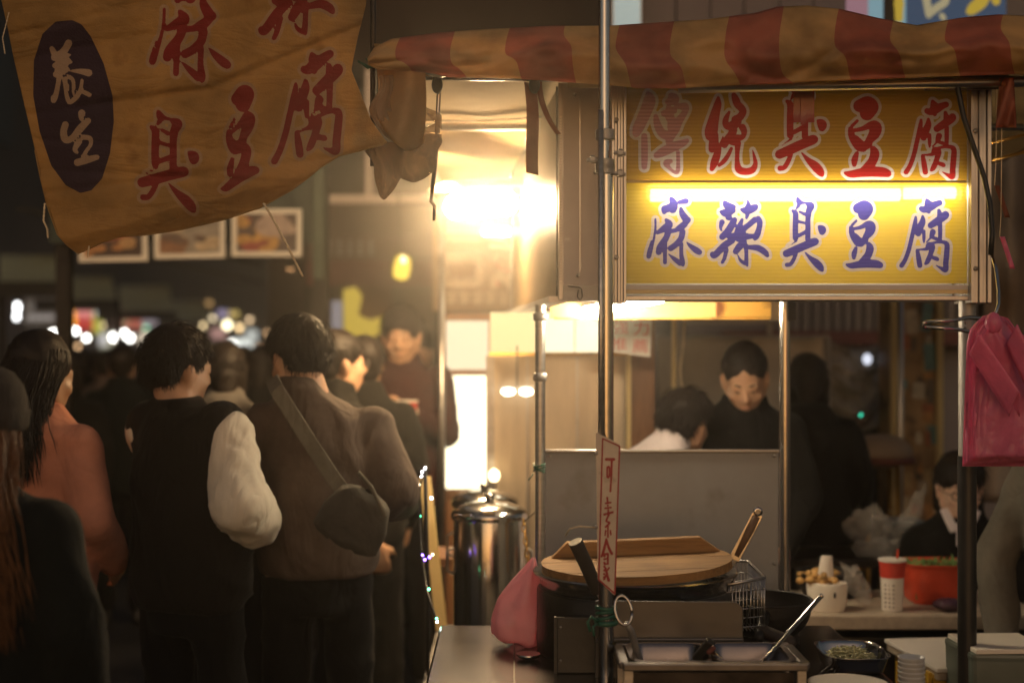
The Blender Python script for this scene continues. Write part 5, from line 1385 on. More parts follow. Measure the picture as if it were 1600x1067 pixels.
for k_, (a, b_) in enumerate(((1562, 315), (1570, 395))):
    t = thing('rag_strip', ('faded pink strip tied beside the black cable', 'small magenta strip hanging below the faded pink one')[k_], 'strip', P(a, b_, 3.5))
    MB().grid(lambda u, v: P(a - 8 + 8 * u + 16 * v, b_ - 25 + 50 * v, 3.46 + .01 * math.sin(v * 5 + u)), 3, 10).build('ribbon', M['red_strap'] if k_ == 0 else M['magenta_bag'], t, smooth=True, solid=.001)
    MB().tube([P(a - 8, b_ - 25, 3.46), P(a - 6, b_ - 60, 3.46), P(a - 4, 128, 3.46)], .001, 5).build('string', M['rope'], t)
yb_ = thing('cloth_strip', 'ochre cloth strip knotted on the roller bar at far right', 'strip', P(1575, 180, 3.46))
MB().grid(lambda u, v: P(1562 + 22 * u - 6 * v + 10 * u * v, 122 + 78 * v, 3.43 + .02 * math.sin(u * 6 + v * 5)), 6, 14).build('ribbon', m_str, yb_, smooth=True, solid=.0015, uvs=[(.02, 0)] * 105)
MB().ell(P(1574, 132, 3.44), (.016, .018, .014)).build('knot', m_str, yb_, smooth=True)
for k_, (y0, y1) in enumerate(((225, 212), (252, 238))):
    t = thing('strut', ('upper thin gilded strut at the far right behind the cable', 'lower thin gilded strut at the far right behind the cable')[k_], 'strut', P(1580, y0, 3.7))
    MB().tube([P(1545, y0, 3.7), P(1680, y0 - 34, 3.6)], .0045, 8).build('rod', M['gold'], t, smooth=True)

# ================================================================== COUNTER FRONT RIGHT
bw_ = thing('food_tray', 'small steel tray of shredded cabbage on the cart corner', 'tray', P(1330, 1050, 3.25))
bx, by = P(1330, 0, 3.26).x, 3.26
def tray_pt(u, v):
    a = 2 * math.pi * u; sx = abs(math.cos(a)) ** .5 * (1 if math.cos(a) >= 0 else -1); sy = abs(math.sin(a)) ** .5 * (1 if math.sin(a) >= 0 else -1)
    r = np.interp(v, [0, .55, .9, 1], [.001, .85, 1, 1.06]); z = np.interp(v, [0, .55, .9, 1], [0, 0, .038, .040])
    return (bx + .072 * r * sx, by + .10 * r * sy, TOP + .003 + z)
MB().grid(tray_pt, 48, 12).build('tray', M['polished'], bw_, smooth=True, solid=.0012)
rnd = random.Random(3); q = MB()
for i in range(140):
    a, r = rnd.uniform(0, 6.28), math.sqrt(rnd.random()) * .8
    c = Vector((bx + .062 * r * math.cos(a), by + .085 * r * math.sin(a), TOP + .014 + .02 * (1 - r) + rnd.uniform(0, .012)))
    t = Vector((rnd.gauss(0, 1), rnd.gauss(0, 1), rnd.gauss(0, .4))).normalized() * rnd.uniform(.012, .026)
    q.tube([c - t, c + Vector((0, 0, .004)), c + t], [.0015, .0028, .001], 4)
o_ = q.build('cabbage', M['cabbage'], bw_, smooth=True); o_['kind'] = 'stuff'
tg = thing('tongs', 'dark serving tongs lying across the cabbage tray', 'tongs', P(1320, 1030, 3.25))
for s_ in (-1, 1): MB().tube([P(1333, 1012, 3.30), P(1326 + 4 * s_, 1018, 3.27), P(1305 + 10 * s_, 1042, 3.22), P(1290 + 12 * s_, 1056, 3.17)], [.004, .005, .004, .004], 8).build('arm', M['steel_dark'], tg, smooth=True)
MB().ell(P(1334, 1011, 3.30), (.006, .006, .006)).build('joint', M['steel_dark'], tg, smooth=True)
pl = thing('plate', 'white plate edge in front of the cabbage tray', 'plate', (P(1325, 0, 3.08).x, 3.08, TOP))
MB().lathe([(.03, .002), (.05, .004), (.082, .022), (.085, .026), (.080, .026), (.05, .009), (.001, .007)], (P(1325, 0, 3.0).x, 3.0, TOP + .002), 40).build('dish', M['foam'], pl, smooth=True)
cpst = thing('cup_stack', 'stack of milky plastic cups standing at the cart corner', 'cups', (P(1425, 0, 3.0).x, 3.0, .0))
for k_ in range(6):
    z = TOP - .03 + .010 * k_; ccx = P(1424, 0, 3.02).x
    MB().lathe([(.020, z), (.027, z + .055), (.0285, z + .056), (.0285, z + .059), (.026, z + .059), (.019, z + .003)], (ccx, 3.02, 0), 24, caps=False).build('cup', M['cup_plastic'], cpst, smooth=True)
MB().box((P(1424, 0, 3.02).x, 3.02, TOP - .04), (.075, .10, .012)).build('ledge', M['steel_dull'], cpst)
MB().box((P(1424, 0, 3.02).x - .045, 3.02, TOP - .20), (.012, .08, .33)).build('bracket', M['steel_dull'], cpst)

# second counter with the takeaway food
c2 = thing('side_counter', 'pale stone-topped counter behind the cart holding food and cup', 'counter', (1.16, 4.42, 0))
zc2 = P(0, 961, 4.22).z
MB().box((1.22, 4.44, zc2 - .022), (.74, .44, .044)).build('worktop', M['concrete'], c2, bevel=.005)
for (x, y) in ((.90, 4.28), (1.54, 4.28), (.90, 4.6), (1.54, 4.6)): MB().box((x, y, (zc2 - .044) / 2), (.04, .04, zc2 - .044)).build('leg', M['iron'], c2)
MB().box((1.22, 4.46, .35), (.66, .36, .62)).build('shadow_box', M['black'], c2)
fbx = thing('food_box', 'open white foam box with fried food and an upright paper sleeve', 'food box', (P(1290, 0, 4.3).x, 4.3, zc2))
fx, fy = P(1292, 0, 4.3).x, 4.3
MB().rings([(fx, fy, zc2 + .001, .052, .045), (fx, fy, zc2 + .02, .058, .05), (fx, fy, zc2 + .075, .062, .055), (fx, fy, zc2 + .085, .060, .053)], 20).build('box', M['foam'], fbx, smooth=True, auto=40)
q = MB(); rnd = random.Random(5)
for i in range(22): q.ell((fx - .03 + rnd.gauss(0, .022), fy + rnd.gauss(0, .02), zc2 + .088 + abs(rnd.gauss(0, .010))), (rnd.uniform(.010, .018), .013, .011), nu=8, nv=6)
o_ = q.build('fried_pieces', M['food'], fbx, smooth=True); o_['kind'] = 'stuff'
MB().rings([(fx - .004, fy, zc2 + .088, .026, .012), (fx - .002, fy, zc2 + .145, .020, .011), (fx, fy, zc2 + .165, .017, .010)], 8).build('paper_sleeve', M['white_paper'], fbx, auto=40)
MB().caps((fx + .012, fy - .05, zc2 + .06), (fx + .012, fy - .052, zc2 + .05), .004, .004).build('slot', M['black'], fbx)
cup = thing('paper_cup', 'tall paper cup, red above and pale below, on the stone counter', 'cup', (P(1394, 0, 4.3).x, 4.3, zc2))
kx = P(1394, 0, 4.3).x
MB().lathe([(.030, zc2 + .001), (.035, zc2 + .10), (.0352, zc2 + .101)], (kx, 4.3, 0), 28).build('lower_sleeve', M['white_paper'], cup, smooth=True, auto=50)
MB().lathe([(.0352, zc2 + .101), (.040, zc2 + .148)], (kx, 4.3, 0), 28).build('red_band', M['red_cup'], cup, smooth=True, auto=50)
MB().lathe([(.040, zc2 + .148), (.0425, zc2 + .150), (.0425, zc2 + .156), (.038, zc2 + .156)], (kx, 4.3, 0), 28).build('rim', M['white_paper'], cup, smooth=True, auto=50)
q = MB()
for k_ in range(5):
    for j in range(6): q.box((kx - .026 + .0105 * k_, 4.3 - .0345 + .006 * abs(k_ - 2) , zc2 + .015 + .013 * j), (.006, .002, .006))
q.build('print', mat('grey_print', (.35, .3, .26), .6), cup)
MB().tube([(kx + .014, 4.3, zc2 + .14), (kx + .018, 4.3, zc2 + .185)], .003, 6).build('straw', M['red_plastic'], cup)
rt = thing('food_tub', 'red plastic tub filled with chopped greens on the stone counter', 'tub', (P(1456, 0, 4.45).x, 4.45, zc2))
rx_, ry_ = P(1462, 0, 4.45).x, 4.45
def tub(u, v):
    a = 2 * math.pi * u; f_ = lambda q_: abs(q_) ** .45 * (1 if q_ >= 0 else -1)
    r = np.interp(v, [0, .3, .5, .92, 1], [.001, .84, .88, 1, 1.07]); z = np.interp(v, [0, .3, .5, .92, 1], [0, 0, .02, .118, .122])
    return (rx_ + .10 * r * f_(math.cos(a)), ry_ + .085 * r * f_(math.sin(a)), zc2 + .002 + z)
MB().grid(tub, 48, 14).build('tub', M['red_plastic'], rt, smooth=True, solid=.003)
q = MB(); rnd = random.Random(9)
for i in range(160):
    c = Vector((rx_ + rnd.uniform(-.085, .085), ry_ + rnd.uniform(-.07, .07), zc2 + .108 + rnd.uniform(0, .018)))
    t = Vector((rnd.gauss(0, 1), rnd.gauss(0, 1), rnd.gauss(0, .5))).normalized() * rnd.uniform(.008, .02); s_ = t.cross(Vector((0, 0, 1))).normalized() * .007
    q.add([c - t, c + s_, c + t + Vector((0, 0, .004)), c - s_], [(0, 1, 2, 3)])
o_ = q.build('greens', M['leaf'], rt); o_['kind'] = 'stuff'
MB().box((rx_, ry_, zc2 + .06), (.16, .13, .085)).build('filling', M['leaf'], rt)
bn = thing('ingredient_bag', 'small bag of dark purple ingredients in front of the red tub', 'bag', (P(1482, 0, 4.28).x, 4.28, zc2))
MB().grid(lambda u, v: (P(1482, 0, 4.28).x + .04 * math.sin(math.pi * v) * math.cos(2 * math.pi * u) * (1 + .2 * math.sin(5 * 6.28 * u)), 4.28 + .03 * math.sin(math.pi * v) * math.sin(2 * math.pi * u), zc2 + .002 + .04 * (1 - math.cos(math.pi * v)) / 2), 24, 12).build('film', mat('purple_dark_film', (.07, .03, .05), .3, bump=.5), bn, smooth=True)
def crumple(name, label, cx_, cy_, base, sx, sy, sz, seed, m, lean_=(0, 0)):
    t = thing(name, label, 'bag', (cx_, cy_, base))
    def fn(u, v):
        th, a = math.pi * v, 2 * math.pi * u
        d = Vector((math.sin(th) * math.cos(a), math.sin(th) * math.sin(a), -math.cos(th)))
        r = 1 + .30 * noise.noise(d * 1.8 + Vector((seed, 0, 0))) + .22 * abs(noise.noise(d * 3.4 + Vector((0, seed, 0)))) - .08
        z = (d.z * .5 + .5) * sz * max(.6, r)
        return (cx_ + d.x * r * sx + lean_[0] * z / sz, cy_ + d.y * r * sy + lean_[1] * z / sz, max(base + .002, base + z))
    MB().grid(fn, 44, 30).build('film', m, t); return t
crumple('clear_bag', 'crumpled clear plastic bag leaning beside the paper cup', P(1352, 0, 4.38).x, 4.38, zc2, .035, .03, .125, 2, M['clear'], (-.05, 0))
pan = thing('pan', 'dark round pan behind the white foam box', 'pan', (P(1300, 0, 4.55).x, 4.55, zc2))
MB().lathe([(.08, 0), (.10, .04), (.105, .075), (.108, .078), (.10, .077), (.094, .04), (.001, .012)], (P(1295, 0, 4.55).x, 4.55, zc2 + .001), 32).build('bowl', M['iron'], pan, smooth=True)
q = MB()
for i in range(14): q.ell((P(1278, 0, 4.55).x + rnd.uniform(-.06, .05), 4.53 + rnd.uniform(-.04, .05), zc2 + .072 + rnd.uniform(0, .01)), (.018, .014, .009), nu=8, nv=6)
o_ = q.build('fried_pieces', M['food'], pan, smooth=True); o_['kind'] = 'stuff'
# table behind with a heap of clear bags
t2 = thing('back_table', 'low dark table behind the counter carrying clear plastic bags', 'table', (1.36, 5.15, 0))
z2_ = P(0, 868, 5.1).z
MB().box((1.40, 5.22, z2_ - .015), (.86, .42, .03)).build('tabletop', M['steel_dark'], t2, bevel=.004)
for (x, y) in ((1.02, 5.05), (1.78, 5.05), (1.02, 5.38), (1.78, 5.38)): MB().box((x, y, (z2_ - .03) / 2), (.03, .03, z2_ - .03)).build('leg', M['iron'], t2)
crumple('clear_bag', 'upper silvery clear bag heaped on the back table by the dark coat', P(1356, 0, 5.05).x, 5.05, z2_ + .045, .085, .06, .13, 11, M['clear'])
crumple('clear_bag', 'lower flattened clear bag at the front of the back table', P(1372, 0, 4.98).x, 5.02, z2_, .10, .05, .075, 17, M['clear'], (.03, 0))
crumple('clear_bag', 'clear bag with a twisted neck rising at the right of the heap', P(1395, 0, 5.1).x, 5.1, z2_ + .03, .035, .03, .19, 23, M['clear'], (.10, 0))
bxs = thing('storage_box', 'flat dark grey lidded box behind the clear bags', 'box', (P(1412, 0, 5.2).x, 5.2, z2_))
MB().box((P(1405, 0, 5.25).x, 5.25, z2_ + .05), (.16, .16, .10)).build('body', mat('slate_plastic', (.10, .11, .12), .4), bxs, bevel=.006)
MB().box((P(1405, 0, 5.25).x, 5.25, z2_ + .107), (.17, .17, .012)).build('lid', mat('pale_slate_plastic', (.22, .24, .25), .4), bxs, bevel=.004)

# right foreground: yellow crate with board, greenish bin
cr = thing('plastic_crate', 'yellow plastic crate topped with a white board at lower right', 'crate', (P(1490, 0, 3.9).x, 3.9, .30))
zc = P(0, 1030, 3.9).z; cxx = P(1505, 0, 3.9).x + .03
for (sx, sy, w_, d_) in ((0, -.17, .30, .012), (0, .17, .30, .012), (-.15, 0, .012, .33), (.15, 0, .012, .33)):
    wl = MB()
    for k_ in range(4): wl.box((cxx + sx, 3.95 + sy, zc - .05 - .075 * k_), (w_, d_, .055))
    for e in (-1, 0, 1): wl.box((cxx + sx + (e * .135 if w_ > .1 else 0), 3.95 + sy + (e * .15 if d_ > .1 else 0), zc - .16), (.03 if w_ > .1 else .016, .03 if d_ > .1 else .016, .30))
    wl.build('wall', M['yellow_plastic'], cr)
MB().box((cxx, 3.95, zc - .31), (.29, .33, .012)).build('floor', M['yellow_plastic'], cr)
MB().box((cxx, 3.95, zc + .006), (.34, .38, .012), Matrix.Rotation(R(6), 3, 'Z')).build('board', M['white_paper'], cr, bevel=.003)
MB().box((cxx, 3.95, zc - .012), (.33, .37, .022), Matrix.Rotation(R(6), 3, 'Z')).build('padding', M['concrete'], cr, bevel=.004)
crst = thing('stand', 'black metal stand under the yellow crate', 'stand', (cxx, 3.95, 0))
MB().box((cxx, 3.95, zc - .33), (.30, .34, .02)).build('top', M['iron'], crst)
for sx in (-.13, .13):
    for sy in (-.15, .15): MB().box((cxx + sx, 3.95 + sy, (zc - .34) / 2), (.03, .03, zc - .34)).build('leg', M['iron'], crst)
gb = thing('storage_bin', 'greenish translucent bin with white sheets on top, lower right corner', 'bin', (P(1565, 0, 3.6).x, 3.6, 0))
gx, gz = P(1572, 0, 3.6).x, P(0, 1016, 3.6).z
MB().rings([(gx, 3.66, .02, .12, .13), (gx, 3.66, gz - .02, .135, .15), (gx, 3.66, gz, .14, .155)], 4).build('body', M['green_bin'], gb, bevel=.01)
for o2 in gb.children:
    o2.data.transform(Matrix.Translation((gx - OFF[gb.name].x, 3.66 - OFF[gb.name].y, 0)) @ Rz(R(45)) @ Matrix.Translation((-(gx - OFF[gb.name].x), -(3.66 - OFF[gb.name].y), 0)))
MB().box((gx, 3.66, gz + .006), (.19, .20, .012), Matrix.Rotation(R(3), 3, 'Z')).build('sheets', M['foam'], gb, bevel=.002)
MB().box((gx, 3.66, gz * .45), (.14, .15, gz * .8)).build('contents', M['black'], gb)

# ================================================================== INSIDE THE STALL
rbd = thing('rusty_board', 'yellow painted rusty header board under the sign', 'board', P(1040, 490, 4.3))
slab(860, 472, 1120, 497, 4.30, mat('lit_yellow_board', (.74, .52, .20), .5, spots=((.5, .3, .1), 6, .6)), 'header', rbd, .03)
slab(1120, 462, 1215, 495, 4.28, M['rust_board'], 'rusty_end', rbd, .03)
slab(866, 496, 1222, 499, 4.29, M['rust_board'], 'lower_edge', rbd, .045)
MB().box((P(1218, 0, 4.2).x, 4.16, P(0, 484, 4.2).z), (.022, .30, .07)).build('bracket', M['iron'], rbd)
yp = thing('partition_screen', 'cream-yellow plastic panel behind the left post, tube glare added as emission', 'panel', P(855, 545, 5.1))
m_yp2 = emit('tube_glare_pale_yellow', (1.0, .74, .34), 0.95); m_yp3 = emit('tube_glare_cream', (1.0, .84, .52), 1.25)  # emission stands in for the tube lamp's glare on these panels
m_yp = sheetmat('cream_translucent_panel', (.85, .66, .30), .3, .05, .3, var=.08)
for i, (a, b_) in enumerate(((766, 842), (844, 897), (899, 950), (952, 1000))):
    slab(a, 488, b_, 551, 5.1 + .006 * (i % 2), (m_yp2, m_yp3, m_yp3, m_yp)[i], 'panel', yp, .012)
MB().bar(P(764, 553, 5.09), P(1002, 553, 5.09), .03, .012).build('rail', M['rust_board'], yp)
ws = thing('stainless_wall', 'brushed stainless wall sheet glowing warm inside the stall', 'wall panel', P(885, 700, 5.2))
slab(764, 552, 990, 1080, 5.2, M['warm_steel'], 'sheet', ws, .02)
for a in (824, 902): MB().box((P(a, 0, 5.19).x, 5.19, 1.0), (.006, .01, 1.0)).build('joint', M['steel'], ws)
MB().bar(P(770, 548, 5.17), P(990, 548, 5.17), .02, .02).build('top_rail', M['alu'], ws)
for a in (766, 988): MB().box((P(a, 0, 5.2).x, 5.21, .75), (.03, .03, 1.5)).build('post', M['steel'], ws)
t = thing('hanging_lamp', 'pair of small round lamps glowing in front of the stainless wall', 'lamp', P(812, 612, 5.0))
for a in (794, 822): MB().ell(P(a, 612, 5.0), (.024, .02, .013)).build('bulb', emit('small_lamp_%d' % a, (1, .85, .6), 14), t, smooth=True)
MB().bar(P(780, 606, 5.03), P(836, 606, 5.03), .02, .012).build('fitting', M['steel'], t)
MB().tube([P(808, 604, 5.03), P(808, 540, 5.05)], .003, 6).build('cord', M['cable'], t)
wp = thing('wooden_post', 'broad red-brown wooden post behind the red and white poster', 'post', (P(1006, 0, 5.0).x, 5.0, 0))
MB().box((P(1004, 0, 5.0).x, 5.03, .83), (px2m(40, 5), .05, 1.66)).build('board', M['wood'], wp, bevel=.004)
MB().box((P(982, 0, 5.0).x, 5.0, .83), (px2m(7, 5), .03, 1.66)).build('strip', M['yellow_panel'], wp, bevel=.003)
cv = thing('conduit', 'pale vertical conduit pipe inside the stall', 'pipe', (P(1053, 0, 5.3).x, 5.3, 0))
MB().tube([(P(1053, 0, 5.3).x, 5.3, 0), (P(1053, 0, 5.3).x, 5.3, 2.15)], .010, 10).build('pipe', M['yellow_panel'], cv, smooth=True)
cw = thing('cable', 'slack beige wire hanging right of the pale conduit', 'cable', P(1065, 600, 5.25))
MB().tube([P(1070, 492, 5.25), P(1068, 540, 5.25), P(1062, 575, 5.25), P(1066, 615, 5.25), P(1068, 680, 5.25)], .005, 8).build('wire', M['rope'], cw, smooth=True)
pst = thing('poster', 'red and white poster of four printed characters beside the pole', 'poster', P(985, 558, 4.75))
qa = [(940, 497), (1019, 500), (1016, 558), (938, 548)]
MB().add([P(x, y, 4.75) for x, y in qa] + [P(x, y, 4.75) + Vector((0, .003, 0)) for x, y in qa], [(3, 2, 1, 0), (4, 5, 6, 7), (0, 1, 5, 4), (1, 2, 6, 5), (2, 3, 7, 6), (3, 0, 4, 7)]).build('sheet', M['white_paper'], pst)
m_pred = mat('poster_red_print', (.62, .07, .04), .6)
def cjk(text, par, name, corners, m, dy=-.002):
    """printed character, fitted into four photo points at one distance"""
    cu = bpy.data.curves.new('txt', 'FONT'); cu.body = text; cu.resolution_u = 3; cu.fill_mode = 'FRONT'
    ob = bpy.data.objects.new('txt', cu); COL.objects.link(ob); dg = bpy.context.evaluated_depsgraph_get(); dg.update()
    me = bpy.data.meshes.new_from_object(ob.evaluated_get(dg)); bpy.data.objects.remove(ob); bpy.data.curves.remove(cu)
    n = len(me.vertices)
    if n == 0: return None
    co = np.zeros(n * 3); me.vertices.foreach_get('co', co); co = co.reshape(-1, 3); lo, hi = co.min(0), co.max(0)
    off = OFF.get(par.name, Vector()); A, B, C_, D = corners
    for i in range(n):
        u = (co[i, 0] - lo[0]) / (hi[0] - lo[0]); v = 1 - (co[i, 1] - lo[1]) / (hi[1] - lo[1])
        p_ = A.lerp(B, u).lerp(D.lerp(C_, u), v) - off; co[i] = (p_.x, p_.y + dy, p_.z)
    me.vertices.foreach_set('co', co.ravel()); me.name = name; me.update(); me.materials.clear(); me.materials.append(m)
    o = bpy.data.objects.new(name, me); link(o, par); OFF[o.name] = off; return o
for ch, (a, b_, c_, e) in zip('強力推薦', ((956, 500, 982, 522), (990, 502, 1014, 524), (954, 527, 980, 547), (988, 530, 1012, 551))):
    cjk(ch, pst, 'character', [P(a, b_, 4.75), P(c_, b_, 4.75), P(c_, e, 4.75), P(a, e, 4.75)], m_pred)
tpz = thing('tarpaulin', 'grey tarpaulin hung behind the vendor', 'tarpaulin', P(1120, 700, 6.0))
MB().grid(lambda u, v: P(1026 + 260 * u + 4 * math.sin(v * 4), 528 + 330 * v, 6.0 + .02 * math.sin(u * 17 + v * 2) + .02 * noise.noise(Vector((u * 4, v * 4, 0)))), 40, 24).build('sheet', M['tarp_grey'], tpz, smooth=True, solid=.003)
MB().tube([P(1020, 527, 6.0), P(1296, 527, 6.0)], .010, 8).build('rail', M['steel_dull'], tpz)
for a in (1022, 1294): MB().tube([(P(a, 0, 6).x, 6.0, 0), (P(a, 0, 6).x, 6.0, P(0, 527, 6).z)], .012, 8).build('post', M['steel_dull'], tpz)
bh = thing('storage_shelf', 'dim wall shelf with boxes above the grey tarpaulin', 'shelf', P(1130, 520, 6.4))
slab(1060, 500, 1215, 505, 6.4, M['steel_dull'], 'board', bh, .25)
for i, (a, b_, m_) in enumerate(((1066, 1096, 'machine'), (1100, 1128, 'shutter'), (1136, 1162, 'tarp_grey'), (1168, 1184, 'rust_board'), (1190, 1210, 'maroon'))):
    base_thing(MB().box((P((a + b_) / 2, 0, 6.45).x, 6.5, P(0, 500, 6.4).z + .045), (px2m(b_ - a, 6.4), .12, .085 - .01 * (i % 3))), 'box', ('dark grey box, leftmost on the dim wall shelf', 'light grey box, second on the dim wall shelf', 'beige-grey box in the middle of the dim wall shelf', 'narrow yellow box on the dim wall shelf', 'dark maroon box at the right end of the dim wall shelf')[i], 'box', M[m_], bevel=.004)
for a in (1064, 1210): MB().box((P(a, 0, 6.4).x, 6.52, .82), (.02, .04, 1.63)).build('upright', M['steel_dull'], bh)
# column plastered with posters and stickers
clm = thing('column', 'square column plastered with worn stickers and notices', 'column', (P(1433, 0, 6.2).x, 6.3, 0))
m_col = mat('worn_sticker_paper', (.46, .30, .15), .6, 0, .6, 5, .1, 20, spots=((.10, .07, .05), 9, .52))
MB().box((P(1433, 0, 6.2).x, 6.33, 1.2), (px2m(78, 6.2), .22, 2.4)).build('shaft', m_col, clm, bevel=.008)
for a in (1397, 1469): MB().box((P(a, 0, 6.2).x, 6.21, 1.2), (.025, .03, 2.4)).build('edge_strip', M['yellow_panel'], clm)
rnd = random.Random(21); palette = [(.58, .42, .20), (.62, .32, .12), (.16, .30, .30), (.55, .48, .36), (.45, .16, .08), (.18, .14, .10), (.66, .56, .40), (.32, .20, .10)]
for i in range(30):
    a = rnd.uniform(1403, 1452); b_ = rnd.uniform(470, 800); w_, h_ = rnd.uniform(8, 20), rnd.uniform(12, 46)
    c = P(a + w_ / 2, b_ + h_ / 2, 6.21)
    MB().box((c.x, 6.216 - .0012 * (i % 6), c.z), (px2m(w_, 6.2), .003, px2m(h_, 6.2)), Matrix.Rotation(rnd.gauss(0, .12), 3, 'Y')).build('notice', mat('notice_print_%d' % (i % 8), palette[i % 8], .5, var=.5, vscale=22) if i < 8 else bpy.data.materials['notice_print_%d' % (i % 8)], clm)
# machine under plastic with a small ring light and a glowing reflection
mc = thing('machine', 'dark machine under a plastic cover with a small green ring light', 'machine', P(1320, 800, 6.6))
MB().box((P(1320, 0, 6.7).x, 6.85, .62), (.55, .4, 1.24)).build('casing', M['machine'], mc, bevel=.03)
crm = MB().grid(lambda u, v: (P(1262 + 130 * u, 0, 6.6).x, 6.60 + .05 * noise.noise(Vector((u * 5, v * 6, 2))) + .03 * abs(noise.noise(Vector((u * 12, v * 12, 5)))), P(0, 540 + 130 * v, 6.6).z + .02 * math.sin(u * 8)), 40, 40)
crm.build('cover', mat('smoky_cover', (.34, .32, .28), .22, 0, .5, 5, .5, 12), mc, smooth=True, solid=.002)
MB().lathe([(.0105, -.004), (.0155, -.004), (.0155, .004), (.0105, .004)], P(1348, 652, 6.5), 20, M=Matrix.Rotation(R(90), 3, 'X')).build('ring_light', emit('green_led', (.05, .9, .55), 3.0), mc, smooth=True)
MB().ell(P(1355, 561, 6.52), (.022, .012, .026)).build('lamp', emit('white_reflection', (.75, .78, .9), .9), mc, smooth=True)  # pale reflection put in as a glowing blob
MB().tube([P(1330, 668, 6.5), P(1350, 655, 6.51), P(1372, 630, 6.52)], .028, 10).build('arm', mat('grey_arm', (.14, .12, .11), .4), mc, smooth=True)
stl = thing('stool', 'round taupe stool with red rim and gilt legs beside the column', 'stool', P(1372, 790, 6.0))
sc = P(1374, 705, 6.0)
MB().ell(sc, (.14, .14, .075)).build('seat', M['seat'], stl, smooth=True)
MB().lathe([(.13, -.05), (.148, -.045), (.148, -.025), (.13, -.02)], sc, 28).build('rim', M['red_beam'], stl, smooth=True)
for s_ in (-1, 1):
    for e in (-1, 1): MB().tube([sc + Vector((.06 * s_, .06 * e, -.05)), Vector((sc.x + .075 * s_, sc.y + .075 * e, 0))], .010, 8).build('leg', M['gold'], stl, smooth=True)
MB().tube([(sc.x - .07, sc.y - .07, .5), (sc.x + .07, sc.y - .07, .5)], .007, 8).build('stretcher', M['gold'], stl, smooth=True)
# dark crates far right, behind the magenta bags
for k_, (a, b_, m_, lab) in enumerate(((1575, 330, 'tarp_grey', 'crumpled beige tarpaulin hung far right behind the bags'), )):
    t = thing('tarpaulin', lab, 'tarpaulin', P(a, b_ + 200, 5.2))
    MB().grid(lambda u, v: P(1535 + 220 * u, 225 + 560 * v, 5.4 + .06 * noise.noise(Vector((u * 4, v * 5, 7))) + .03 * math.sin(u * 20)), 30, 40).build('sheet', mat('dim_brown_tarp', (.15, .11, .08), .5, 0, .6, 3, .4, 8), t, smooth=True, solid=.003)
    MB().tube([P(1530, 222, 5.4), P(1800, 222, 5.4)], .01, 8).build('rail', M['steel_dark'], t)
    for x in (1533, 1790): MB().tube([(P(x, 0, 5.4).x, 5.4, 0), (P(x, 0, 5.4).x, 5.4, P(0, 222, 5.4).z)], .012, 8).build('post', M['steel_dark'], t)

# ================================================================== LEFT OF THE STALL
lb = thing('lightbox', 'tall glowing cream lightbox behind the urns', 'lightbox', (P(731, 0, 6.3).x, 6.3, 0))
zt4, zm, zb4 = P(0, 499, 6.3).z, P(0, 582, 6.3).z, .90
m_b2 = emit('lit_cream_upper', (1.0, .80, .52), .95)
slab(697, 501, 765, 578, 6.3, m_b2, 'upper_face', lb, .02)
w_ = px2m(68, 6.3); MB().box((P(731, 0, 6.3).x, 6.31, (P(0, 587, 6.3).z + zb4) / 2), (w_, .02, P(0, 587, 6.3).z - zb4)).build('lower_face', M['e_box'], lb)
for a in (691, 769): MB().box((P(a, 0, 6.3).x, 6.33, (zt4 + .02) / 2), (px2m(11, 6.3), .10, zt4 + .02)).build('frame', M['wood'], lb)
for z in (zt4 + .012, zm): MB().box((P(731, 0, 6.3).x, 6.315, z), (w_, .05, .024)).build('crossbar', M['wood'], lb)
MB().box((P(731, 0, 6.3).x, 6.38, zt4 / 2), (w_, .02, zt4)).build('back', M['wood'], lb)
# background sign over the lightbox
sg = thing('shop_sign', 'brown hanging sign with pale outlined lettering under the lamps', 'sign', P(745, 490, 7.2))
m_sb = mat('amber_brown_board', (.32, .20, .10), .6, var=.2, vscale=2)
slab(676, 340, 860, 486, 7.2, m_sb, 'board', sg, .05)
m_pale = mat('pale_sign_print', (.62, .50, .36), .6); m_sr = mat('red_sign_print', (.50, .16, .09), .6)
def on(par, name, st, d, m, dy): return strokes_on(par, name, st, d, m, dy)
on(sg, 'emblem', [[(700, 405, 7), (740, 405, 7), (748, 415, 7), (748, 435, 7), (740, 441, 7), (700, 441, 7), (695, 432, 7), (695, 412, 7), (700, 405, 7)]], 7.2, m_pale, -.006)
on(sg, 'character', [[(702, 413, 1.7), (740, 413, 1.7), (740, 422, 1.7), (703, 422, 1.7), (702, 413, 1.7)], [(720, 422, 1.8), (720, 438, 1.8)], [(702, 430, 1.8), (742, 430, 1.8)], [(700, 438, 1.8), (744, 438, 1.8)]], 7.2, mat('brown_sign_print', (.20, .09, .04), .6), -.014)
on(sg, 'character', [[(770, 385, 5), (795, 385, 5)], [(780, 400, 5), (795, 408, 7), (785, 420, 6), (775, 400, 4)], [(772, 446, 5), (780, 430, 6), (795, 440, 6), (800, 450, 6)]], 7.2, m_pale, -.006)
on(sg, 'character', [[(783, 402, 2), (778, 415, 2), (790, 424, 2), (797, 420, 2)], [(776, 440, 2), (778, 446, 2)]], 7.2, m_sr, -.014)
for i in range(5):                                   # row of small pale characters, illegible in the photograph: plain stroke marks
    x = 698 + 20.5 * i
    on(sg, 'character', [[(x, 459, 1.6), (x + 14, 459, 1.6)], [(x + 3, 465, 1.6), (x + 14, 465, 1.6)], [(x + 7, 456, 1.7), (x + 7, 474, 1.7)], [(x + 1, 471, 1.6), (x + 13, 470, 1.6)]], 7.2, m_pale, -.006)
for k_ in range(5): slab(690, 356 + 6 * k_, 750, 358 + 6 * k_, 7.2, m_pale if k_ % 2 else m_sb, 'ribbing', sg, .004, -.008)
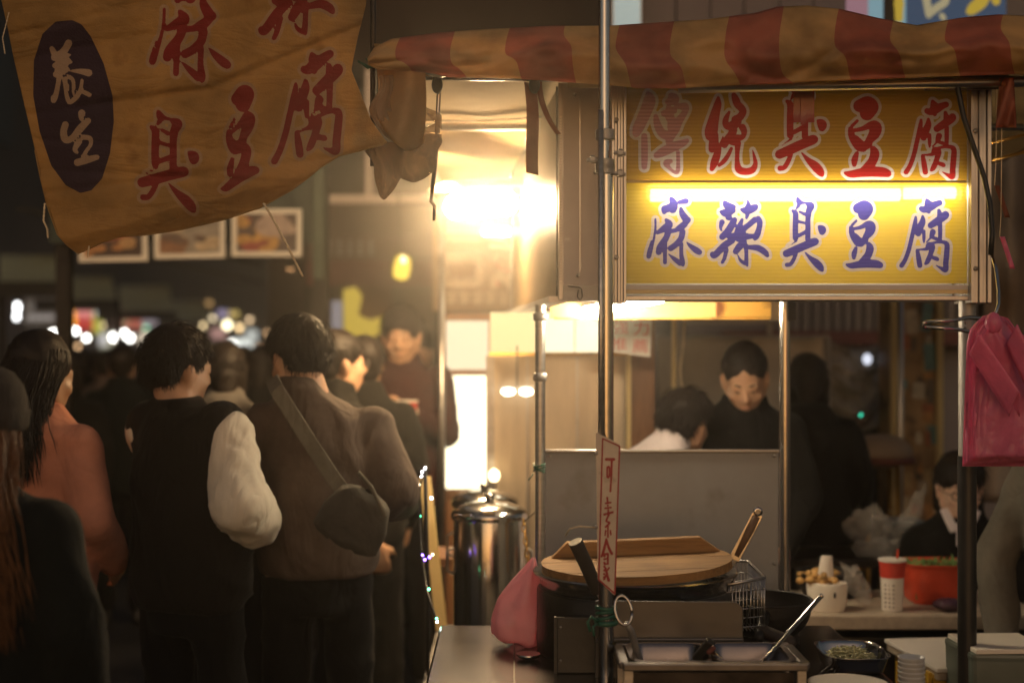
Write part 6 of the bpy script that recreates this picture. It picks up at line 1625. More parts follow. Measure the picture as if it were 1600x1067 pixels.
for a in (682, 850): MB().tube([(P(a, 0, 7.2).x, 7.24, 0), (P(a, 0, 7.2).x, 7.24, 2.6)], .016, 8).build('post', M['steel_dark'], sg)
# tea urns
def urn(cx_, cy_, zt_, zb_, r, label):
    t = thing('tea_urn', label, 'urn', (cx_, cy_, zb_), 'steel tea urns behind the counter')
    MB().lathe([(r * .96, zb_), (r, zb_ + .02), (r, zt_ - .035), (r * .99, zt_ - .03)], (cx_, cy_, 0), 48).build('body', M['polished'], t, smooth=True, auto=50)
    MB().lathe([(r * .99, zt_ - .032), (r * 1.07, zt_ - .03), (r * 1.09, zt_ - .018), (r * 1.05, zt_ - .006), (r * .85, zt_ + .008), (r * .55, zt_ + .018), (r * .3, zt_ + .022), (.001, zt_ + .023)], (cx_, cy_, 0), 48).build('lid', M['polished'], t, smooth=True, auto=60)
    MB().lathe([(.012, zt_ + .02), (.014, zt_ + .032), (.018, zt_ + .038), (.012, zt_ + .046), (.001, zt_ + .047)], (cx_, cy_, 0), 20).build('knob', M['polished'], t, smooth=True)
    MB().tube([(cx_ + r * .3, cy_ - r * 1.0, zb_ + .08), (cx_ + r * .3, cy_ - r * 1.0 - .05, zb_ + .08), (cx_ + r * .3, cy_ - r * 1.0 - .05, zb_ + .04)], .009, 10).build('tap', M['steel'], t, smooth=True)
    for s_ in (-1, 1): MB().tube([(cx_ + s_ * r, cy_, zt_ - .12), (cx_ + s_ * (r + .02), cy_, zt_ - .13), (cx_ + s_ * (r + .02), cy_, zt_ - .19), (cx_ + s_ * r, cy_, zt_ - .20)], .005, 8).build('handle', M['steel'], t, smooth=True)
    return t
zu = .56
urn(P(765, 0, 4.35).x, 4.35, P(0, 794, 4.35).z, zu, px2m(56, 4.35), 'tall polished steel tea urn nearest the counter')
urn(P(757, 0, 4.78).x, 4.78, P(0, 776, 4.78).z, zu, px2m(49, 4.78), 'second steel tea urn mostly hidden behind the nearer one')
ut = thing('urn_table', 'low dark table carrying the steel urns', 'table', (P(760, 0, 4.5).x, 4.55, 0))
MB().box((P(760, 0, 4.5).x, 4.55, zu - .02), (.36, .85, .04)).build('tabletop', M['steel_dull'], ut, bevel=.004)
for sx in (-.14, .14):
    for sy in (-.36, .36): MB().box((P(760, 0, 4.5).x + sx, 4.55 + sy, (zu - .04) / 2), (.035, .035, zu - .04)).build('leg', M['iron'], ut)
fl = thing('gas_lamp', 'small bright flame-shaped lamp above the rear urn', 'lamp', P(772, 750, 4.95))
MB().lathe([(.001, -.026), (.014, -.019), (.020, -.004), (.018, .012), (.001, .024)], P(772, 742, 5.05), 14).build('globe', emit('flame_lamp', (1, .75, .4), 5), fl, smooth=True)
MB().tube([P(772, 752, 5.05), P(772, 900, 5.05)], .008, 8).build('stem', M['steel'], fl); MB().box(P(772, 905, 5.05), (.08, .08, .02)).build('base', M['steel'], fl)
MB().tube([P(772, 905, 5.05), (P(772, 0, 5.05).x, 5.05, 0)], .012, 8).build('stand', M['steel_dark'], fl)
ch_ = thing('chain', 'small chain hanging beside the steel urn', 'chain', P(822, 850, 4.3))
for k_ in range(9):
    p_ = P(818 + 2.5 * k_ * .5 - (k_ % 2), 815 + 10 * k_, 4.22); q = MB()
    q.tube([p_ + Vector((.006 * math.cos(a) * (1 if k_ % 2 else .3), .006 * math.cos(a) * (.3 if k_ % 2 else 1), .011 * math.sin(a))) for a in np.linspace(0, 2 * math.pi, 12)], .0022, 5); q.build('ring', M['gold'], ch_, smooth=True)
MB().tube([P(818, 815, 4.22), P(836, 800, 4.1), (P(842, 0, 4.03).x, 4.03, P(0, 790, 4.03).z)], .0018, 5).build('wire', M['cable'], ch_)
lbd = thing('leaning_board', 'pale narrow board leaning beside the lightbox', 'board', P(680, 880, 4.9))
MB().bar(P(664, 745, 4.95), P(690, 985, 4.85), px2m(18, 4.9), .015, (0, 1, 0)).build('board', M['yellow_panel'], lbd, bevel=.003)
lbd2 = thing('low_shelf', 'dark low shelf beside the urn under the lightbox', 'shelf', (P(692, 0, 5.2).x, 5.2, 0))
for z in (.32, P(0, 872, 5.2).z): MB().box((P(700, 0, 5.2).x, 5.25, z), (.16, .3, .03)).build('board', M['wood'], lbd2)
for s_ in (-.07, .07): MB().box((P(700, 0, 5.2).x + s_, 5.25, .4), (.02, .28, .8)).build('side', M['wood_dark'], lbd2)
fs = thing('fairy_lights', 'string of tiny white, green and violet lights at the counter edge', 'string lights', P(668, 850, 4.1))
fp = [P(663, 728, 4.2), P(657, 760, 4.2), P(655, 800, 4.18), P(659, 868, 4.12), P(668, 925, 4.0), P(683, 972, 3.78)]
MB().tube(fp, .003, 6).build('wire', M['cable'], fs, smooth=True)
stk = MB().tube([P(664, 725, 4.22), P(668, 900, 4.22), (P(670, 0, 4.22).x, 4.22, 0)], .006, 8).build('stake', M['iron'], fs, smooth=True)
E_ = {k_: emit('led_' + k_, c_, s_) for k_, c_, s_ in (('white', (1, .95, 1), 22), ('green', (.1, 1, .45), 14), ('violet', (.25, .12, 1), 20), ('warm', (1, .8, .5), 10))}
for (a, b_, d, k_) in ((664, 731, 4.2, 'white'), (660, 737, 4.2, 'white'), (659, 744, 4.2, 'white'), (655, 757, 4.2, 'warm'), (654, 768, 4.2, 'green'), (656, 806, 4.18, 'green'), (660, 867, 4.12, 'violet'), (664, 874, 4.11, 'violet'), (671, 870, 4.2, 'violet'), (676, 866, 4.2, 'warm'), (670, 920, 4.02, 'green'), (682, 966, 3.8, 'green'), (683, 971, 3.78, 'white'), (674, 778, 4.3, 'white')):
    MB().ell(P(a, b_, d), .0032, nu=8, nv=6).build('led', E_[k_], fs, smooth=True)
# ================================================================== BACKGROUND STREET
# food picture boards hung on a stall across the way
def picboard(x0, y0, x1, y1, d, label, cols, seed, tilt):
    t = thing('picture_board', label, 'picture', P((x0 + x1) / 2, y1, d), 'framed food pictures hung across the street')
    a, b_ = P(x0, y0, d), P(x1, y1, d)
    c = (a + b_) / 2; w_, h_ = b_.x - a.x, a.z - b_.z
    Rm = Matrix.Rotation(R(tilt), 3, 'Y')
    for (dx, dz, ww, hh) in ((0, h_ / 2 - .012, w_, .024), (0, -h_ / 2 + .012, w_, .024), (-w_ / 2 + .012, 0, .024, h_ - .048), (w_ / 2 - .012, 0, .024, h_ - .048)):
        MB().box(c + Rm @ Vector((dx, -.008, dz)), (ww, .02, hh), Rm).build('frame', M['white_paper'], t)
    m_b = mat('photo_print_%d' % seed, cols[0], .45, var=.5, vscale=9)
    MB().box(c + Vector((0, .004, 0)), (w_ - .04, .01, h_ - .04), Rm).build('print', m_b, t)
    rnd = random.Random(seed)
    for i in range(13):
        mk = bpy.data.materials.get('food_print_%d_%d' % (seed, i % 3)) or mat('food_print_%d_%d' % (seed, i % 3), cols[1 + i % 3], .5, var=.5, vscale=18)
        px, pz = rnd.uniform(-.40, .34) * w_, rnd.uniform(-.36, .30) * h_
        n_ = 9; rr = rnd.uniform(.03, .075); el_ = rnd.uniform(.4, .8); an = rnd.uniform(-.5, .5)
        pts = [c + Rm @ Vector((max(-w_ * .46, min(w_ * .46, px + rr * (1 + .2 * rnd.random()) * math.cos(6.28 * k_ / n_ + an))), -.0025 - .0007 * i, max(-h_ * .44, min(h_ * .44, pz + rr * el_ * math.sin(6.28 * k_ / n_))))) for k_ in range(n_)]
        MB().add(pts, [tuple(range(n_))]).build('photo_motif', mk, t)
    for s_ in (-1, 1): MB().tube([c + Vector((s_ * w_ * .35, 0, h_ / 2)), c + Vector((s_ * w_ * .35, 0, h_ / 2 + .35))], .004, 6).build('hanger', M['iron'], t)
    return t
food_c = [((.06, .035, .03), (.42, .20, .08), (.30, .10, .05), (.50, .30, .14)), ((.30, .26, .22), (.26, .13, .07), (.55, .42, .28), (.14, .09, .07)), ((.09, .06, .055), (.48, .27, .08), (.40, .30, .26), (.30, .07, .05))]
picboard(124, 330, 231, 409, 7.0, 'white framed picture of fried food half hidden by the banner corner', food_c[0], 31, -1)
picboard(242, 325, 352, 404, 7.0, 'white framed picture of grilled skewers below the banner', food_c[1], 32, -1)
picboard(363, 327, 472, 401, 7.0, 'white framed picture of two dishes beside the twisted cord', food_c[2], 33, 0)
bm = thing('stall_beam', 'dark green beam carrying the framed food pictures', 'beam', P(300, 300, 7.05))
MB().box(((P(90, 0, 7.1).x + P(500, 0, 7.1).x) / 2, 7.10, P(0, 318, 7.1).z), (px2m(430, 7.1), .06, .40)).build('board', mat('dark_green_board', (.030, .042, .034), .6), bm)
for a in (95, 500): MB().box((P(a, 0, 7.1).x, 7.16, 1.2), (.07, .07, 2.4)).build('post', M['iron'], bm)
MB().box((P(500, 0, 7.1).x, 7.06, P(0, 350, 7.1).z), (.05, .05, .55)).build('corner_post', mat('green_post', (.05, .075, .05), .5), bm)
# reddish sign with grey lettering behind
rs = thing('shop_sign', 'dim brown-red fascia sign with faint grey lettering', 'sign', P(590, 440, 9.0))
slab(478, 318, 680, 368, 9.0, mat('dim_brown_fascia', (.12, .085, .06), .7), 'upper_board', rs, .05)
slab(478, 370, 690, 405, 9.0, mat('dim_umber_fascia', (.13, .085, .06), .7), 'middle_board', rs, .05, -.004)
slab(478, 407, 700, 446, 9.0, mat('dim_red_fascia', (.16, .065, .05), .7), 'lower_board', rs, .05)
for i in range(6):
    x = 494 + 16 * i
    on(rs, 'character', [[(x, 380, 1.6), (x + 10, 380, 1.6)], [(x + 5, 376, 1.6), (x + 5, 398, 1.6)], [(x, 390, 1.6), (x + 10, 389, 1.6)], [(x + 1, 397, 1.5), (x + 10, 397, 1.5)]], 9.0, mat('faint_grey_print', (.30, .27, .24), .6) if i == 0 else bpy.data.materials['faint_grey_print'], -.01)
for a in (482, 690): MB().box((P(a, 0, 9).x, 9.1, 1.15), (.07, .07, 2.3)).build('post', M['iron'], rs)
# yellow sign and lantern
ys = thing('shop_sign', 'glowing yellow sign with maroon arc beside the crowd', 'sign', P(572, 530, 10.0))
m_ye = emit('lit_yellow_sign', (.72, .50, .07), .62)
q = [(536, 452), (556, 448), (566, 462), (560, 492), (578, 500), (606, 492), (608, 508), (590, 522), (574, 536), (538, 536)]
n_ = len(q)
MB().add([P(x, y, 10) for x, y in q] + [P(x, y, 10.08) for x, y in q], [tuple(range(n_)), tuple(reversed(range(n_, 2 * n_)))] + [(i, i + n_, (i + 1) % n_ + n_, (i + 1) % n_) for i in range(n_)]).build('face', m_ye, ys)
slab(552, 446, 612, 500, 10.1, mat('maroon_board', (.14, .06, .04), .6), 'maroon_board', ys, .04)
slab(518, 470, 534, 520, 10.0, emit('pale_violet_strip', (.40, .36, .38), .5), 'pale_strip', ys, .05)
MB().box((P(560, 0, 10).x, 10.12, .8), (.08, .06, 1.6)).build('post', M['iron'], ys)
ln = thing('lantern', 'small yellow glowing lantern above the crowd', 'lantern', P(628, 418, 8.0))
MB().lathe([(.02, -.07), (.044, -.055), (.05, 0), (.040, .055), (.02, .07)], P(628, 418, 8.0), 18, M=Matrix.Rotation(R(8), 3, 'Y')).build('shade', emit('lantern_yellow', (1.0, .68, .08), 1.1), ln, smooth=True)
MB().ell(P(630, 408, 7.97), (.018, .018, .03)).build('bulb', emit('lantern_bulb', (1, .9, .5), 2.4), ln, smooth=True)
MB().tube([P(625, 398, 8.0), P(622, 300, 8.0)], .004, 6).build('cord', M['cable'], ln)
# row of stalls receding on the left
aw = [((0, 398, 104, 440), 11, 'nearest pale green awning at the far left'), ((100, 432, 182, 468), 15, 'second pale green awning receding at the left'), ((186, 446, 272, 486), 19, 'third pale green awning, above the green-lit sign'), ((268, 470, 330, 500), 24, 'farthest small pale green awning above the dark heads')]
for i, ((a, b_, c_, e), d, lab) in enumerate(aw):
    t = thing('market_stall', 'market stall under the ' + lab, 'stall', (P(a, 0, d).x, d, 0), 'market stalls receding along the left')
    A, B = P(a, e, d), P(c_, e, d); C_, D = P(c_ - 8, b_, d + 1.3), P(a, b_, d + 1.3)
    rows = 14
    for k_ in range(rows):
        f0, f1 = k_ / rows, (k_ + .94) / rows
        p0, p1_ = A.lerp(B, f0), A.lerp(B, f1); p2_, p3_ = D.lerp(C_, f1), D.lerp(C_, f0)
        MB().add([p0, p1_, p2_, p3_] + [p_ + Vector((0, 0, -.02)) for p_ in (p0, p1_, p2_, p3_)], [(0, 1, 2, 3), (7, 6, 5, 4), (0, 4, 5, 1), (1, 5, 6, 2), (2, 6, 7, 3), (3, 7, 4, 0)]).build('awning_slat', M['green_awning'], t)
    MB().bar(A + Vector((-.3, -.02, -.06)), B + Vector((0, -.02, -.06)), .03, .12).build('valance', M['dark_awning'], t)
    for p_ in (A, B): MB().tube([(p_.x, p_.y + .05, 0), (p_.x, p_.y + .05, p_.z)], .03, 8).build('post', M['iron'], t)
    w_ = (B - A).length
    MB().box(((A.x + B.x) / 2, d + .6, .45), (w_ * .9, .6, .9)).build('counter', M['wood_dark'], t, bevel=.01)
    MB().bar(C_ + Vector((-.2, .1, .35)), C_ + Vector((1.6, .1, -.05)), 1.3, .04, (0, 0, 1)).build('roof', M['dark_awning'], t)
def litsign(label, rects, d, posts=True, strokes=()):
    x0 = min(r[0] for r in rects); x1 = max(r[2] for r in rects); y1 = max(r[3] for r in rects)
    t = thing('lit_sign', label, 'sign', P((x0 + x1) / 2, y1, d))
    for i, (a, b_, c_, e, m_) in enumerate(rects): slab(a, b_, c_, e, d, m_, 'panel', t, .06, -.012 * (i % 3))
    if posts: MB().tube([(P((x0 + x1) / 2, 0, d).x, d + .1, 0), (P((x0 + x1) / 2, 0, d).x, d + .1, P(0, (min(r[1] for r in rects) + y1) / 2, d).z)], .03, 8).build('post', M['iron'], t)
    return t
e_ = lambda n, c, s: emit('lit_' + n, c, s * 1.35)
litsign('dim dark sign with grey lettering behind the long black hair', [(38, 466, 88, 508, e_('umber', (.09, .07, .055), .6)), (42, 492, 84, 500, e_('grey', (.25, .22, .2), .7)), (46, 478, 80, 484, e_('grey2', (.16, .14, .12), .7))], 17)
litsign('red, orange and green lit sign panels at the far left', [(90, 474, 101, 508, e_('rose', (.70, .22, .20), .7)), (101, 472, 119, 510, e_('orange', (1.0, .40, .02), .9)), (119, 474, 143, 496, e_('pinkred', (.70, .24, .22), .7)), (119, 496, 143, 516, e_('red', (.50, .05, .04), .7)), (145, 476, 158, 521, e_('olive', (.40, .38, .06), .7)), (148, 480, 156, 494, e_('pale', (.7, .68, .66), .9))], 20)
litsign('orange and rose lit sign with a small green lit square', [(179, 482, 200, 512, e_('salmon', (.52, .25, .16), .55)), (200, 484, 222, 514, e_('brick', (.45, .12, .08), .55)), (222, 486, 244, 508, e_('mauve', (.36, .30, .33), .55)), (198, 489, 215, 506, e_('green', (.03, .85, .25), .9))], 22)
litsign('yellow lit sign low behind the black-haired woman', [(74, 528, 92, 548, e_('lemon', (.95, .62, .03), .9)), (92, 522, 104, 548, e_('blush', (.62, .45, .40), .8))], 18)
litsign('pale lit panels under the green-lit sign', [(156, 518, 190, 546, e_('olivegrey', (.32, .30, .20), .55)), (155, 520, 168, 540, e_('silver', (.55, .53, .52), .7)), (105, 525, 124, 535, e_('bluegrey', (.10, .16, .24), .6))], 24)
litsign('white lit sign between the two men’s heads'.replace('’', ''), [(362, 530, 392, 548, e_('cool', (.75, .78, .72), 1.1)), (330, 512, 352, 530, e_('dusty', (.45, .25, .22), .6)), (384, 515, 402, 535, e_('frost', (.50, .52, .48), .7))], 22)
litsign('warm amber lit awning edge right of the short-haired man', [(296, 470, 330, 478, e_('ember', (.62, .36, .14), .7)), (300, 486, 316, 500, e_('amberglow', (.70, .42, .16), .6))], 26)
litsign('low red and white lit menu panel between the far heads at left', [(212, 520, 232, 540, e_('cream', (.72, .60, .45), .8)), (232, 522, 246, 540, e_('crimson', (.55, .08, .06), .8))], 23)
litsign('small violet lit panel above the creamy light disc', [(340, 484, 356, 496, e_('lilac', (.36, .30, .45), .6)), (358, 486, 372, 496, e_('gold', (.62, .45, .14), .7))], 25)
more_lamps = [(62, 524, 6, 5, 18, (1, .8, .5), 3.5, 'warm bulb between the hat and the black hair'), (122, 541, 4, 4, 20, (1, .6, .3), 2.5, 'small orange bulb under the single white globe'), (160, 508, 4, 4, 21, (1, .75, .45), 2.4, 'small warm bulb right of the olive lit panel'), (228, 512, 4, 4, 23, (.4, 1, .6), 1.6, 'tiny greenish bulb right of the green lit square'), (246, 500, 4, 4, 24, (1, .55, .25), 2.0, 'small orange bulb at the edge of the mauve panel'), (332, 498, 5, 5, 25, (1, .8, .5), 2.6, 'soft warm bulb left of the creamy disc'), (390, 500, 5, 5, 26, (1, .7, .4), 2.2, 'faint warm bulb above the frosty panel'), (418, 520, 4, 5, 24, (1, .6, .3), 1.8, 'dim orange bulb beside the hair of the taller man')]
for (a, b_, rx, rz, d, c, s, lab) in more_lamps:
    t = thing('street_lamp', lab, 'lamp', P(a, b_, d), 'lamps of the far stalls')
    MB().ell(P(a, b_, d), (px2m(rx, d) * .8, px2m(rx, d) * .7, px2m(rz, d) * .8)).build('bulb', emit('lamp_far', c, s), t, smooth=True)
    MB().tube([P(a, b_ - rz * .5, d), P(a, b_ - rz - 30, d)], .008, 5).build('cord', M['cable'], t)
lamps = [(27, 480, 5, 9, 16, (1, 1, 1), 6), (26, 494, 5, 8, 16, (1, 1, 1), 5), (85, 522, 9, 8, 19, (1, .98, .92), 9), (108, 517, 15, 5, 19, (1, .98, .94), 9), (135, 528, 5, 5, 20, (1, .98, .9), 9), (178, 527, 7, 7, 22, (1, .97, .9), 9), (191, 521, 10, 6, 22, (1, .97, .9), 9), (203, 528, 6, 6, 22, (1, .97, .9), 9), (88, 552, 4, 5, 18, (.9, .95, 1), 5),
         (318, 508, 6, 6, 24, (1, .75, .4), 3.2), (311, 507, 4, 4, 25, (1, .7, .35), 1.2), (355, 508, 8, 8, 24, (1, .88, .55), 4.5), (374, 512, 6, 6, 25, (1, .7, .35), 3.0), (362, 537, 6, 6, 22, (1, .97, .88), 4), (298, 482, 7, 6, 26, (.9, .5, .2), 1.6), (405, 543, 4, 5, 26, (1, .5, .2), 1.1), (488, 450, 4, 9, 12, (.45, .45, .9), .5), (628, 500, 5, 6, 11, (.7, .4, .1), .7), (453, 421, 6, 1.4, 9, (1, .5, .2), 1.6)]
labs = ['white bulb at the far left edge, upper of two', 'white bulb at the far left edge, lower of two', 'bright white round lamp left of the horizontal tube', 'bright white horizontal tube below the red and orange sign', 'single bright white globe right of the horizontal tube', 'left end bulb of the bright row under the green-lit sign', 'middle long bulb of the bright row under the green-lit sign', 'right end bulb of the bright row under the green-lit sign', 'small cool lamp by the black-haired woman’s cheek'.replace('’', ''),
        'amber point of light right of the short-haired man', 'dim amber point of light touching the short-haired man’s hair'.replace('’', ''), 'largest creamy light disc between the two men', 'amber light ring right of the creamy disc', 'warm white bulb at the left end of the white lit sign', 'faint amber disc high above the short-haired man', 'small orange light by the ear of the taller man', 'faint violet light high above the crowd', 'faint amber light beside the yellow sign', 'flat orange glint left of the twisted cord end']
for (a, b_, rx, rz, d, c, s), lab in zip(lamps, labs):
    t = thing('street_lamp', lab, 'lamp', P(a, b_, d), 'lamps of the far stalls')
    if rx > rz * 1.8: MB().caps(P(a - rx + rz, b_, d), P(a + rx - rz, b_, d), px2m(rz, d) * .62, px2m(rz, d) * .8).build('bulb', emit('lamp_far', c, s), t, smooth=True)
    else: MB().ell(P(a, b_, d), (px2m(rx, d) * .8, px2m(rx, d) * .7, px2m(rz, d) * .8)).build('bulb', emit('lamp_far', c, s), t, smooth=True)
    MB().tube([P(a, b_ - rz * .5, d), P(a, b_ - rz - 30, d)], .008, 5).build('cord', M['cable'], t)

# ================================================================== PEOPLE
def at(px, d): return (px - CX) / F * d, d
def wpt(root, v): return root.location + v
crowd = 'people walking through the market'
# left-edge woman with the beanie
x, y = at(-38, 2.62)
A_r, A_h, A_w, A_i = person('woman in grey-brown wool hat and dark coat with long auburn hair at far left', x, y, 1.53, R(-6), 'teal_dark', 'trouser', 'hair_brown', style='long', group=crowd, bulk=1.06, seed=2, female=True, strands=2500, drop=.44, spread=.10, hside=.03, head=(R(4), R(-8), 0), jacket_len=-.28, far=False)
def beanie(root, HW):
    q = MB(); prof = [(.094, .012), (.1, .02), (.1015, .05), (.098, .058), (.0965, .075), (.088, .105), (.068, .132), (.036, .148), (.001, .151)]
    n = 72; q.lathe(prof, (0, -.016, -.012), n)
    q.v = [(v[0] * (1 + .018 * math.sin(36 * math.atan2(v[1], v[0]))), v[1] * 1.16 * (1 + .018 * math.sin(36 * math.atan2(v[1], v[0]))) + .004, v[2] - .24 * (v[1] + .016) * -0.9 * .35) for v in q.v]
    q.xf(HW); o = q.build('beanie', M['beanie'], None, smooth=True); o.parent = root
beanie(A_r, A_h)
x, y = at(62, 3.95)
person('woman with long straight black hair in a rust-coloured jacket', x, y, 1.605, R(-22), 'rust', 'trouser', 'hair', style='long', group=crowd, bulk=.96, seed=4, female=True, strands=2300, head=(R(8), R(-14), 0), arms=(((-.215, -.02, 1.13), (-.20, .10, .90)), ((.245, -.05, 1.13), (.15, .15, .98))), jacket_len=-.06, collar=.018)
x, y = at(298, 3.98)
person('man in black padded vest with cream sleeves seen from behind', x, y, 1.625, R(-26), 'vest', 'trouser', 'hair', style='short', group=crowd, bulk=1.06, hx=-.05, sleeve='cream', sag=.035, seed=6, head=(R(6), R(-22), R(3)), arms=(((-.11, .16, 1.16), (-.05, .28, 1.08)), ((.222, -.06, 1.165), (.15, .15, 1.12))), puff=1.10, jacket_len=.05, collar=.028, strands=1500)
x, y = at(496, 4.18)
D_r, D_h, D_w, D_i = person('man in taupe fleece jacket with a dark bag strap across his back', x, y, 1.655, R(2), 'taupe', 'trouser', 'hair', style='short', group=crowd, bulk=1.0, hx=-.06, seed=8, head=(R(14), R(38), 0), arms=(((-.22, .02, 1.14), (-.16, .22, 1.0)), ((.235, -.05, 1.16), (.225, .15, 1.12))), jacket_len=.09, collar=.06, sag=.03, strands=1500)
# his crossbody bag
cbg = thing('crossbody_bag', 'dark canvas bag hanging at the taupe jacket man’s hip'.replace('’', ''), 'bag', P(575, 850, 3.86))
def bagpt(u, v):
    a = 2 * math.pi * u; sx = math.copysign(abs(math.cos(a)) ** .6, math.cos(a)); sy = math.copysign(abs(math.sin(a)) ** .6, math.sin(a))
    c = P(556, 808, 3.90); pr_ = np.interp(v, [0, .1, .5, .9, 1], [.4, .9, 1, .85, .3])
    l_ = Vector((sx * (.112 - .03 * v) * pr_, sy * .042 * pr_, -.085 + .165 * v)); l_ = Matrix.Rotation(R(-28), 3, 'Y').inverted() @ l_
    return c + l_ + Vector((0, 0, .004 * math.sin(5 * a)))
MB().grid(bagpt, 32, 14).build('pouch', M['bagcloth'], cbg, smooth=True)
sp_ = [P(425, 592, 4.06), P(432, 608, 4.0), P(455, 645, 3.985), P(490, 700, 3.975), P(522, 748, 3.965), P(542, 775, 3.93)]
q = MB()
for i in range(5): q.bar(sp_[i], sp_[i + 1] + (sp_[i + 1] - sp_[i]) * .03, .042, .006, (0, 1, 0))
q.build('strap', M['strap'], cbg, bevel=.002)
q = MB().tube([P(560, 738, 3.88), P(580, 760, 3.86), P(602, 806, 3.86)], .006, 8); q.build('zip_edge', M['strap'], cbg, smooth=True)
# more of the near crowd
x, y = at(352, 5.5)
person('person in grey hooded top between the vest man and the taupe jacket man', x, y, 1.575, R(10), 'grey_cloth', 'trouser', 'hair', style='bob', group=crowd, bulk=.95, seed=10, hood=True, strands=300, voxel=.013)
x, y = at(528, 5.2)
F_r, F_h, F_w, F_i = person('man with glasses in profile beyond the taupe jacket collar', x, y, 1.62, R(-62), 'black_cloth', 'trouser', 'hair', style='short', group=crowd, bulk=.95, seed=12, face=True, strands=340, voxel=.010)
def glasses(root, HW, m):
    q = MB()
    for s_ in (-1, 1):
        q.tube([HW @ Vector((s_ * .032 + .021 * math.cos(a), .096, .002 + .017 * math.sin(a))) for a in np.linspace(0, 2 * math.pi, 18)], .0019, 6)
        q.tube([HW @ Vector((s_ * .053, .095, .004)), HW @ Vector((s_ * .074, .06, .004)), HW @ Vector((s_ * .078, 0, 0))], .0017, 6)
    q.tube([HW @ Vector((-.011, .097, .004)), HW @ Vector((.011, .097, .004))], .0017, 6)
    o = q.build('glasses', m, None, smooth=True); o.parent = root
glasses(F_r, F_h, M['steel'])
x, y = at(568, 5.6)
person('person in black coat behind the man with glasses', x, y, 1.60, R(15), 'black_cloth', 'trouser', 'hair', style='short', group=crowd, bulk=.95, seed=14, strands=200, voxel=.013)
x, y = at(628, 6.25)
cupw = P(634, 664, 5.92)
G_r, G_h, G_w, G_i = person('man facing the camera in maroon jacket with pale cuffs holding a red cup', x, y, 1.735, R(172), 'maroon', 'trouser', 'hair', style='short', group=crowd, bulk=.95, sleeve='maroon', seed=16, face=True, head=(R(10), R(4), 0), arms=(((-.20, .02, 1.12), (-.055, .265, 1.235)), ((.215, 0, 1.12), (.20, .08, .92))), strands=380, voxel=.008,
    hands=({'dir': Vector((.75, .45, .35)), 'palm': Vector((.3, .9, -.2)), 'grip': .8, 'side': -1}, None))
q = MB()                                                          # pale front, cuff rings and collar of his jacket
for i_ in (0, 1):
    wr_ = G_w @ G_i['wr'][i_]; el_ = G_w @ G_i['el'][i_]; t_ = (wr_ - el_).normalized()
    q.caps(wr_ - t_ * .055, wr_ - t_ * .015, .050, .047)
me = remeshed(q, .012, 1, 'cuffs'); put_mesh(me, 'cuff', M['cream'], G_r)
q = MB().rings([(0, 0, 0, .055, .012), (0, .004, .22, .045, .012), (0, 0, .42, .035, .008)], 12)
q.v = [tuple(G_w @ (Vector((v[0], .128 + v[1] - .03 * (v[2] / .42) ** 2, .84 + v[2])) * (1.72 / 1.7))) for v in q.v]
q.build('shirt_front', M['cream'], None, smooth=True).parent = G_r
rc = thing('paper_cup', 'red and white striped paper cup held by the man in maroon', 'cup', cupw + Vector((0, 0, -.08)))
for k_ in range(4):
    z0 = cupw.z - .085 + .045 * k_; r0 = .036 + .0035 * k_
    MB().lathe([(r0, z0), (r0 + .0035, z0 + .045)], (cupw.x, cupw.y, 0), 24).build('band', M['red_cup'] if k_ != 2 else mat('striped_red', (.58, .10, .06), .5), rc, smooth=True, auto=40)
MB().lathe([(.050, cupw.z + .095), (.0525, cupw.z + .097), (.0525, cupw.z + .103), (.046, cupw.z + .103)], (cupw.x, cupw.y, 0), 24).build('rim', M['white_paper'], rc, smooth=True)
for k_ in range(10):
    a = k_ * .628; MB().bar((cupw.x + .0372 * math.cos(a), cupw.y + .0372 * math.sin(a), cupw.z - .083), (cupw.x + .048 * math.cos(a), cupw.y + .048 * math.sin(a), cupw.z + .04), .004, .0015, (math.cos(a), math.sin(a), 0)).build('stripe', M['white_paper'], rc)
# far crowd: one build, copied with its parts
far_spec = [(106, 7.5, 1.50, 'dark-haired person just right of the long black hair', 5), (190, 7.8, 1.56, 'tall dark figure behind the left shoulder of the vest man', 12), (168, 9.5, 1.52, 'dark figure a step behind, left of the vest man', -8), (128, 11, 1.52, 'small distant figure between the two women and the vest man', 20), (75, 9, 1.50, 'distant figure hidden behind the long black hair', 4), (150, 13, 1.5, 'tiny distant head under the bright lamp row', 0), (408, 7.4, 1.55, 'dark head just left of the taller man’s ear'.replace('’', ''), 8), (330, 8.6, 1.54, 'dark figure right of the short-haired man', -10), (560, 7.0, 1.56, 'dark figure under the yellow sign', 0), (500, 8.5, 1.58, 'dark figure behind the taller man’s hair'.replace('’', ''), 10), (232, 10, 1.55, 'distant figure behind the short-haired man', 0), (655, 7.4, 1.66, 'tall dark figure behind the man in maroon', 180), (380, 10, 1.55, 'distant dark figure below the white lit sign', 0), (290, 12, 1.5, 'distant small figure beyond the vest man', 15)]
proto = []
for i, (px, d, h, lab, yw) in enumerate(far_spec):
    x, y = at(px, d)
    if i < 3:
        r_, *_ = person(lab, x, y, h, R(yw), ('black_cloth', 'teal_dark', 'taupe')[i], 'trouser', 'hair', style=('bob', 'short', 'short')[i], group=crowd, bulk=1.0, seed=30 + i, strands=120, voxel=.014, far=True); proto.append((r_, h, yw)); continue
    src, hs, ys_ = proto[i % 3]
    c = copy_tree(src); c.location = (x, y, 0); s_ = h / hs; c.scale = (s_, s_, s_); c.rotation_euler = (0, 0, R(yw - ys_)); tag(c, lab, 'person', crowd)
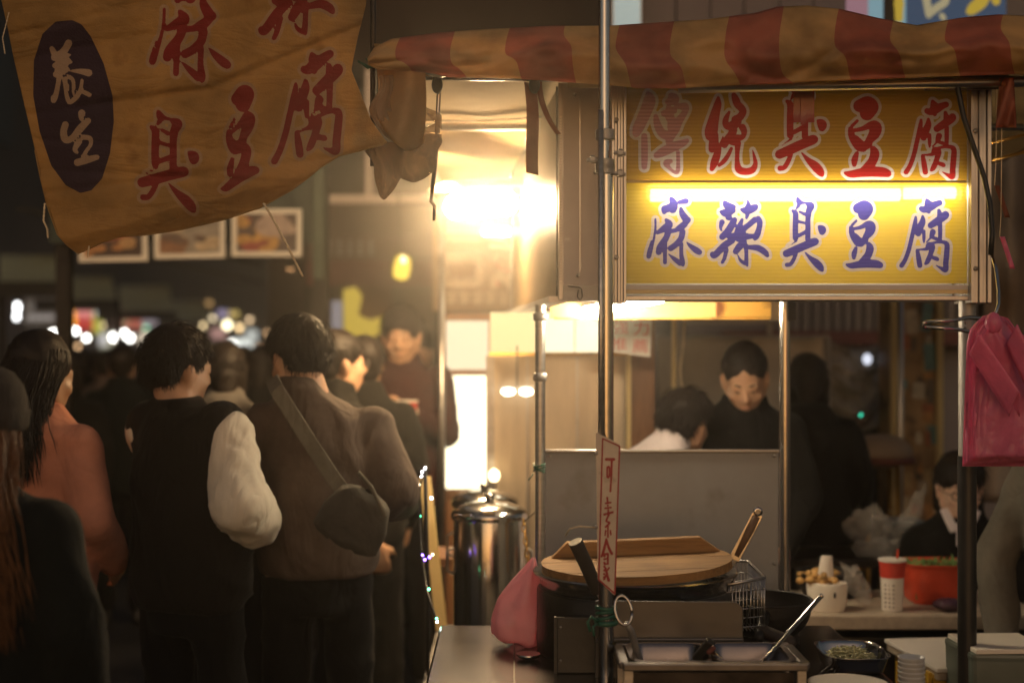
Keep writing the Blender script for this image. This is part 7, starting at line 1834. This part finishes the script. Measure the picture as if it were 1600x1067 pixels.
# people of the stall
x, y = at(1154, 4.98)
person('vendor with cropped hair in black top, head bowed over his work', x, y, 1.60, R(178), 'black_cloth', 'trouser', 'hair', skin='skin', style='buzz', group='people working inside the stall', lean=R(16), bulk=1.02, seed=40, face=True, head=(R(33), R(-6), R(3)), strands=1600, voxel=.008, arms=(((-.215, .10, 1.12), (-.10, .34, 1.02)), ((.215, .10, 1.12), (.10, .34, 1.02))))
x, y = at(945, 4.62)
person('dark-haired person in pale pink top bending in front of the vendor', x, y, 1.50, R(-72), 'white_shirt', 'trouser', 'hair', style='short', group='people working inside the stall', lean=R(30), bulk=1.0, seed=42, head=(R(6), R(30), R(6)), strands=1300, mess=.5, arms=(((-.21, .12, 1.12), (-.16, .34, 1.0)), ((.21, .12, 1.12), (.16, .34, 1.0))))
x, y = at(1262, 5.45)
person('person in long black coat standing behind the right post', x, y, 1.53, R(-10), 'black_cloth', 'trouser', 'hair', style='bob', group='people working inside the stall', bulk=.98, seed=44, hood=True, strands=160, jacket_len=-.3, collar=.09)
x, y = at(1500, 4.95)
L_r, L_h, L_w, L_i = person('seated woman with glasses and white collar under a black top', x, y, 1.60, R(164), 'black_cloth', 'trouser', 'hair', skin='skin_pale', style='bob', group='people working inside the stall', seated=.44, bulk=.98, seed=46, face=True, female=True, head=(R(12), R(12), 0), strands=300, voxel=.008)
glasses(L_r, L_h, M['black'])
q = MB()
for s_ in (-1, 1): q.bar(L_w @ L_i['S']((s_ * .058, .05, 1.465)), L_w @ L_i['S']((s_ * .022, .112, 1.39)), .030, .010, (0, -1, 0))
q.build('shirt_collar', M['white_shirt'], None, bevel=.003).parent = L_r
q = MB().bar(L_w @ L_i['S']((0, .104, 1.42)), L_w @ L_i['S']((0, .132, 1.34)), .03, .006, (0, -1, 0)); q.build('shirt_front', M['white_shirt'], None).parent = L_r
ls = thing('stool', 'plain dark stool under the seated woman', 'stool', (x, y, 0))
MB().box((x, y, .40), (.30, .30, .03)).build('seat', M['wood_dark'], ls, bevel=.008)
for sx in (-.12, .12):
    for sy in (-.12, .12): MB().box((x + sx, y + sy, .19), (.03, .03, .385)).build('leg', M['wood_dark'], ls)
x, y = at(1700, 3.92)
person('person at the right edge in grey knit sleeve reaching down beside the post', x, y, 1.52, R(120), 'grey_knit', 'trouser', 'hair', style='short', group='people working inside the stall', bulk=1.0, seed=48, strands=200, voxel=.008, lean=R(8), arms=(((-.25, .12, 1.10), (-.2, .30, .90)), ((.26, .10, 1.05), (.16, .20, .80))))
